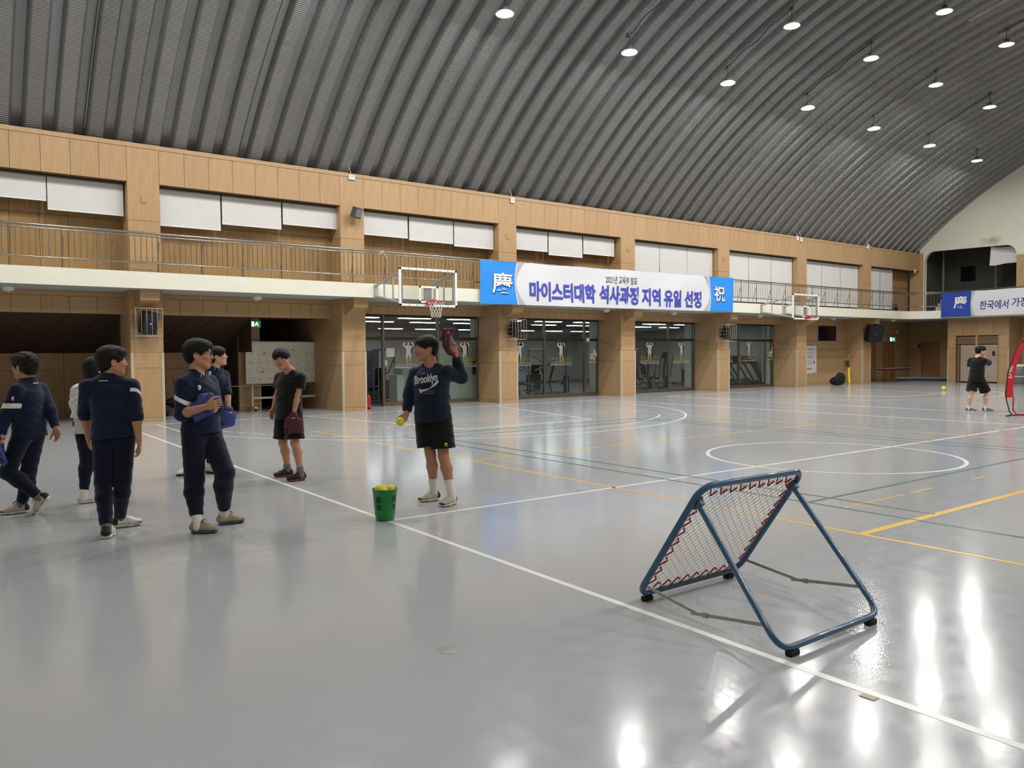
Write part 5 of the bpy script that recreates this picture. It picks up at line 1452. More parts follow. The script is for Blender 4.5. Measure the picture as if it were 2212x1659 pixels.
# ================================================================ pitching net at the right edge
RN = mat('red_net_fabric', (190, 26, 40), rough=0.6); BT = mat('dark_blue_steel_tube', (26, 26, 44), rough=0.4)
b0 = on_z(2186, 898)
Bx, By = b0[0], b0[1]
dep = depth_of(b0)
ex_ = Vector((RT[0], RT[1], 0)).normalized()               # net plane roughly faces the camera
ex_ = Matrix.Rotation(math.radians(-8), 3, 'Z') @ ex_
t = thing('pitching_net', 'red framed pitching net cut by the right picture edge', 'pitching net', (Bx, By, 0))
O = Vector((Bx, By, 0)); Wn, Hn = 2.1, 2.1
s_px = CAM_F / dep
def pn(x, z, off=0.0):
    nrm = Vector((0, 0, 1)).cross(ex_)
    return O + ex_ * x + nrm * off + Vector((0, 0, z))
# outline of the left half from the photograph's own silhouette (offset, height), mirrored about the centre
left = [(0.06, 0.03), (-0.05, 0.13), (-0.135, 0.42), (-0.150, 0.60), (-0.115, 0.98), (-0.02, 1.38), (0.10, 1.66), (0.28, 1.90), (0.55, 2.04), (0.95, 2.09)]
out_l = left + [(1.9 - x, z) for x, z in left[-2::-1]]
inner = [(x + (0.95 - x) * 0.13 + 0.02, z + (1.05 - z) * 0.05) for x, z in out_l]
def ribbon(idx, m, nm, off=0.0):
    vs_, fs = [], []
    for i in idx:
        vs_ += [pn(*out_l[i], off), pn(*inner[i], off), pn(*inner[i], off + 0.012), pn(*out_l[i], off + 0.012)]
    for k in range(len(idx) - 1):
        for a in range(4):
            fs.append((4 * k + a, 4 * k + (a + 1) % 4, 4 * k + 4 + (a + 1) % 4, 4 * k + 4 + a))
    put(nm, MB().add(vs_, fs), m, t)
n_o = len(out_l)
ribbon(list(range(2, n_o - 2)), RN, 'red_border')
put('red_edge_cord', MB().tube([pn(*inner[2]), pn(0.02, 0.14), pn(0.10, 0.03), pn(1.8, 0.03), pn(1.88, 0.14), pn(*inner[-3])], 0.018, 6), RN, t)
put('pole', MB().tube([pn(0.0, 0.02), pn(-0.06, 0.1), pn(-0.155, 0.5), pn(-0.10, 1.05), pn(0.1, 1.68), pn(0.55, 2.06)], 0.014, 8), BT, t)
put('pole', MB().tube([pn(1.9, 0.02), pn(1.96, 0.1), pn(2.05, 0.5), pn(2.0, 1.05), pn(1.8, 1.68), pn(1.35, 2.06)], 0.014, 8), BT, t)
put('base_bar', MB().tube([pn(-0.02, 0.02), pn(1.92, 0.02)], 0.016, 8), BT, t)
put('stay', MB().tube([pn(0.1, 1.7, 0.0), pn(0.9, 2.1, 0.02)], 0.006, 6), BT, t)
for x in (-0.02, 1.92):
    put('foot_bar', MB().tube([pn(x, 0.018), pn(x - 0.25 if x < 1 else x + 0.25, 0.018, -0.32)], 0.016, 8), BT, t)
mesh_ = MB()
xs_ = [p_[0] for p_ in inner]
def inside(x, z):
    c_ = False; P = inner; j = len(P) - 1
    for i in range(len(P)):
        if (P[i][1] > z) != (P[j][1] > z) and x < (P[j][0] - P[i][0]) * (z - P[i][1]) / (P[j][1] - P[i][1]) + P[i][0]: c_ = not c_
        j = i
    return c_
stp = 0.045
for k in range(48):
    x = -0.15 + stp * k; zs = [z / 100 for z in range(4, 209, 2) if inside(x, z / 100)]
    if zs: mesh_.tube([pn(x, zs[0]), pn(x, zs[-1])], 0.0018, 3, caps=False)
    z = 0.03 + stp * k; xx = [v / 100 for v in range(-15, 206, 2) if inside(v / 100, z)]
    if xx: mesh_.tube([pn(xx[0], z), pn(xx[-1], z)], 0.0018, 3, caps=False)
put('netting', mesh_, mat('dark_net_cord', (70, 66, 60), rough=0.8), t)
LW = mat('white_print', (236, 232, 230), rough=0.6)
mid = ((out_l[4][0] + inner[4][0]) / 2 - 0.005, 1.02)
tdir = Vector((out_l[5][0] - out_l[4][0], 0, out_l[5][1] - out_l[4][1])).normalized()
ux = ex_ * tdir.x + Vector((0, 0, tdir.z)); uy = ex_ * (-tdir.z) + Vector((0, 0, tdir.x))
po = pn(mid[0], mid[1] + 0.1, -0.004)
text_part('lettering', 'NAU', LW, t, po, ux, uy, 0.16, 0.075, 0.01)
po2 = pn(mid[0] - 0.03, mid[1] - 0.07, -0.004)
text_part('emblem', 'D', LW, t, po2, ux, uy, 0.10, 0.10, 0.012, 0.25)
# ================================================================ sculpting with distance fields (people, gloves, shoes)
from mathutils.bvhtree import BVHTree
def vec(*a): return np.array(a, dtype=np.float32)
def unit(v):
    v = np.asarray(v, dtype=np.float32); return v / (np.linalg.norm(v) + 1e-9)
class Field:
    def __init__(s, lo, hi, h, fine=None):
        lo, hi = np.asarray(lo, float), np.asarray(hi, float)
        ax = []
        for i in range(3):
            a = np.arange(lo[i], hi[i] + h, h)
            if fine is not None and i == 2:
                z0, z1, hf = fine
                a = np.concatenate([np.arange(lo[2], z0, h), np.arange(z0, z1, hf), np.arange(z1, hi[2] + h, h)])
            ax.append(a.astype(np.float32))
        s.ax = ax; s.h = h
        s.D = np.full([len(a) for a in ax], 1.0, np.float32)
    def region(s, lo, hi):
        sl = []
        for i in range(3):
            a = np.searchsorted(s.ax[i], lo[i]); b = np.searchsorted(s.ax[i], hi[i])
            sl.append(slice(max(0, a - 1), min(len(s.ax[i]), b + 1)))
        X, Y, Z = s.ax[0][sl[0]][:, None, None], s.ax[1][sl[1]][None, :, None], s.ax[2][sl[2]][None, None, :]
        return tuple(sl), X, Y, Z
    def op(s, fn, lo, hi, k=0.02, mode='u'):
        m = 0.03 + k
        sl, X, Y, Z = s.region(np.asarray(lo) - m, np.asarray(hi) + m)
        A = s.D[sl]
        if A.size == 0: return s
        d = fn(X, Y, Z).astype(np.float32)
        if mode == 'u':
            if k > 0:
                hh = np.clip(0.5 + 0.5 * (A - d) / k, 0, 1)
                s.D[sl] = A + (d - A) * hh - k * hh * (1 - hh)
            else: s.D[sl] = np.minimum(A, d)
        elif mode == 's':                                   # subtract
            d = -d
            if k > 0:
                hh = np.clip(0.5 - 0.5 * (A - d) / k, 0, 1)
                s.D[sl] = A + (d - A) * hh + k * hh * (1 - hh)
            else: s.D[sl] = np.maximum(A, d)
        return s
    def cone(s, a, b, ra, rb, k=0.02, mode='u', flat=False):
        a, b = np.asarray(a, np.float32), np.asarray(b, np.float32)
        ab = b - a; L2 = float(ab @ ab) + 1e-9; L = math.sqrt(L2)
        def fn(X, Y, Z):
            px, py, pz = X - a[0], Y - a[1], Z - a[2]
            tr = (px * ab[0] + py * ab[1] + pz * ab[2]) / L2
            t = np.clip(tr, 0, 1)
            q = np.sqrt((px - t * ab[0]) ** 2 + (py - t * ab[1]) ** 2 + (pz - t * ab[2]) ** 2) - (ra + (rb - ra) * t)
            if flat:
                q2 = np.sqrt((px - tr * ab[0]) ** 2 + (py - tr * ab[1]) ** 2 + (pz - tr * ab[2]) ** 2) - (ra + (rb - ra) * t)
                if flat in (True, 'b'): q = np.maximum(np.where(tr > 1, q2, q), (tr - 1) * L)
                if flat in (True, 'a'): q = np.maximum(np.where(tr < 0, q2, q), -tr * L)
            return q
        r = max(ra, rb)
        return s.op(fn, np.minimum(a, b) - r, np.maximum(a, b) + r, k, mode)
    def etube(s, a, b, wa, wb, side, k=0.02, mode='u', flat=False):
        """tapered tube with elliptical section; wa, wb = (half width along side, half depth)"""
        a, b = np.asarray(a, np.float32), np.asarray(b, np.float32)
        ab = b - a; L = float(np.linalg.norm(ab)); d = ab / L
        sd = np.asarray(side, np.float32); sd = unit(sd - d * float(sd @ d)); fd = np.cross(d, sd)
        def fn(X, Y, Z):
            px, py, pz = X - a[0], Y - a[1], Z - a[2]
            z = px * d[0] + py * d[1] + pz * d[2]
            x = px * sd[0] + py * sd[1] + pz * sd[2]
            y = px * fd[0] + py * fd[1] + pz * fd[2]
            t = np.clip(z / L, 0, 1)
            w = wa[0] + (wb[0] - wa[0]) * t; e = wa[1] + (wb[1] - wa[1]) * t
            ov = np.maximum(np.maximum(-z, z - L), 0)
            m = np.minimum(w, e)
            q = (np.sqrt((x / w) ** 2 + (y / e) ** 2 + (0 if flat is True else (ov / m) ** 2)) - 1) * m
            if flat in (True, 'b'): q = np.maximum(q, z - L)
            if flat in (True, 'a'): q = np.maximum(q, -z)
            return q
        r = max(*wa, *wb)
        return s.op(fn, np.minimum(a, b) - r, np.maximum(a, b) + r, k, mode)
    def ell(s, c, r, F=None, k=0.02, mode='u'):
        """ellipsoid; F rows = local axes"""
        c = np.asarray(c, np.float32); F = np.eye(3, dtype=np.float32) if F is None else np.asarray(F, np.float32)
        def fn(X, Y, Z):
            px, py, pz = X - c[0], Y - c[1], Z - c[2]
            q = [px * F[i, 0] + py * F[i, 1] + pz * F[i, 2] for i in range(3)]
            k0 = np.sqrt((q[0] / r[0]) ** 2 + (q[1] / r[1]) ** 2 + (q[2] / r[2]) ** 2)
            k1 = np.sqrt((q[0] / r[0] ** 2) ** 2 + (q[1] / r[1] ** 2) ** 2 + (q[2] / r[2] ** 2) ** 2) + 1e-6
            return k0 * (k0 - 1) / k1
        R = max(r)
        return s.op(fn, c - R, c + R, k, mode)
    def plane_cut(s, p, n, lo=None, hi=None):
        """remove what lies on the side n points to"""
        p, n = np.asarray(p, np.float32), unit(n)
        lo = [a[0] for a in s.ax] if lo is None else lo; hi = [a[-1] for a in s.ax] if hi is None else hi
        sl, X, Y, Z = s.region(lo, hi)
        s.D[sl] = np.maximum(s.D[sl], (X - p[0]) * n[0] + (Y - p[1]) * n[1] + (Z - p[2]) * n[2])
        return s
    def ruffle(s, amp, f=38.0, ph=0.0):
        X, Y, Z = s.ax[0][:, None, None], s.ax[1][None, :, None], s.ax[2][None, None, :]
        s.D += amp * (np.sin(f * X + 1.7 * np.sin(f * 0.45 * Z + ph) + ph) * np.sin(f * 0.8 * Y + 1.3 * np.sin(f * 0.5 * Z)) + 0.7 * np.sin(f * 1.1 * Z + 2.2 * np.sin(f * .5 * X + ph) + 1.4 * np.sin(f * .6 * Y)))
        return s
    def folds(s, amp, f=20.0, ph=0.0):
        X, Y, Z = s.ax[0][:, None, None], s.ax[1][None, :, None], s.ax[2][None, None, :]
        u = 0.7 * X + 0.7 * Y; w = 0.7 * X - 0.7 * Y
        a = np.sin(f * (Z * 1.3 + 0.9 * u) + 1.8 * np.sin(f * 0.37 * w + ph) + ph); b = np.sin(f * 1.7 * (Z * 0.8 - 0.9 * w) + 2.0 * np.sin(f * 0.3 * u + 2 * ph))
        m = 0.5 + 0.5 * np.sin(f * 0.31 * (Z + u) + 2.1 * ph)
        s.D += amp * (np.abs(a) * 0.9 * m + 0.55 * np.abs(b) * (1 - m) - 0.35)
        return s
    def mesh(s):
        D = s.D; D[0] = D[-1] = 1; D[:, 0] = D[:, -1] = 1; D[:, :, 0] = D[:, :, -1] = 1
        ins = D < 0
        n0, n1, n2 = D.shape
        c = np.zeros((n0 - 1, n1 - 1, n2 - 1), np.uint8)
        for i in (0, 1):
            for j in (0, 1):
                for k in (0, 1):
                    c += ins[i:n0 - 1 + i, j:n1 - 1 + j, k:n2 - 1 + k]
        act = (c > 0) & (c < 8)
        I = np.argwhere(act)
        num = np.full(act.shape, -1, np.int32); num[act] = np.arange(len(I))
        pos = np.zeros((len(I), 3), np.float32); cnt = np.zeros(len(I), np.float32)
        for ax in range(3):
            o1, o2 = [a for a in range(3) if a != ax]
            for u in (0, 1):
                for v in (0, 1):
                    A = I.copy(); A[:, o1] += u; A[:, o2] += v
                    Bv = A.copy(); Bv[:, ax] += 1
                    da, db = D[tuple(A.T)], D[tuple(Bv.T)]
                    m = (da < 0) != (db < 0)
                    t = np.where(m, da / (da - db + 1e-12), 0)
                    P = np.stack([s.ax[i][A[:, i]] for i in range(3)], 1)
                    P[:, ax] = P[:, ax] + t * (s.ax[ax][Bv[:, ax]] - s.ax[ax][A[:, ax]])
                    pos[m] += P[m]; cnt[m] += 1
        pos /= np.maximum(cnt, 1)[:, None]
        F = []
        for ax in range(3):
            o1, o2 = [(1, 2), (2, 0), (0, 1)][ax]
            sl0 = [slice(None)] * 3; sl1 = [slice(None)] * 3
            sl0[ax] = slice(0, -1); sl1[ax] = slice(1, None)
            ch = ins[tuple(sl0)] != ins[tuple(sl1)]
            E = np.argwhere(ch)
            E = E[(E[:, o1] > 0) & (E[:, o2] > 0) & (E[:, o1] < D.shape[o1] - 1) & (E[:, o2] < D.shape[o2] - 1)]
            q = []
            for u, v in ((0, 0), (-1, 0), (-1, -1), (0, -1)):
                G = E.copy(); G[:, o1] += u; G[:, o2] += v; q.append(num[tuple(G.T)])
            q = np.stack(q, 1)
            fl = ~ins[tuple(E.T)]
            q[fl] = q[fl][:, ::-1]
            F.append(q)
        F = np.concatenate(F)
        F = F[(F >= 0).all(1)]
        return pos, F
def to_mesh(name, V, F, base=(0, 0, 0)):
    me = bpy.data.meshes.new(name)
    V = (V - np.asarray(base, np.float32)).astype(np.float32)
    me.vertices.add(len(V)); me.vertices.foreach_set('co', V.ravel())
    me.loops.add(F.size); me.loops.foreach_set('vertex_index', F.astype(np.int32).ravel())
    me.polygons.add(len(F)); me.polygons.foreach_set('loop_start', np.arange(0, F.size, 4, dtype=np.int32))
    me.update(calc_edges=True); me.validate()
    me.polygons.foreach_set('use_smooth', np.ones(len(me.polygons), bool))
    return me
def smooth_v(V, F, it=1, lam=0.5):
    e = np.concatenate([F[:, [0, 1]], F[:, [1, 2]], F[:, [2, 3]], F[:, [3, 0]]])
    for _ in range(it):
        S = np.zeros_like(V); C = np.zeros(len(V), np.float32)
        np.add.at(S, e[:, 0], V[e[:, 1]]); np.add.at(C, e[:, 0], 1)
        V = V + lam * (S / np.maximum(C, 1)[:, None] - V)
    return V

# ---------------------------------------------------------------- materials of clothing and skin
def skin_material():
    m = mat('skin', (196, 150, 122), rough=0.5, spec=0.35)
    nt = m.node_tree; b = nt.nodes['Principled BSDF']
    at = node(nt, 'ShaderNodeAttribute'); at.attribute_name = 'tone'
    nt.links.new(at.outputs['Color'], b.inputs['Base Color'])
    return m
SKIN = skin_material()
def cloth(name, col, rough=0.85, sheen=0.15):
    return mat(name, col, rough=rough, spec=0.25, bump=0.10, bscale=130, sheen=sheen)
NAVY = cloth('navy_jersey', (15, 25, 52)); NAVYP = cloth('navy_trousers', (11, 18, 38)); BLK = cloth('black_jersey', (11, 12, 17)); BLKS = cloth('black_shorts', (9, 10, 13))
NAVY2 = cloth('navy_sweatshirt', (14, 22, 44)); WHT = cloth('white_jacket_nylon', (214, 214, 216), 0.4); WHT2 = cloth('white_shirt', (206, 204, 198))
STRIPE = cloth('white_sleeve_stripe', (226, 226, 224)); SOCKW = cloth('white_sock', (220, 216, 206)); SOCKG = cloth('grey_sock', (110, 108, 108))
PRINT = mat('pale_grey_print', (190, 190, 196), rough=0.7)
def striped(base, name, col):
    m = base.copy(); m.name = name; nt = m.node_tree; b = nt.nodes['Principled BSDF']
    at = node(nt, 'ShaderNodeAttribute'); at.attribute_name = 'stripe'
    gt = node(nt, 'ShaderNodeMath', operation='GREATER_THAN'); gt.inputs[1].default_value = 0.0; nt.links.new(at.outputs['Fac'], gt.inputs[0])
    mx = node(nt, 'ShaderNodeMix', data_type='RGBA'); nt.links.new(gt.outputs[0], mx.inputs[0])
    mx.inputs[6].default_value = b.inputs['Base Color'].default_value; mx.inputs[7].default_value = rgb(*col); nt.links.new(mx.outputs[2], b.inputs['Base Color'])
    return m
NAVYS = striped(NAVY, 'navy_jersey_with_white_stripe', (224, 224, 222))
def hair_material():
    m = mat('black_hair', (11, 10, 11), rough=0.55, spec=0.3, bump=0.5, bscale=80, stretch=(1, 1, 0.15)); return m
HAIR = hair_material()
EYEW = None

# ---------------------------------------------------------------- person builder
FWH = unit((FW[0], FW[1], 0)); RTH = unit((RT[0], RT[1], 0)); ZUP = vec(0, 0, 1)
def set_view(px):
    global FWH, RTH                                  # level frame of the sight line through that pixel column
    r_ = ray(px, 829.5); FWH = unit((r_[0], r_[1], 0)); RTH = unit((FWH[1], -FWH[0], 0))
def facing(deg):
    a = math.radians(deg); return unit(-FWH * math.cos(a) + RTH * math.sin(a))
def frame_of(f, u):
    f = unit(f); l = unit(np.cross(u, f)); u = np.cross(f, l); return l, f, u          # left, forward, up
def hand(fd, wrist, d, palm_n, thumb, curl=0.5, sz=1.0, spread=0.06):
    """palm and five separate fingers; d = direction of the fingers, palm_n = where the palm looks, thumb = side vector of the thumb"""
    d = unit(d); n = unit(np.asarray(palm_n) - d * float(np.dot(palm_n, d))); t = np.cross(d, n)
    if float(np.dot(t, thumb)) < 0: t = -t
    kn = wrist + d * 0.085 * sz
    fd.etube(wrist - d * 0.01, wrist + d * 0.03 * sz, (0.026 * sz, 0.019 * sz), (0.034 * sz, 0.017 * sz), t, 0.012)
    fd.etube(wrist + d * 0.025 * sz, kn, (0.035 * sz, 0.0155 * sz), (0.040 * sz, 0.0125 * sz), t, 0.012)
    for i, (off, ln) in enumerate(((0.030, 0.070), (0.0105, 0.079), (-0.0105, 0.074), (-0.030, 0.058))):
        p = kn + t * off * sz - d * 0.006 * sz - d * (0.006 if i == 3 else 0)
        dd = unit(d + t * (off * spread * 20))
        r = 0.0092 * sz if i < 3 else 0.0082 * sz
        ang = 0.0
        for j, fr in enumerate((0.46, 0.31, 0.23)):
            ang += curl * (0.55 if j == 0 else 0.75) + 0.05 * i * curl
            e = unit(dd * math.cos(ang) + n * math.sin(ang))
            q = p + e * ln * fr * sz
            fd.cone(p, q, r, r * 0.92, 0.004); p = q; r *= 0.92
    b = wrist + d * 0.022 * sz + t * 0.026 * sz
    p1 = b + unit(d * 0.6 + t * 0.75 + n * 0.25) * 0.042 * sz
    p2 = p1 + unit(d * 0.85 + t * 0.25 + n * (0.25 + 0.4 * curl)) * 0.032 * sz
    p3 = p2 + unit(d * 0.8 + n * (0.4 + 0.5 * curl)) * 0.022 * sz
    fd.cone(b, p1, 0.0155 * sz, 0.0125 * sz, 0.012); fd.cone(p1, p2, 0.0115 * sz, 0.0102 * sz, 0.004); fd.cone(p2, p3, 0.0102 * sz, 0.0088 * sz, 0.004)
def head_local(hc, L, Fv, U, hs):
    def P(x, y, z): return hc + (L * x + Fv * y + U * z) * hs
    return P
def sculpt_head(fd, hc, L, Fv, U, hs, neck, fat=1.0):
    P = head_local(hc, L, Fv, U, hs); R = np.stack([L, Fv, U]); S = lambda *r: tuple(v * hs for v in r)
    fd.ell(P(0, -0.014, 0.028), S(0.074, 0.093, 0.084), R, 0.0)
    fd.ell(P(0, 0.022, -0.022), S(0.064 * fat, 0.066, 0.082), R, 0.025)
    fd.cone(P(0, 0.030, -0.065), P(0, 0.062, -0.094), 0.044 * hs * fat, 0.022 * hs, 0.03)
    for s_ in (1, -1):
        fd.cone(P(s_ * 0.050 * fat, -0.002, -0.048), P(s_ * 0.020, 0.058, -0.092), 0.018 * hs, 0.016 * hs, 0.03)
        fd.ell(P(s_ * 0.036 * fat, 0.062, -0.020), S(0.026, 0.022, 0.022), R, 0.02)
    fd.ell(P(0, 0.070, 0.028), S(0.050, 0.018, 0.014), R, 0.02)
    fd.cone(P(0, 0.085, 0.010), P(0, 0.103, -0.026), 0.0075 * hs, 0.0110 * hs, 0.014)
    fd.ell(P(0, 0.094, -0.032), S(0.018, 0.012, 0.0085), R, 0.008)
    for s_ in (1, -1):
        fd.ell(P(s_ * 0.032, 0.096, 0.004), S(0.019, 0.015, 0.0085), R, 0.012, 's')
        fd.ell(P(s_ * 0.032, 0.0725, 0.003), S(0.0145, 0.0135, 0.0125), R, 0.003)
        fd.ell(P(s_ * 0.077, -0.010, -0.008), S(0.0105, 0.019, 0.032), np.stack([unit(L * s_ + Fv * 0.5), unit(Fv - L * s_ * 0.5), U]), 0.006)
        fd.ell(P(s_ * 0.088, -0.004, -0.006), S(0.008, 0.010, 0.018), R, 0.006, 's')
    fd.ell(P(0, 0.088, -0.0535), S(0.022, 0.011, 0.0062), R, 0.006)
    fd.ell(P(0, 0.085, -0.0655), S(0.019, 0.011, 0.0068), R, 0.006)
    fd.cone(P(0, 0.098, -0.0600), P(0, 0.099, -0.0600), 0.002 * hs, 0.002 * hs, 0.004, 's')
    fd.cone(P(0, -0.022, -0.050), neck, 0.053 * hs, 0.055, 0.03)
def tone_head(V, tone, hc, L, Fv, U, hs, base, dark=1.0):
    q = (V - hc) / hs
    x, y, z = q @ L, q @ Fv, q @ U
    near = (np.abs(x) < 0.12) & (np.abs(y) < 0.13) & (np.abs(z) < 0.14)
    def mix(mask, col, w=1.0):
        mask = np.clip(mask, 0, 1)[:, None] * near[:, None] * w
        tone[:, :3] = tone[:, :3] * (1 - mask) + np.array(col[:3], np.float32) * mask
    sm = lambda d, e: np.clip(1 - d / e, 0, 1)
    front = y > 0.055
    # blush, lips, brows, eyes
    mix(sm(np.sqrt((np.abs(x) - 0.036) ** 2 + (z + 0.022) ** 2), 0.03) * front, rgb(200, 128, 104), 0.35)
    mix(sm(np.sqrt((x / 0.024) ** 2 + ((z + 0.0595) / 0.014) ** 2), 1.0) ** 0.5 * (y > 0.06), rgb(168, 92, 84), 0.8)
    mix((np.abs(z + 0.0600) < 0.0028) * (np.abs(x) < 0.021) * (y > 0.06), rgb(70, 36, 34), 0.8)
    ex = np.abs(x) - 0.032
    mix(((ex / 0.022) ** 2 + ((z - 0.0295 + 8 * ex * ex) / 0.0052) ** 2 < 1) * (y > 0.045), rgb(38, 28, 24), 0.85)
    mix(((ex / 0.0155) ** 2 + ((z - 0.003) / 0.0062) ** 2 < 1) * (y > 0.045), rgb(206, 196, 188), 1.0)
    mix(((ex / 0.0068) ** 2 + ((z - 0.003) / 0.0066) ** 2 < 1) * (y > 0.045), rgb(22, 16, 14), 1.0)
    mix((np.abs(z - 0.0088) < 0.0026) * (np.abs(ex) < 0.0175) * (y > 0.045), rgb(30, 20, 18), 0.9)
    mix(((np.abs(x) - 0.008) ** 2 + (z + 0.036) ** 2 < 0.0042 ** 2) * (y > 0.08), rgb(80, 44, 38), 0.7)
    mix(sm(np.sqrt(((np.abs(x) - 0.08) / 0.02) ** 2 + ((y + 0.004) / 0.012) ** 2 + ((z + 0.006) / 0.02) ** 2), 1.0), rgb(150, 84, 70), 0.5)

def shoe(parent, base, ankle, toe_dir, m_up, m_sole, m_lace, pitch=0.0, L=0.285, accent=None, swoosh=None):
    """upper, sole and laces of one shoe; the foot is pitched about its ball"""
    t = unit(toe_dir); s_ = np.cross(ZUP, t)
    def loc(x, y, z):                                   # x side, y along the foot from the heel, z up
        b = 0.72 * L
        if pitch:
            dy, dz = y - b, z - 0.0
            y = b + dy * math.cos(pitch) + dz * math.sin(pitch); z = -dy * math.sin(pitch) + dz * math.cos(pitch)
        return org + t * y + s_ * x + ZUP * z
    org = np.array(ankle, np.float32); org = org - t * 0.075; org[2] = 0
    if pitch:
        org = org - (loc(0, 0.075, 0.085) - np.array(ankle, np.float32)); org[2] = max(org[2], 0.0)
    pts = np.array([loc(x, y, z) for x in (-0.07, 0.07) for y in (-0.04, L + 0.03) for z in (-0.01, 0.16)])
    lo, hi = pts.min(0) - 0.02, pts.max(0) + 0.02
    h = 0.0055
    A = Field(lo, hi, h); 
    A.etube(loc(0, 0.042, 0.048), loc(0, 0.17, 0.046), (0.036, 0.036), (0.043, 0.032), s_, 0.0)
    A.etube(loc(0, 0.16, 0.046), loc(0, L - 0.045, 0.038), (0.044, 0.032), (0.040, 0.022), s_, 0.02)
    A.cone(loc(0, 0.05, 0.06), loc(0, 0.062, 0.092), 0.037, 0.036, 0.02)
    A.cone(loc(0, 0.10, 0.085), loc(0, 0.17, 0.058), 0.026, 0.024, 0.02)
    A.cone(loc(0, 0.066, 0.10), loc(0, 0.075, 0.15), 0.030, 0.034, 0.006, 's')
    up = unit(loc(0, 0.1, 1.0) - loc(0, 0.1, 0.0))
    A.plane_cut(loc(0, 0, 0.026), -up)
    V, F = A.mesh(); o = put('shoe', to_mesh('shoe', V, F, base), m_up, parent, True)
    if accent is not None:
        o.data.materials.append(accent)
        q = V - org
        yl = np.array([float((v - loc(0, 0, 0)) @ unit(loc(0, 1, 0) - loc(0, 0, 0))) for v in V[F[:, 0]]])
        zl = (V[F[:, 0]] - loc(0, 0, 0)) @ up
        o.data.polygons.foreach_set('material_index', (((yl < 0.05) & (zl > 0.03)) | (yl > L - 0.055) & (zl < 0.042)).astype(np.int32)[:len(o.data.polygons)])
    S = Field(lo, hi, h)
    S.etube(loc(0, 0.040, 0.016), loc(0, 0.16, 0.014), (0.043, 0.016), (0.044, 0.014), s_, 0.0)
    S.etube(loc(0, 0.15, 0.014), loc(0, L - 0.048, 0.016), (0.047, 0.014), (0.044, 0.013), s_, 0.015)
    V, F = S.mesh(); put('sole', to_mesh('sole', V, F, base), m_sole, o, True)
    lc = MB()
    b_ = np.asarray(base)
    for k in range(5):
        y = 0.115 + 0.018 * k; z = 0.105 - 0.0085 * k * 1.15
        lc.tube([loc(-0.022, y, z - 0.008) - b_, loc(0, y + 0.006, z + 0.003) - b_, loc(0.022, y, z - 0.008) - b_], 0.0032, 5)
    lc.tube([loc(0.0, 0.118, 0.11) - b_, loc(0.02, 0.125, 0.122) - b_, loc(0.035, 0.15, 0.10) - b_], 0.0028, 5)
    lc.tube([loc(0.0, 0.118, 0.11) - b_, loc(-0.02, 0.125, 0.122) - b_, loc(-0.035, 0.15, 0.10) - b_], 0.0028, 5)
    put('laces', lc, m_lace, o, True)
    return o

def stick_on(bvh, pts, d, off=0.004):
    """drop points along d onto a surface"""
    out = []
    for p in pts:
        h_ = bvh.ray_cast(Vector(p) - Vector(d) * 0.4, Vector(d), 1.2)
        out.append(np.array(h_[0]) - np.asarray(d) * off if h_[0] is not None else np.array(p))
    return np.array(out)
def print_on(parent, nm, bvh, base, centre, right, up_, d, mesh_co, m):
    me, co = mesh_co
    P = np.array(centre) + co[:, :1] * np.array(right) + co[:, 1:2] * np.array(up_)
    P = stick_on(bvh, P, d)
    set_co(me, P - np.asarray(base))
    return put(nm, me, m, parent, True)
def flat_poly(polys):
    """mesh of several filled outlines in XY, finely triangulated"""
    bm = bmesh.new()
    for pl in polys:
        f = bm.faces.new([bm.verts.new((x, y, 0)) for x, y in pl])
    bmesh.ops.triangulate(bm, faces=bm.faces[:])
    bmesh.ops.subdivide_edges(bm, edges=[e for e in bm.edges if e.calc_length() > 0.02], cuts=2, use_grid_fill=True)
    me = bpy.data.meshes.new('print'); bm.to_mesh(me); bm.free()
    co = np.empty(len(me.vertices) * 3); me.vertices.foreach_get('co', co)
    return me, co.reshape(-1, 3)

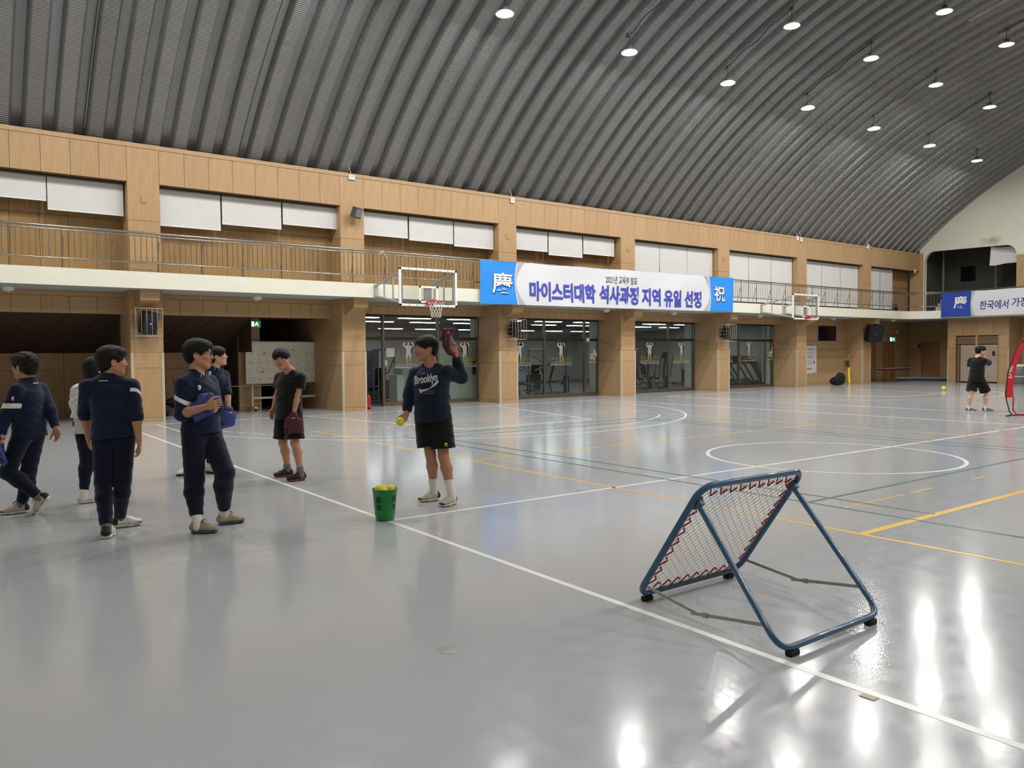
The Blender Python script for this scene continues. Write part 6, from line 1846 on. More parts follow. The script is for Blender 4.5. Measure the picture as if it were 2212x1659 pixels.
def person(cfg):
    """cfg in pixels of the photograph; a third number on a joint is metres further from the camera than the body"""
    set_view(cfg['pelvis'][0])
    aL, aR = [np.array(on_z(*cfg[k][:2], cfg[k][2] if len(cfg[k]) > 2 else 0.085), np.float32) for k in ('ankle_l', 'ankle_r')]
    dep = cfg.get('depth') or 0.5 * (depth_of(aL) + depth_of(aR))
    J = lambda q: np.array(at_depth(q[0], q[1], dep + (q[2] if len(q) > 2 else 0)), np.float32)
    T = facing(cfg['torso']); left = unit(np.cross(ZUP, T))
    hc, neck, pel = J(cfg['head']), J(cfg['neck']), J(cfg['pelvis'])
    fat = cfg.get('fat', 1.0); hs = cfg.get('hs', 1.0)
    spine = unit(neck - pel)
    sw = cfg.get('sw', 0.165); hw = 0.088 * fat
    roll = cfg.get('shoulder_roll', 0.0)
    shc = neck - spine * 0.055
    shL, shR = shc + left * sw + ZUP * (-0.042 + roll) , shc - left * sw + ZUP * (-0.042 - roll)
    hipL, hipR = pel + left * hw - ZUP * 0.02, pel - left * hw - ZUP * 0.02
    elL, elR, wrL, wrR = (J(cfg[k]) for k in ('elbow_l', 'elbow_r', 'wrist_l', 'wrist_r'))
    knL, knR = J(cfg['knee_l']), J(cfg['knee_r'])
    base = np.array([(aL[0] + aR[0]) / 2, (aL[1] + aR[1]) / 2, 0.0], np.float32)
    chest = neck - spine * 0.17 + T * 0.01; belly = pel + spine * 0.17 + T * cfg.get('belly', 0.01)
    hf = facing(cfg['look']); hp = cfg.get('look_pitch', 0.0)
    hf = unit(hf * math.cos(hp) + ZUP * math.sin(hp))
    hl = np.cross(ZUP, hf); tilt = cfg.get('look_tilt', 0.0)
    HU = unit(ZUP + unit(hl) * tilt)
    HL, HF, HU = frame_of(hf, HU)
    allp = np.stack([aL, aR, hc + HU * 0.14, hc - HU * .1, neck, pel, shL, shR, elL, elR, wrL, wrR, knL, knR])
    lo, hi = allp.min(0) - 0.2, allp.max(0) + 0.2
    lo[2] = -0.01
    h = cfg.get('h', 0.0068)
    fd = Field(lo, hi, h, (hc[2] - 0.125 * hs, hc[2] + 0.13 * hs, h * 0.66))
    # --- body (skin): one continuous surface
    sculpt_head(fd, hc, HL, HF, HU, hs, neck + T * 0.0, cfg.get('face_fat', 1.0))
    w = fat
    fd.etube(neck - spine * 0.03, chest, (0.075, 0.062), (0.142 * w, 0.092 * w), left, 0.05)
    fd.etube(chest, belly, (0.142 * w, 0.095 * w), (0.128 * w, 0.090 * w), left, 0.04)
    fd.etube(belly, pel - ZUP * 0.02, (0.128 * w, 0.09 * w), (0.145 * w, 0.095 * w), left, 0.04)
    aw = cfg.get('arm', 1.0); lw = cfg.get('leg', 1.0)
    hands = cfg.get('hands', {})
    for S_, E_, W_, sd in ((shL, elL, wrL, 'l'), (shR, elR, wrR, 'r')):
        fd.cone(S_ + (shc - S_) * 0.35, S_, 0.055 * aw, 0.054 * aw, 0.04)
        fd.cone(S_, E_, 0.051 * aw, 0.038 * aw, 0.03); 
        mid = E_ + (W_ - E_) * 0.28
        fd.cone(E_, mid, 0.037 * aw, 0.041 * aw, 0.015); fd.cone(mid, W_, 0.041 * aw, 0.0245 * aw, 0.015)
        hd = hands.get(sd)
        d = unit(W_ - E_)
        if hd == 'none':
            fd.cone(W_, W_ + d * 0.05, 0.0245 * aw, 0.03 * aw, 0.02)
        else:
            hd = hd or {}
            dv = unit(d + sum((np.asarray(v, np.float32) * k for v, k in ((RTH, hd.get('dx', 0)), (FWH, hd.get('dy', 0)), (ZUP, hd.get('dz', 0)))), vec(0, 0, 0)))
            inw = (shc - S_); inw[2] = 0
            pn_ = unit(inw) if hd.get('palm') is None else unit(RTH * hd['palm'][0] + FWH * hd['palm'][1] + ZUP * hd['palm'][2])
            th = T if hd.get('thumb') is None else unit(RTH * hd['thumb'][0] + FWH * hd['thumb'][1] + ZUP * hd['thumb'][2])
            hand(fd, W_, dv, pn_, th, hd.get('curl', 0.45), 1.0 * cfg.get('hand', 1.0))
    for H_, K_, A_ in ((hipL, knL, aL), (hipR, knR, aR)):
        fd.cone(H_, K_, 0.080 * lw, 0.052 * lw, 0.03)
        sh = unit(A_ - K_); cm = K_ + (A_ - K_) * 0.30 - T * 0.016
        fd.cone(K_, cm, 0.049 * lw, 0.056 * lw, 0.025); fd.cone(cm, A_ + (K_ - A_) * 0.12, 0.056 * lw, 0.035 * lw, 0.025)
        fd.cone(A_ + (K_ - A_) * 0.12, A_, 0.034 * lw, 0.036, 0.015)
    feet = [('foot_l', aL), ('foot_r', aR)]
    for key, A_ in feet:
        fdir = facing(cfg[key][0]) if key in cfg else T
        pit = cfg[key][1] if key in cfg and len(cfg[key]) > 1 else 0.0
        fu = unit(ZUP * math.cos(pit) + fdir * math.sin(pit)); ff = unit(fdir * math.cos(pit) - ZUP * math.sin(pit))
        fd.cone(A_ - fu * 0.03, A_ + ff * 0.10 - fu * 0.048, 0.027, 0.022, 0.02)
    V, F = fd.mesh(); V = smooth_v(V, F, 1, 0.35)
    me = to_mesh('person', V, F, base)
    sk = np.array(rgb(*cfg.get('skin', (186, 140, 112))), np.float32)
    tone = np.tile(sk, (len(V), 1))
    tone_head(V, tone, hc, HL, HF, HU, hs, sk)
    at = me.attributes.new('tone', 'FLOAT_COLOR', 'POINT'); at.data.foreach_set('color', tone.ravel())
    me.materials.append(SKIN)
    o = bpy.data.objects.new('person', me); COL.objects.link(o); o.location = tuple(map(float, base))
    tag(o, cfg['label'], 'person', 'people in the hall' if not cfg.get('group') else cfg['group'])
    info = dict(obj=o, base=base, dep=dep, T=T, left=left, hc=hc, HL=HL, HF=HF, HU=HU, hs=hs, neck=neck, pel=pel, shL=shL, shR=shR, elL=elL, elR=elR, wrL=wrL, wrR=wrR,
                knL=knL, knR=knR, aL=aL, aR=aR, hipL=hipL, hipR=hipR, spine=spine, chest=chest, belly=belly, J=J)
    # --- hair
    P = head_local(hc, HL, HF, HU, hs); R = np.stack([HL, HF, HU])
    hr = Field(hc - 0.17 * hs - (vec(0.05, 0.05, 0.30) if cfg.get('hair') == 'long' else 0), hc + 0.17 * hs, 0.0052)
    S = lambda *r: tuple(v * hs for v in r)
    style = cfg.get('hair', 'short'); vol = cfg.get('hair_vol', 1.0)
    hr.ell(P(0, -0.018, 0.040), S(0.090 * vol, 0.108 * vol, 0.092 * vol), R, 0.0)
    hr.ell(P(0, -0.055, -0.012), S(0.075, 0.062, 0.075), R, 0.03)
    fr = cfg.get('fringe', 0.040)
    if style == 'bowl':
        hr.ell(P(0, 0.022, 0.050), S(0.088, 0.082, 0.060), R, 0.03)
    else:
        hr.ell(P(0, 0.045, 0.072), S(0.075, 0.062, 0.044), R, 0.03)
    # open the face and the ears
    hr.ell(P(0, 0.118, fr - 0.098), S(0.074, 0.082, 0.096), R, 0.008, 's')
    hr.ell(P(0, 0.085, fr - 0.125), S(0.12, 0.078, 0.095), R, 0.01, 's')
    for s_ in (1, -1): hr.ell(P(s_ * 0.088, 0.002, -0.022), S(0.030, 0.028, 0.042), R, 0.008, 's')
    if style == 'long':
        hr.etube(P(0, -0.045, 0.0), P(0.0, -0.075, -0.20), (0.085 * hs, 0.06 * hs), (0.075 * hs, 0.03 * hs), HL, 0.05)
        hr.etube(P(-0.05, -0.02, 0.0), P(-0.06, -0.04, -0.19), (0.03 * hs, 0.05 * hs), (0.03 * hs, 0.03 * hs), HL, 0.04)
        hr.etube(P(0.05, -0.02, 0.0), P(0.06, -0.04, -0.19), (0.03 * hs, 0.05 * hs), (0.03 * hs, 0.03 * hs), HL, 0.04)
    else:
        hr.plane_cut(P(0, -0.06, cfg.get('nape', -0.072)), -HU * 1.0 + HF * 0.35)
    hr.ruffle(0.0010, 130 if style != 'curly' else 95, cfg.get('torso', 0) * 0.1)
    if style == 'curly': hr.ruffle(0.0032, 120, 1.0)
    V, F = hr.mesh(); put('hair', to_mesh('hair', V, F, base), HAIR, o, True)
    # --- upper garment
    top = cfg['top']; mt = top['mat']
    clh = cfg.get('h', 0.0068) * 1.1
    g = Field(lo, hi, clh)
    tk = top.get('ease', 0.022)
    hem = pel + spine * top.get('hem', -0.02)
    ww = w
    nk = neck - spine * 0.005
    g.etube(nk - spine * 0.035, chest, (0.085 + tk * .3, 0.07), (0.146 * ww + tk, 0.098 * ww + tk), left, 0.03)
    for S_ in (shL, shR): g.cone(shc + (S_ - shc) * 0.45 + ZUP * 0.02, S_ + ZUP * 0.004, 0.052 * aw, 0.056 * aw, 0.05)
    g.etube(chest, belly, (0.146 * ww + tk, 0.10 * ww + tk), (0.136 * ww + tk * 1.2, 0.10 * ww + tk * 1.3), left, 0.03)
    g.etube(belly, hem, (0.136 * ww + tk * 1.2, 0.10 * ww + tk * 1.3), (0.163 * ww + tk * top.get('flare', 1.0), 0.118 * ww + tk * top.get('flare', 1.0)), left, 0.02, flat='b')
    g.plane_cut(hem, -spine, None, None) if False else None
    for S_, E_, W_, sd in ((shL, elL, wrL, 'l'), (shR, elR, wrR, 'r')):
        st = top['sleeve'] if not isinstance(top['sleeve'], dict) else top['sleeve'][sd]
        sr = top.get('sr', 0.014)
        if st <= 1.0:
            e = S_ + (E_ - S_) * st
            g.cone(S_, e, 0.058 * aw + sr, 0.058 * aw + sr - 0.016 * st * aw + top.get('sflare', 0.0), 0.03, flat='b')
        else:
            g.cone(S_, E_, 0.052 * aw + sr, 0.043 * aw + sr, 0.03)
            e = E_ + (W_ - E_) * (st - 1.0)
            g.cone(E_, e, 0.044 * aw + sr, (0.044 - 0.018 * (st - 1)) * aw + sr * top.get('cuff', 0.7), 0.02, flat='b')
    if top.get('collar'):
        up_n = unit(hc - HU * 0.06 * hs - HF * 0.02 - neck)
        g.etube(nk - spine * 0.03, neck + up_n * 0.038, (0.086, 0.080), (0.073, 0.073), left, 0.012, flat='b')
    # neck opening
    g.cone(neck - spine * 0.03 + T * 0.012, hc, top.get('neck_r', 0.062), 0.064, 0.006, 's')
    g.folds(top.get('wr', 0.005), top.get('wf', 24), cfg['torso'] * 0.07)
    if not top.get('no_floor'): pass
    V, F = g.mesh(); V = smooth_v(V, F, 1, 0.3)
    tme = to_mesh('shirt', V, F, base); tob = put(top.get('name', 'shirt'), tme, mt, o, True)
    if top.get('marks'):
        sv = np.full(len(V), -1.0, np.float32)
        for pred, _ in top['marks']: sv = np.maximum(sv, pred(V, info))
        am = tme.attributes.new('stripe', 'FLOAT', 'POINT'); am.data.foreach_set('value', sv.astype(np.float32))
    info['shirt'] = tob; info['bvh'] = BVHTree.FromPolygons([tuple(v) for v in V.astype(float)], [tuple(f) for f in F.tolist()])
    # --- lower garment
    low = cfg['low']; tk = low.get('ease', 0.02)
    g = Field(lo, hi, clh)
    wz = pel + spine * low.get('waist', 0.04)
    g.etube(wz, pel - ZUP * 0.03, (0.140 * ww + tk * .4, 0.095 * ww + tk * .4), (0.146 * ww + tk * .6, 0.100 * ww + tk * .6), left, 0.0, flat='a')
    for H_, K_, A_ in ((hipL, knL, aL), (hipR, knR, aR)):
        st = low['len']
        if st <= 1.0:
            e = H_ + (K_ - H_) * st
            g.cone(H_, e, 0.076 * lw + tk, 0.080 * lw + tk - 0.014 * st * lw + low.get('flare', 0.02), 0.03, flat='b')
        else:
            g.cone(H_, K_, 0.078 * lw + tk, 0.060 * lw + tk, 0.03)
            cm = K_ + (A_ - K_) * 0.3 - T * 0.014
            e = K_ + (A_ - K_) * (st - 1.0)
            g.cone(K_, cm, 0.058 * lw + tk, 0.061 * lw + tk * .9, 0.02)
            g.cone(cm, e, 0.061 * lw + tk * .9, 0.042 * lw + tk * low.get('cuff', .8), 0.02, flat='b')
    if low['len'] <= 1.0:
        mp_ = (hipL + hipR) / 2
        g.cone(mp_ - ZUP * 0.02, mp_ + ((knL + knR) / 2 - mp_) * 0.25, 0.09, 0.06, 0.05)
    g.folds(low.get('wr', 0.005), 22, cfg['torso'] * 0.05 + 1)
    V, F = g.mesh(); V = smooth_v(V, F, 1, 0.3)
    lob = put(low.get('name', 'trousers'), to_mesh('trousers', V, F, base), low['mat'], o, True)
    info['bvh_low'] = BVHTree.FromPolygons([tuple(v) for v in V.astype(float)], [tuple(f) for f in F.tolist()])
    # --- socks and shoes
    sc = cfg['shoes']
    for K_, A_, key in ((knL, aL, 'foot_l'), (knR, aR, 'foot_r')):
        fdir = facing(cfg[key][0]); pit = cfg[key][1] if len(cfg[key]) > 1 else 0.0
        if sc.get('sock') is not None:
            q = Field(A_ - 0.12, A_ + vec(0.25, 0.25, 0.3), 0.006) if False else Field(np.minimum(A_, K_) - 0.08, np.maximum(A_, K_) + 0.08, 0.007)
            d = unit(K_ - A_)
            q.cone(A_ - d * 0.03, A_ + d * sc['sock_h'], 0.041, 0.037 * lw + 0.010, 0.0, flat='b')
            q.ruffle(0.0012, 60, 1.0)
            V, F = q.mesh(); put('sock', to_mesh('sock', V, F, base), sc['sock'], o, True)
        shoe(o, base, A_, fdir, sc['up'], sc['sole'], sc['lace'], pit, sc.get('L', 0.285), sc.get('accent'))
    return info
# ================================================================ the people
def stripe(arm, t0, t1, slant=0.0, half=None):
    def pred(C, I):
        a, b = (I['shL'], I['elL']) if arm == 'l' else (I['shR'], I['elR'])
        ab = b - a; L2 = float(ab @ ab); q = C - a
        t = (q @ ab) / L2
        r = np.linalg.norm(q - t[:, None] * ab, axis=1)
        sl = slant * (q @ I['T']) / 0.1
        out = (q @ (I['left'] if arm == 'l' else -I['left'])) if half else np.ones(len(C))
        return np.minimum.reduce([t - t0 - sl, t1 + sl - t, (0.105 - r) * 3, (out + 0.012) * 3])
    return pred
SH_BEIGE = mat('beige_suede', (150, 142, 122), rough=0.8); SH_WHITE = mat('white_leather', (206, 204, 196), rough=0.45); SH_BLACK = mat('black_knit', (26, 26, 30), rough=0.7)
SH_CREAM = mat('cream_mesh', (178, 170, 154), rough=0.8); SH_GREY = mat('grey_mesh', (96, 96, 98), rough=0.8)
SO_WHITE = mat('white_rubber', (206, 204, 196), rough=0.5); SO_SLATE = mat('slate_rubber', (66, 74, 92), rough=0.6); SO_GUM = mat('gum_rubber', (132, 72, 58), rough=0.6); SO_BLACK = mat('black_sole', (24, 24, 26), rough=0.6)
LA_W = mat('cream_lace', (216, 208, 190), rough=0.8); LA_K = mat('black_lace', (20, 18, 18), rough=0.8)
JERSEY = lambda sl, **k: dict(dict(mat=NAVYS, name='training_top', sleeve=sl, ease=0.022, sr=0.017, hem=-0.03, flare=1.0, collar=True, neck_r=0.061, wr=0.006, wf=24), **k)
TRACK = dict(mat=NAVYP, name='track_trousers', len=1.86, ease=0.016, cuff=0.5, wr=0.006)

A = person(dict(label='person in navy Brooklyn sweatshirt raising a glove and holding a ball', skin=(172, 122, 96),
    ankle_l=(976, 1072), ankle_r=(938, 1064), knee_l=(958, 986, -0.03), knee_r=(930, 982, 0.0), pelvis=(935, 893), neck=(931, 787), head=(920, 753), hs=1.12, fat=1.07, face_fat=1.08, belly=0.012,
    torso=-22, look=-66, sw=0.175, shoulder_roll=0.01, elbow_l=(997, 815, 0.06), wrist_l=(984, 768, -0.02), elbow_r=(885, 850, 0.03), wrist_r=(878, 892, -0.05), arm=1.06, leg=1.06,
    hands={'l': dict(curl=0.35, palm=(0.2, -0.9, 0.1), thumb=(-1, 0, 0)), 'r': dict(curl=0.62, palm=(-0.55, -0.85, 0.0), thumb=(-0.8, 0.5, 0), dx=-0.15)},
    foot_l=(-38,), foot_r=(-66,), hair='bowl', fringe=0.052, hair_vol=1.02,
    top=dict(mat=NAVY2, name='sweatshirt', sleeve=1.93, ease=0.040, sr=0.026, cuff=0.8, hem=-0.085, flare=0.75, neck_r=0.066, wr=0.008, wf=20),
    low=dict(mat=BLKS, name='shorts', len=0.80, ease=0.030, flare=0.03, wr=0.005),
    shoes=dict(up=SH_CREAM, sole=SO_WHITE, lace=LA_W, sock=SOCKW, sock_h=0.17, accent=SO_BLACK)))
Bp = person(dict(label='person in black t-shirt and shorts before the whiteboard, dark red glove', skin=(182, 134, 104),
    ankle_l=(650, 1023), ankle_r=(622, 1015), knee_l=(637, 958, -0.06), knee_r=(611, 957, 0.05), pelvis=(624, 886), neck=(627, 801), head=(608, 776, -0.07), hs=1.12, fat=1.02, face_fat=1.12,
    torso=-42, look=-14, look_tilt=-0.10, look_pitch=-0.05, sw=0.165, elbow_l=(642, 853, -0.10), wrist_l=(634, 896, -0.14), elbow_r=(600, 850, 0.12), wrist_r=(590, 884, 0.06), leg=1.0,
    hands={'l': dict(curl=0.3, palm=(0, 1, 0), thumb=(-1, 0, 0)), 'r': dict(curl=0.5)},
    foot_l=(-72,), foot_r=(-76,), hair='bowl', fringe=0.034, hair_vol=1.06,
    top=dict(mat=BLK, name='t_shirt', sleeve=0.62, ease=0.030, sr=0.020, sflare=0.012, hem=-0.12, flare=1.0, neck_r=0.064, wr=0.006, wf=24),
    low=dict(mat=BLKS, name='shorts', len=0.86, ease=0.026, flare=0.03),
    shoes=dict(up=SH_BLACK, sole=SO_GUM, lace=LA_K, sock=SOCKG, sock_h=0.085, accent=mat('dark_red_knit', (70, 30, 28), rough=0.8))))
Cp = person(dict(label='person with glasses in navy tracksuit cradling a blue glove, looking right', skin=(184, 136, 106),
    ankle_l=(484, 1113), ankle_r=(426, 1131), knee_l=(486, 1022, -0.08), knee_r=(420, 1033, -0.08), pelvis=(434, 926), neck=(424, 806), head=(430, 766), hs=1.12, fat=1.06, face_fat=1.03, belly=0.02,
    torso=48, look=78, sw=0.168, elbow_l=(466, 880, 0.02), wrist_l=(440, 888, -0.20), elbow_r=(393, 894, -0.22), wrist_r=(448, 878, -0.34), arm=1.08, leg=1.08,
    hands={'l': 'none', 'r': dict(curl=0.9, palm=(0.1, 0.9, -0.2), thumb=(0, 0.2, 1))},
    foot_l=(97,), foot_r=(72,), hair='short', fringe=0.064, hair_vol=1.04,
    top=JERSEY(1.12, marks=[(stripe('r', 0.42, 0.56, 0.22, True), STRIPE), (stripe('l', 0.42, 0.56, 0.22, True), STRIPE)], ease=0.026),
    low=dict(TRACK, len=1.83, ease=0.022), shoes=dict(up=SH_BEIGE, sole=SO_SLATE, lace=LA_K, sock=SOCKW, sock_h=0.16)))
Dp = person(dict(label='person in navy tracksuit seen from behind with head turned right', skin=(180, 132, 102),
    ankle_l=(230, 1141), ankle_r=(259, 1119), knee_l=(223, 1044, -0.03), knee_r=(265, 1040, 0.03), pelvis=(246, 932), neck=(236, 812), head=(243, 781), hs=1.12, fat=1.04,
    torso=176, look=100, look_pitch=0.02, sw=0.178, elbow_l=(184, 893, 0.02), wrist_l=(191, 946, 0.10), elbow_r=(294, 898, 0.0), wrist_r=(300, 952, -0.02), leg=1.0,
    hands={'l': dict(curl=0.6), 'r': dict(curl=0.55, palm=(-0.9, 0.1, 0), thumb=(0, 1, 0))},
    foot_l=(168,), foot_r=(98,), hair='short', fringe=0.050, hair_vol=1.02,
    top=JERSEY({'l': 1.22, 'r': 1.22}, marks=[(stripe('r', 0.36, 0.52, 0.30, True), STRIPE)], hem=-0.06),
    low=dict(TRACK, len=1.93, ease=0.012, cuff=0.9), shoes=dict(up=SH_WHITE, sole=SO_WHITE, lace=LA_W, sock=SOCKG, sock_h=0.08, accent=SO_BLACK)))
Ep = person(dict(label='person in navy tracksuit walking out at the left picture edge', skin=(178, 130, 102),
    ankle_l=(86, 1074, 0.17), ankle_r=(46, 1090), knee_l=(16, 1020, -0.12), knee_r=(60, 1026, 0.02), pelvis=(64, 926), neck=(62, 822), head=(52, 792, -0.02), hs=1.10, fat=1.0,
    torso=-128, look=-132, sw=0.168, elbow_l=(11, 900, -0.16), wrist_l=(2, 944, -0.24), elbow_r=(109, 888, 0.10), wrist_r=(121, 926, 0.06), leg=0.98, depth=None,
    hands={'l': 'none', 'r': dict(curl=0.6)},
    foot_l=(-108, 0.95), foot_r=(-88,), hair='curly', fringe=0.045, hair_vol=1.08,
    top=JERSEY(1.9, marks=[(stripe('l', 0.40, 0.56, 0.15, True), STRIPE)], hem=-0.08, sr=0.018),
    low=dict(TRACK, len=1.92), shoes=dict(up=SH_CREAM, sole=SO_WHITE, lace=LA_K, sock=SOCKG, sock_h=0.08, accent=SO_BLACK)))
Fp = person(dict(label='person with long black hair in a white jacket behind the navy group', skin=(206, 160, 138),
    ankle_l=(181, 1070), ankle_r=(232, 1063), knee_l=(188, 990, 0), knee_r=(212, 988, 0.05), pelvis=(192, 910), neck=(200, 826), head=(206, 797), hs=1.04, fat=0.92,
    torso=150, look=112, sw=0.15, elbow_l=(166, 872, 0.0), wrist_l=(184, 882, 0.16), elbow_r=(226, 846, 0.10), wrist_r=(221, 812, 0.02), arm=0.9, leg=0.9, hand=0.95,
    hands={'l': dict(curl=0.6), 'r': dict(curl=0.9, palm=(-1, -0.2, 0), thumb=(0, -1, 0.3))},
    foot_l=(112,), foot_r=(96,), hair='long', fringe=0.05, hair_vol=1.0,
    top=dict(mat=WHT, name='nylon_jacket', sleeve=1.85, ease=0.045, sr=0.035, cuff=0.5, hem=0.02, flare=0.9, collar=True, neck_r=0.06, wr=0.009, wf=30),
    low=dict(TRACK, len=1.86, ease=0.016), shoes=dict(up=SH_WHITE, sole=SO_WHITE, lace=LA_W, sock=SOCKW, sock_h=0.08)))
# long white shirt below the jacket
g = Field(Fp['pel'] - 0.3, Fp['pel'] + 0.3, 0.008)
g.etube(Fp['pel'] + Fp['spine'] * 0.06, Fp['pel'] - ZUP * 0.13, (0.155, 0.115), (0.172, 0.13), Fp['left'], 0, flat=True); g.ruffle(0.003, 34, 1.0)
V, F = g.mesh(); put('long_shirt', to_mesh('long_shirt', V, F, Fp['base']), WHT2, Fp['obj'], True)
Gp = person(dict(label='person in navy tracksuit behind the one with glasses, blue glove hanging', skin=(206, 160, 134),
    ankle_l=(452, 1008), ankle_r=(401, 1011), knee_l=(464, 944, -0.04), knee_r=(428, 944, -0.02), pelvis=(462, 876), neck=(464, 796), head=(470, 770), hs=1.12, fat=0.98,
    torso=38, look=84, look_pitch=0.16, sw=0.160, elbow_l=(491, 848, 0.0), wrist_l=(495, 884, -0.06), elbow_r=(444, 850, -0.05), wrist_r=(450, 884, -0.12), arm=0.95,
    hands={'l': 'none', 'r': dict(curl=0.6)},
    foot_l=(36,), foot_r=(-30,), hair='bowl', fringe=0.044, hair_vol=1.0,
    top=JERSEY(1.12, marks=[(stripe('l', 0.44, 0.60, 0.22, True), STRIPE)]), low=dict(TRACK), shoes=dict(up=SH_WHITE, sole=SO_BLACK, lace=LA_W, sock=SOCKW, sock_h=0.1)))
Hp = person(dict(label='person in black t-shirt and shorts far away beside the pitching net', skin=(206, 158, 130), h=0.011,
    ankle_l=(2092, 882), ankle_r=(2128, 882), knee_l=(2098, 851, 0), knee_r=(2131, 852, 0), pelvis=(2109, 815), neck=(2112, 771), head=(2119, 758), hs=1.10, fat=1.02,
    torso=152, look=112, sw=0.17, elbow_l=(2095, 797, 0.14), wrist_l=(2110, 785, 0.3), elbow_r=(2140, 786, 0.08), wrist_r=(2127, 772, 0.16),
    hands={'l': dict(curl=0.6), 'r': dict(curl=0.8)},
    foot_l=(94,), foot_r=(92,), hair='bowl', fringe=0.045,
    top=dict(mat=BLK, name='t_shirt', sleeve=0.75, ease=0.030, sr=0.02, sflare=0.012, hem=-0.12, neck_r=0.064),
    low=dict(mat=BLKS, name='shorts', len=0.82, ease=0.028, flare=0.035), shoes=dict(up=SH_GREY, sole=SO_WHITE, lace=LA_W, sock=SOCKW, sock_h=0.06)))
Ip = person(dict(label='person in dark t-shirt standing behind the glass among the exercise bikes', skin=(190, 146, 120), h=0.014,
    ankle_l=(1497, 835), ankle_r=(1488, 835), knee_l=(1496, 814, 0), knee_r=(1489, 814, 0), pelvis=(1491, 795), neck=(1489, 768), head=(1490, 759), hs=1.0,
    torso=60, look=75, sw=0.16, elbow_l=(1502, 783, 0.1), wrist_l=(1503, 795, 0.0), elbow_r=(1483, 783, -0.1), wrist_r=(1484, 795, -0.1),
    foot_l=(60,), foot_r=(60,), hair='short', top=dict(mat=cloth('dark_brown_tee', (52, 42, 36)), name='t_shirt', sleeve=0.7, ease=0.03, hem=-0.1),
    low=dict(mat=BLKS, name='shorts', len=0.8, ease=0.025), shoes=dict(up=SH_BLACK, sole=SO_WHITE, lace=LA_W, sock=SOCKG, sock_h=0.08)))

# ---------------------------------------------------------------- prints on clothing
fwd = np.array(FW)
def px_dir(px, py):
    return ray(px, py) / np.linalg.norm(ray(px, py))
def mark(I, nm, px, py, mc, m, rot=0.0, surf='bvh'):
    d = px_dir(px, py); c = at_depth(px, py, I['dep'])
    r = RT * math.cos(rot) + UP * math.sin(rot); u = -RT * math.sin(rot) + UP * math.cos(rot)
    return print_on(I['obj'], nm, I[surf], I['base'], c, r, u, d, mc, m)
sc_ = A['dep'] / CAM_F                               # metres per pixel at this person
me, co = text_mesh('Brooklyn', 1.0, 0.03, 0.30, 51 * sc_, 23 * sc_)
bm = bmesh.new(); set_co(me, co); bm.from_mesh(me); bmesh.ops.triangulate(bm, faces=bm.faces[:])
for _ in range(3): bmesh.ops.subdivide_edges(bm, edges=[e for e in bm.edges if e.calc_length() > 0.012], cuts=1)
bmesh.ops.triangulate(bm, faces=bm.faces[:]); bm.to_mesh(me); bm.free()
co = np.empty(len(me.vertices) * 3); me.vertices.foreach_get('co', co); co = co.reshape(-1, 3)
mark(A, 'lettering', 919.5, 820.5, (me, co), PRINT, 0.17)
sw_ = [(-19, -5), (-10, -7.5), (5, -6.2), (18, -2), (24, 3.5), (26.5, 7), (23.5, 9.5), (25, 6.5), (22, 3), (14, -3.6), (2, -9), (-9, -11.5), (-15, -15.5)]
mark(A, 'swash', 922, 833, flat_poly([[(x * sc_, y * sc_) for x, y in sw_]]), PRINT, 0.10)
bars = []
for (x0, x1, y) in ((-14, 14, 0), (-11, 12, -4.4)):
    x = x0
    rr = random.Random(3)
    while x < x1:
        w_ = rr.uniform(0.8, 2.2); bars.append([(x * sc_, (y - .8) * sc_), ((x + w_) * sc_, (y - .8) * sc_), ((x + w_) * sc_, (y + .8) * sc_), (x * sc_, (y + .8) * sc_)]); x += w_ + 0.7
mark(A, 'small_print', 925, 845, flat_poly(bars), mat('faint_print', (110, 112, 124), rough=0.7), 0.08)
mark(A, 'small_print', 913, 806, flat_poly([[(x * sc_, y * sc_), ((x + 1.3) * sc_, y * sc_), ((x + 1.3) * sc_, (y + 1.6) * sc_), (x * sc_, (y + 1.6) * sc_)] for x in (-4, -2.2, -.4, 1.4, 3.2) for y in (0, -2.6) if abs(x) < 3.5 or y == 0]), mat('faint_print', (110, 112, 124)), 0.08)
LIME = mat('lime_emblem', (150, 190, 40), rough=0.6)
ap = [(3.2 * math.cos(a) * (1 + .12 * math.cos(2 * a)) * sc_, 3.2 * math.sin(a) * sc_) for a in [2 * PI * k / 14 for k in range(14)]]
mark(A, 'lime_emblem', 963.5, 959, flat_poly([ap, [(-3.5 * sc_, -5.4 * sc_), (3.5 * sc_, -5.4 * sc_), (3.5 * sc_, -4.3 * sc_), (-3.5 * sc_, -4.3 * sc_)]]), LIME, 0.0, 'bvh_low')
def badge(I, px, py, s=1.0, rot=0.0):
    k = I['dep'] / CAM_F * s
    out = [(-3.2, 2), (-3.4, 4.2), (-2.0, 3.6), (-1.4, 5.4), (-0.3, 4.4), (0.9, 5.6), (1.8, 4.0), (3.2, 4.2), (3.4, 1), (2.8, -3), (0.8, -5.6), (-1.6, -5.2), (-3.0, -2.6)]
    mark(I, 'club_badge', px, py, flat_poly([[(x * k, y * k) for x, y in out]]), STRIPE, rot)
    ins = [(-1.3, 1.5), (-0.6, 1.5), (-0.5, -1.8), (0.4, -2.2), (0.5, 1.4), (1.2, 1.4), (1.1, -2.8), (-0.2, -3.6), (-1.2, -2.6)]
    me_, co_ = flat_poly([[(x * k, y * k) for x, y in ins]])
    d = px_dir(px, py); c = at_depth(px, py, I['dep'])
    P_ = np.array(c) + co_[:, :1] * RT + co_[:, 1:2] * UP
    P_ = stick_on(I['bvh'], P_, d, 0.007); set_co(me_, P_ - I['base']); put('badge_mark', me_, NAVY, I['obj'], True)
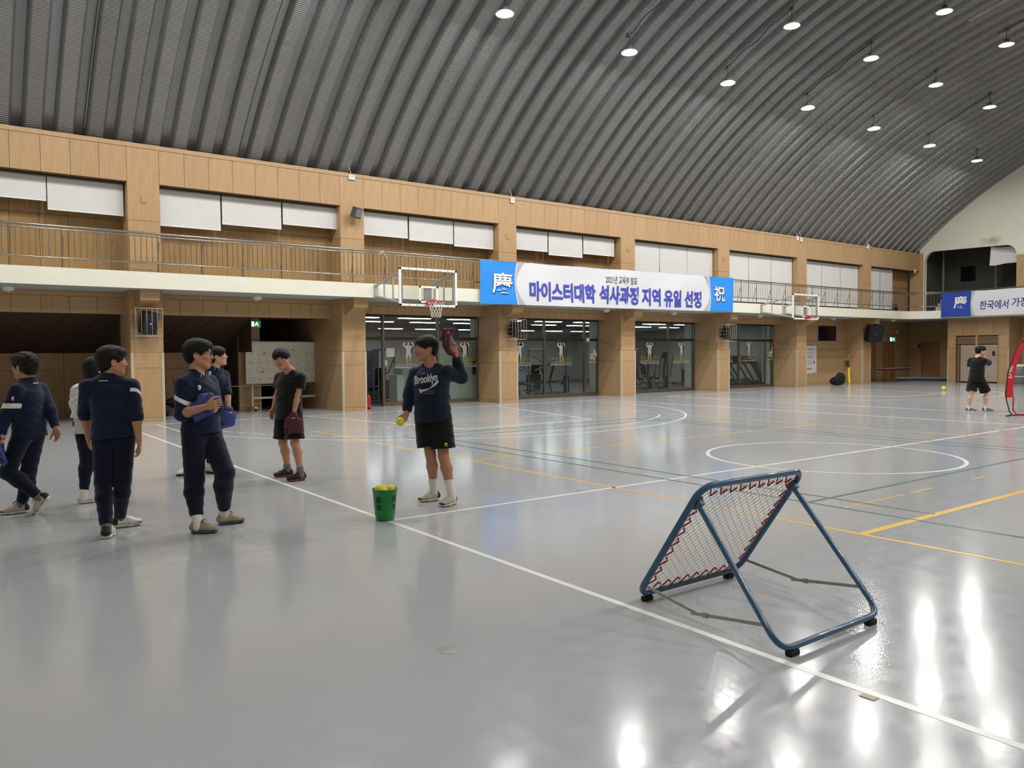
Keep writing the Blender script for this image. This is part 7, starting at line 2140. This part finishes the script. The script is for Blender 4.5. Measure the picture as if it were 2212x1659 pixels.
badge(Cp, 431, 837, 1.0); badge(Gp, 453.5, 806, 0.8, -0.2); badge(Ep, 27.5, 861, 0.8)
for I, px, py, w_, rot in ((Dp, 223, 822.5, 19, 0.0), (Ep, 77, 827.5, 11, 0.12)):
    k = I['dep'] / CAM_F
    mark(I, 'neck_label', px, py, flat_poly([[(-w_ / 2 * k, -0.8 * k), (w_ / 2 * k, -0.8 * k), (w_ / 2 * k, 0.8 * k), (-w_ / 2 * k, 0.8 * k)]]), STRIPE, rot)
for I, px, py, h_ in ((Cp, 435, 809, 5), (Gp, 464, 794.5, 5)):
    k = I['dep'] / CAM_F
    mark(I, 'zip_pull', px, py, flat_poly([[(-0.8 * k, -h_ * k), (0.8 * k, -h_ * k), (0.8 * k, h_ * k), (-0.8 * k, h_ * k)]]), PRINT, -0.1)
# glasses
I = Cp; Pg = head_local(I['hc'], I['HL'], I['HF'], I['HU'], I['hs']); b_ = I['base']
gl = MB()
for s_ in (1, -1):
    ring = [Pg(s_ * 0.034 + 0.022 * math.cos(a), 0.101 - 0.006 * abs(math.cos(a)) , 0.002 + 0.019 * math.sin(a)) - b_ for a in [2 * PI * k / 18 for k in range(18)]]
    gl.tube(ring, 0.0019, 5, closed=True)
    gl.tube([Pg(s_ * 0.057, 0.095, 0.008) - b_, Pg(s_ * 0.074, 0.06, 0.010) - b_, Pg(s_ * 0.083, 0.0, 0.008) - b_, Pg(s_ * 0.08, -0.018, -0.005) - b_], 0.0021, 5)
gl.tube([Pg(-0.012, 0.101, 0.006) - b_, Pg(0, 0.106, 0.009) - b_, Pg(0.012, 0.101, 0.006) - b_], 0.0018, 5)
put('glasses', gl, BLACK, I['obj'], True)

# ================================================================ gloves and the held ball
def glove(label, wrist, d, n, th, m1, m2, sz=1.0, opened=0.35):
    """baseball glove: d = finger direction, n = palm side, th = thumb side"""
    wrist = np.asarray(wrist, np.float32); d = unit(d); n = unit(np.asarray(n, np.float32) - d * float(np.dot(n, d))); t = np.cross(d, n)
    if float(np.dot(t, th)) < 0: t = -t
    fd = Field(wrist - 0.34 * sz, wrist + 0.34 * sz, 0.0062)
    w = lambda a, b, c: wrist + (d * a + t * b + n * c) * sz
    back = -0.012
    fd.etube(w(-0.03, 0, back), w(0.06, 0, back - .006), (0.048 * sz, 0.026 * sz), (0.080 * sz, 0.026 * sz), t, 0.0)
    fd.etube(w(0.05, 0, back - .008), w(0.12, -0.005, back - .012), (0.082 * sz, 0.026 * sz), (0.090 * sz, 0.022 * sz), t, 0.02)
    for i, b in enumerate((0.030, -0.006, -0.042, -0.078)):
        fd.cone(w(0.10, b * 0.86, back - .012), w(0.185, b * 1.06, back - .004), 0.0235 * sz, 0.0225 * sz, 0.012)
        fd.cone(w(0.185, b * 1.06, back - .004), w(0.250 - 0.012 * i, b * 1.12, back + .025 + opened * .05), 0.0225 * sz, 0.0175 * sz, 0.008)
    fd.cone(w(0.03, 0.066, back), w(0.12, 0.098, back + .015 + opened * .06), 0.026 * sz, 0.023 * sz, 0.012)
    fd.cone(w(0.12, 0.098, back + .015 + opened * .06), w(0.195, 0.098, back + .045 + opened * .10), 0.023 * sz, 0.017 * sz, 0.005)
    fd.etube(w(0.07, 0.0, back - .004), w(0.195, -0.022, back + .004), (0.082 * sz, 0.020 * sz), (0.086 * sz, 0.016 * sz), t, 0.02)
    fd.etube(w(0.085, 0.062, back + .008 + opened * .03), w(0.20, 0.062, back + .03 + opened * .08), (0.040 * sz, 0.011 * sz), (0.040 * sz, 0.010 * sz), t + n * 0.5, 0.012)
    # pocket
    fd.ell(w(0.10, 0.015, 0.045), (0.085 * sz, 0.065 * sz, 0.048 * sz), np.stack([d, t, n]), 0.012, 's')
    V, F = fd.mesh(); V = smooth_v(V, F, 1, 0.3)
    base = wrist
    tt = thing('baseball_glove', label, 'glove', tuple(map(float, wrist)), group='baseball gloves')
    put('shell', to_mesh('shell', V, F, wrist), m1, tt, True)
    o_ = lambda a, b, c: tuple((d * a + t * b + n * c) * sz)
    wb = MB()
    for k in range(4):
        a = 0.125 + 0.024 * k
        wb.tube([o_(a, 0.036, 0.008 + .02 * opened), o_(a + 0.006, 0.068, 0.018 + opened * .06), o_(a, 0.094, 0.012 + opened * .07)], 0.0075 * sz, 6)
    wb.tube([o_(0.21, 0.036, 0.02 + opened * .05), o_(0.215, 0.07, 0.03 + opened * .09), o_(0.20, 0.098, 0.03 + opened * .1)], 0.009 * sz, 6)
    put('web', wb, m2, tt, True)
    lc = MB()
    for i, b in enumerate((0.012, -0.024, -0.060)):
        lc.tube([o_(0.205, b * 1.08 + .012, back + .03), o_(0.213, b * 1.08, back - .022), o_(0.205, b * 1.08 - .012, back + .03)], 0.004 * sz, 5)
    for k in range(7):
        a = -PI * 0.5 + PI * k / 6
        lc.tube([o_(-0.02 + 0.01 * math.cos(a), 0.05 * math.sin(a), back + .024), o_(0.0 + 0.012 * math.cos(a), 0.056 * math.sin(a), back + .03)], 0.005 * sz, 5)
    put('lacing', lc, m2, tt, True)
    st = MB().grid(lambda u, v: o_(0.0 + 0.035 * v, 0.058 * math.cos(PI * u), back - 0.029 * math.sin(PI * u) - 0.002), 12, 2)
    put('wrist_strap', st, m2, tt, True)
    lb = MB().box(-0.02, 0.02, -0.001, 0.001, -0.006, 0.006, Matrix.Translation(Vector(o_(0.018, 0.0, back - 0.034)))  @ Vector(-n).to_track_quat('-Y', 'Z').to_matrix().to_4x4())
    put('strap_label', lb, PRINT, tt, True)
    return tt
G_RED = mat('oxblood_leather', (74, 26, 32), rough=0.5, bump=0.2, bscale=60); G_BLK = mat('black_leather', (22, 18, 20), rough=0.45); G_BLU = mat('blue_leather', (48, 62, 128), rough=0.5, bump=0.2, bscale=60); G_NAV = mat('navy_leather', (26, 32, 74), rough=0.5)
G_LR = mat('red_leather_lace', (126, 32, 40), rough=0.6)
def pxv(dx, dy, dz): return unit(RT * dx - UP * dy + FW * dz)             # pixel direction, y down, plus depth
wA = A['wrL']
glove('dark red glove on the raised hand of the sweatshirt person', wA + pxv(-0.2, -1, 0) * 0.03, pxv(-0.5, -0.86, -0.1), pxv(0.72, -0.35, -0.55), pxv(-0.6, 0.2, -0.8), G_RED, G_LR, 1.04, 0.9)
glove('dark red glove hanging from the hand of the black t-shirt person', Bp['wrL'] + pxv(0, 1, 0) * 0.02, pxv(0.02, 1, 0), pxv(-0.25, 0, 1), pxv(-1, 0, 0.2), G_RED, G_BLK, 1.02, 0.25)
wC = np.array(at_depth(466, 868, Cp['dep'] - 0.24))
glove('blue glove cradled against the belly of the person with glasses', wC, pxv(-0.93, 0.34, 0.05), pxv(0.1, 0.3, 0.95), pxv(0.1, -1, 0.1), G_BLU, G_NAV, 1.04, 0.2)
glove('blue glove at the left picture edge held by the walking person', Ep['wrL'] + pxv(0, 1, 0) * 0.02, pxv(0.05, 1, 0), pxv(1, 0, 0.3), pxv(0.2, 0, -1), G_BLU, G_NAV, 1.0, 0.2)
glove('blue glove hanging beside the person standing second behind', Gp['wrL'] + pxv(0, 1, 0) * 0.015, pxv(-0.15, 1, 0), pxv(-0.8, 0, 0.6), pxv(-0.5, 0, -0.9), G_BLU, G_NAV, 0.95, 0.2)
set_view(935); dR = unit(A['wrR'] - A['elR'] - RTH * 0.04); nR = unit(RTH * -0.55 + FWH * -0.85)
hb = A['wrR'] + dR * 0.095 + nR * 0.056
tag(put('yellow_ball', ball_mesh(tuple(hb), 0.046), BALL), 'yellow ball held in the right hand of the sweatshirt person', 'ball')
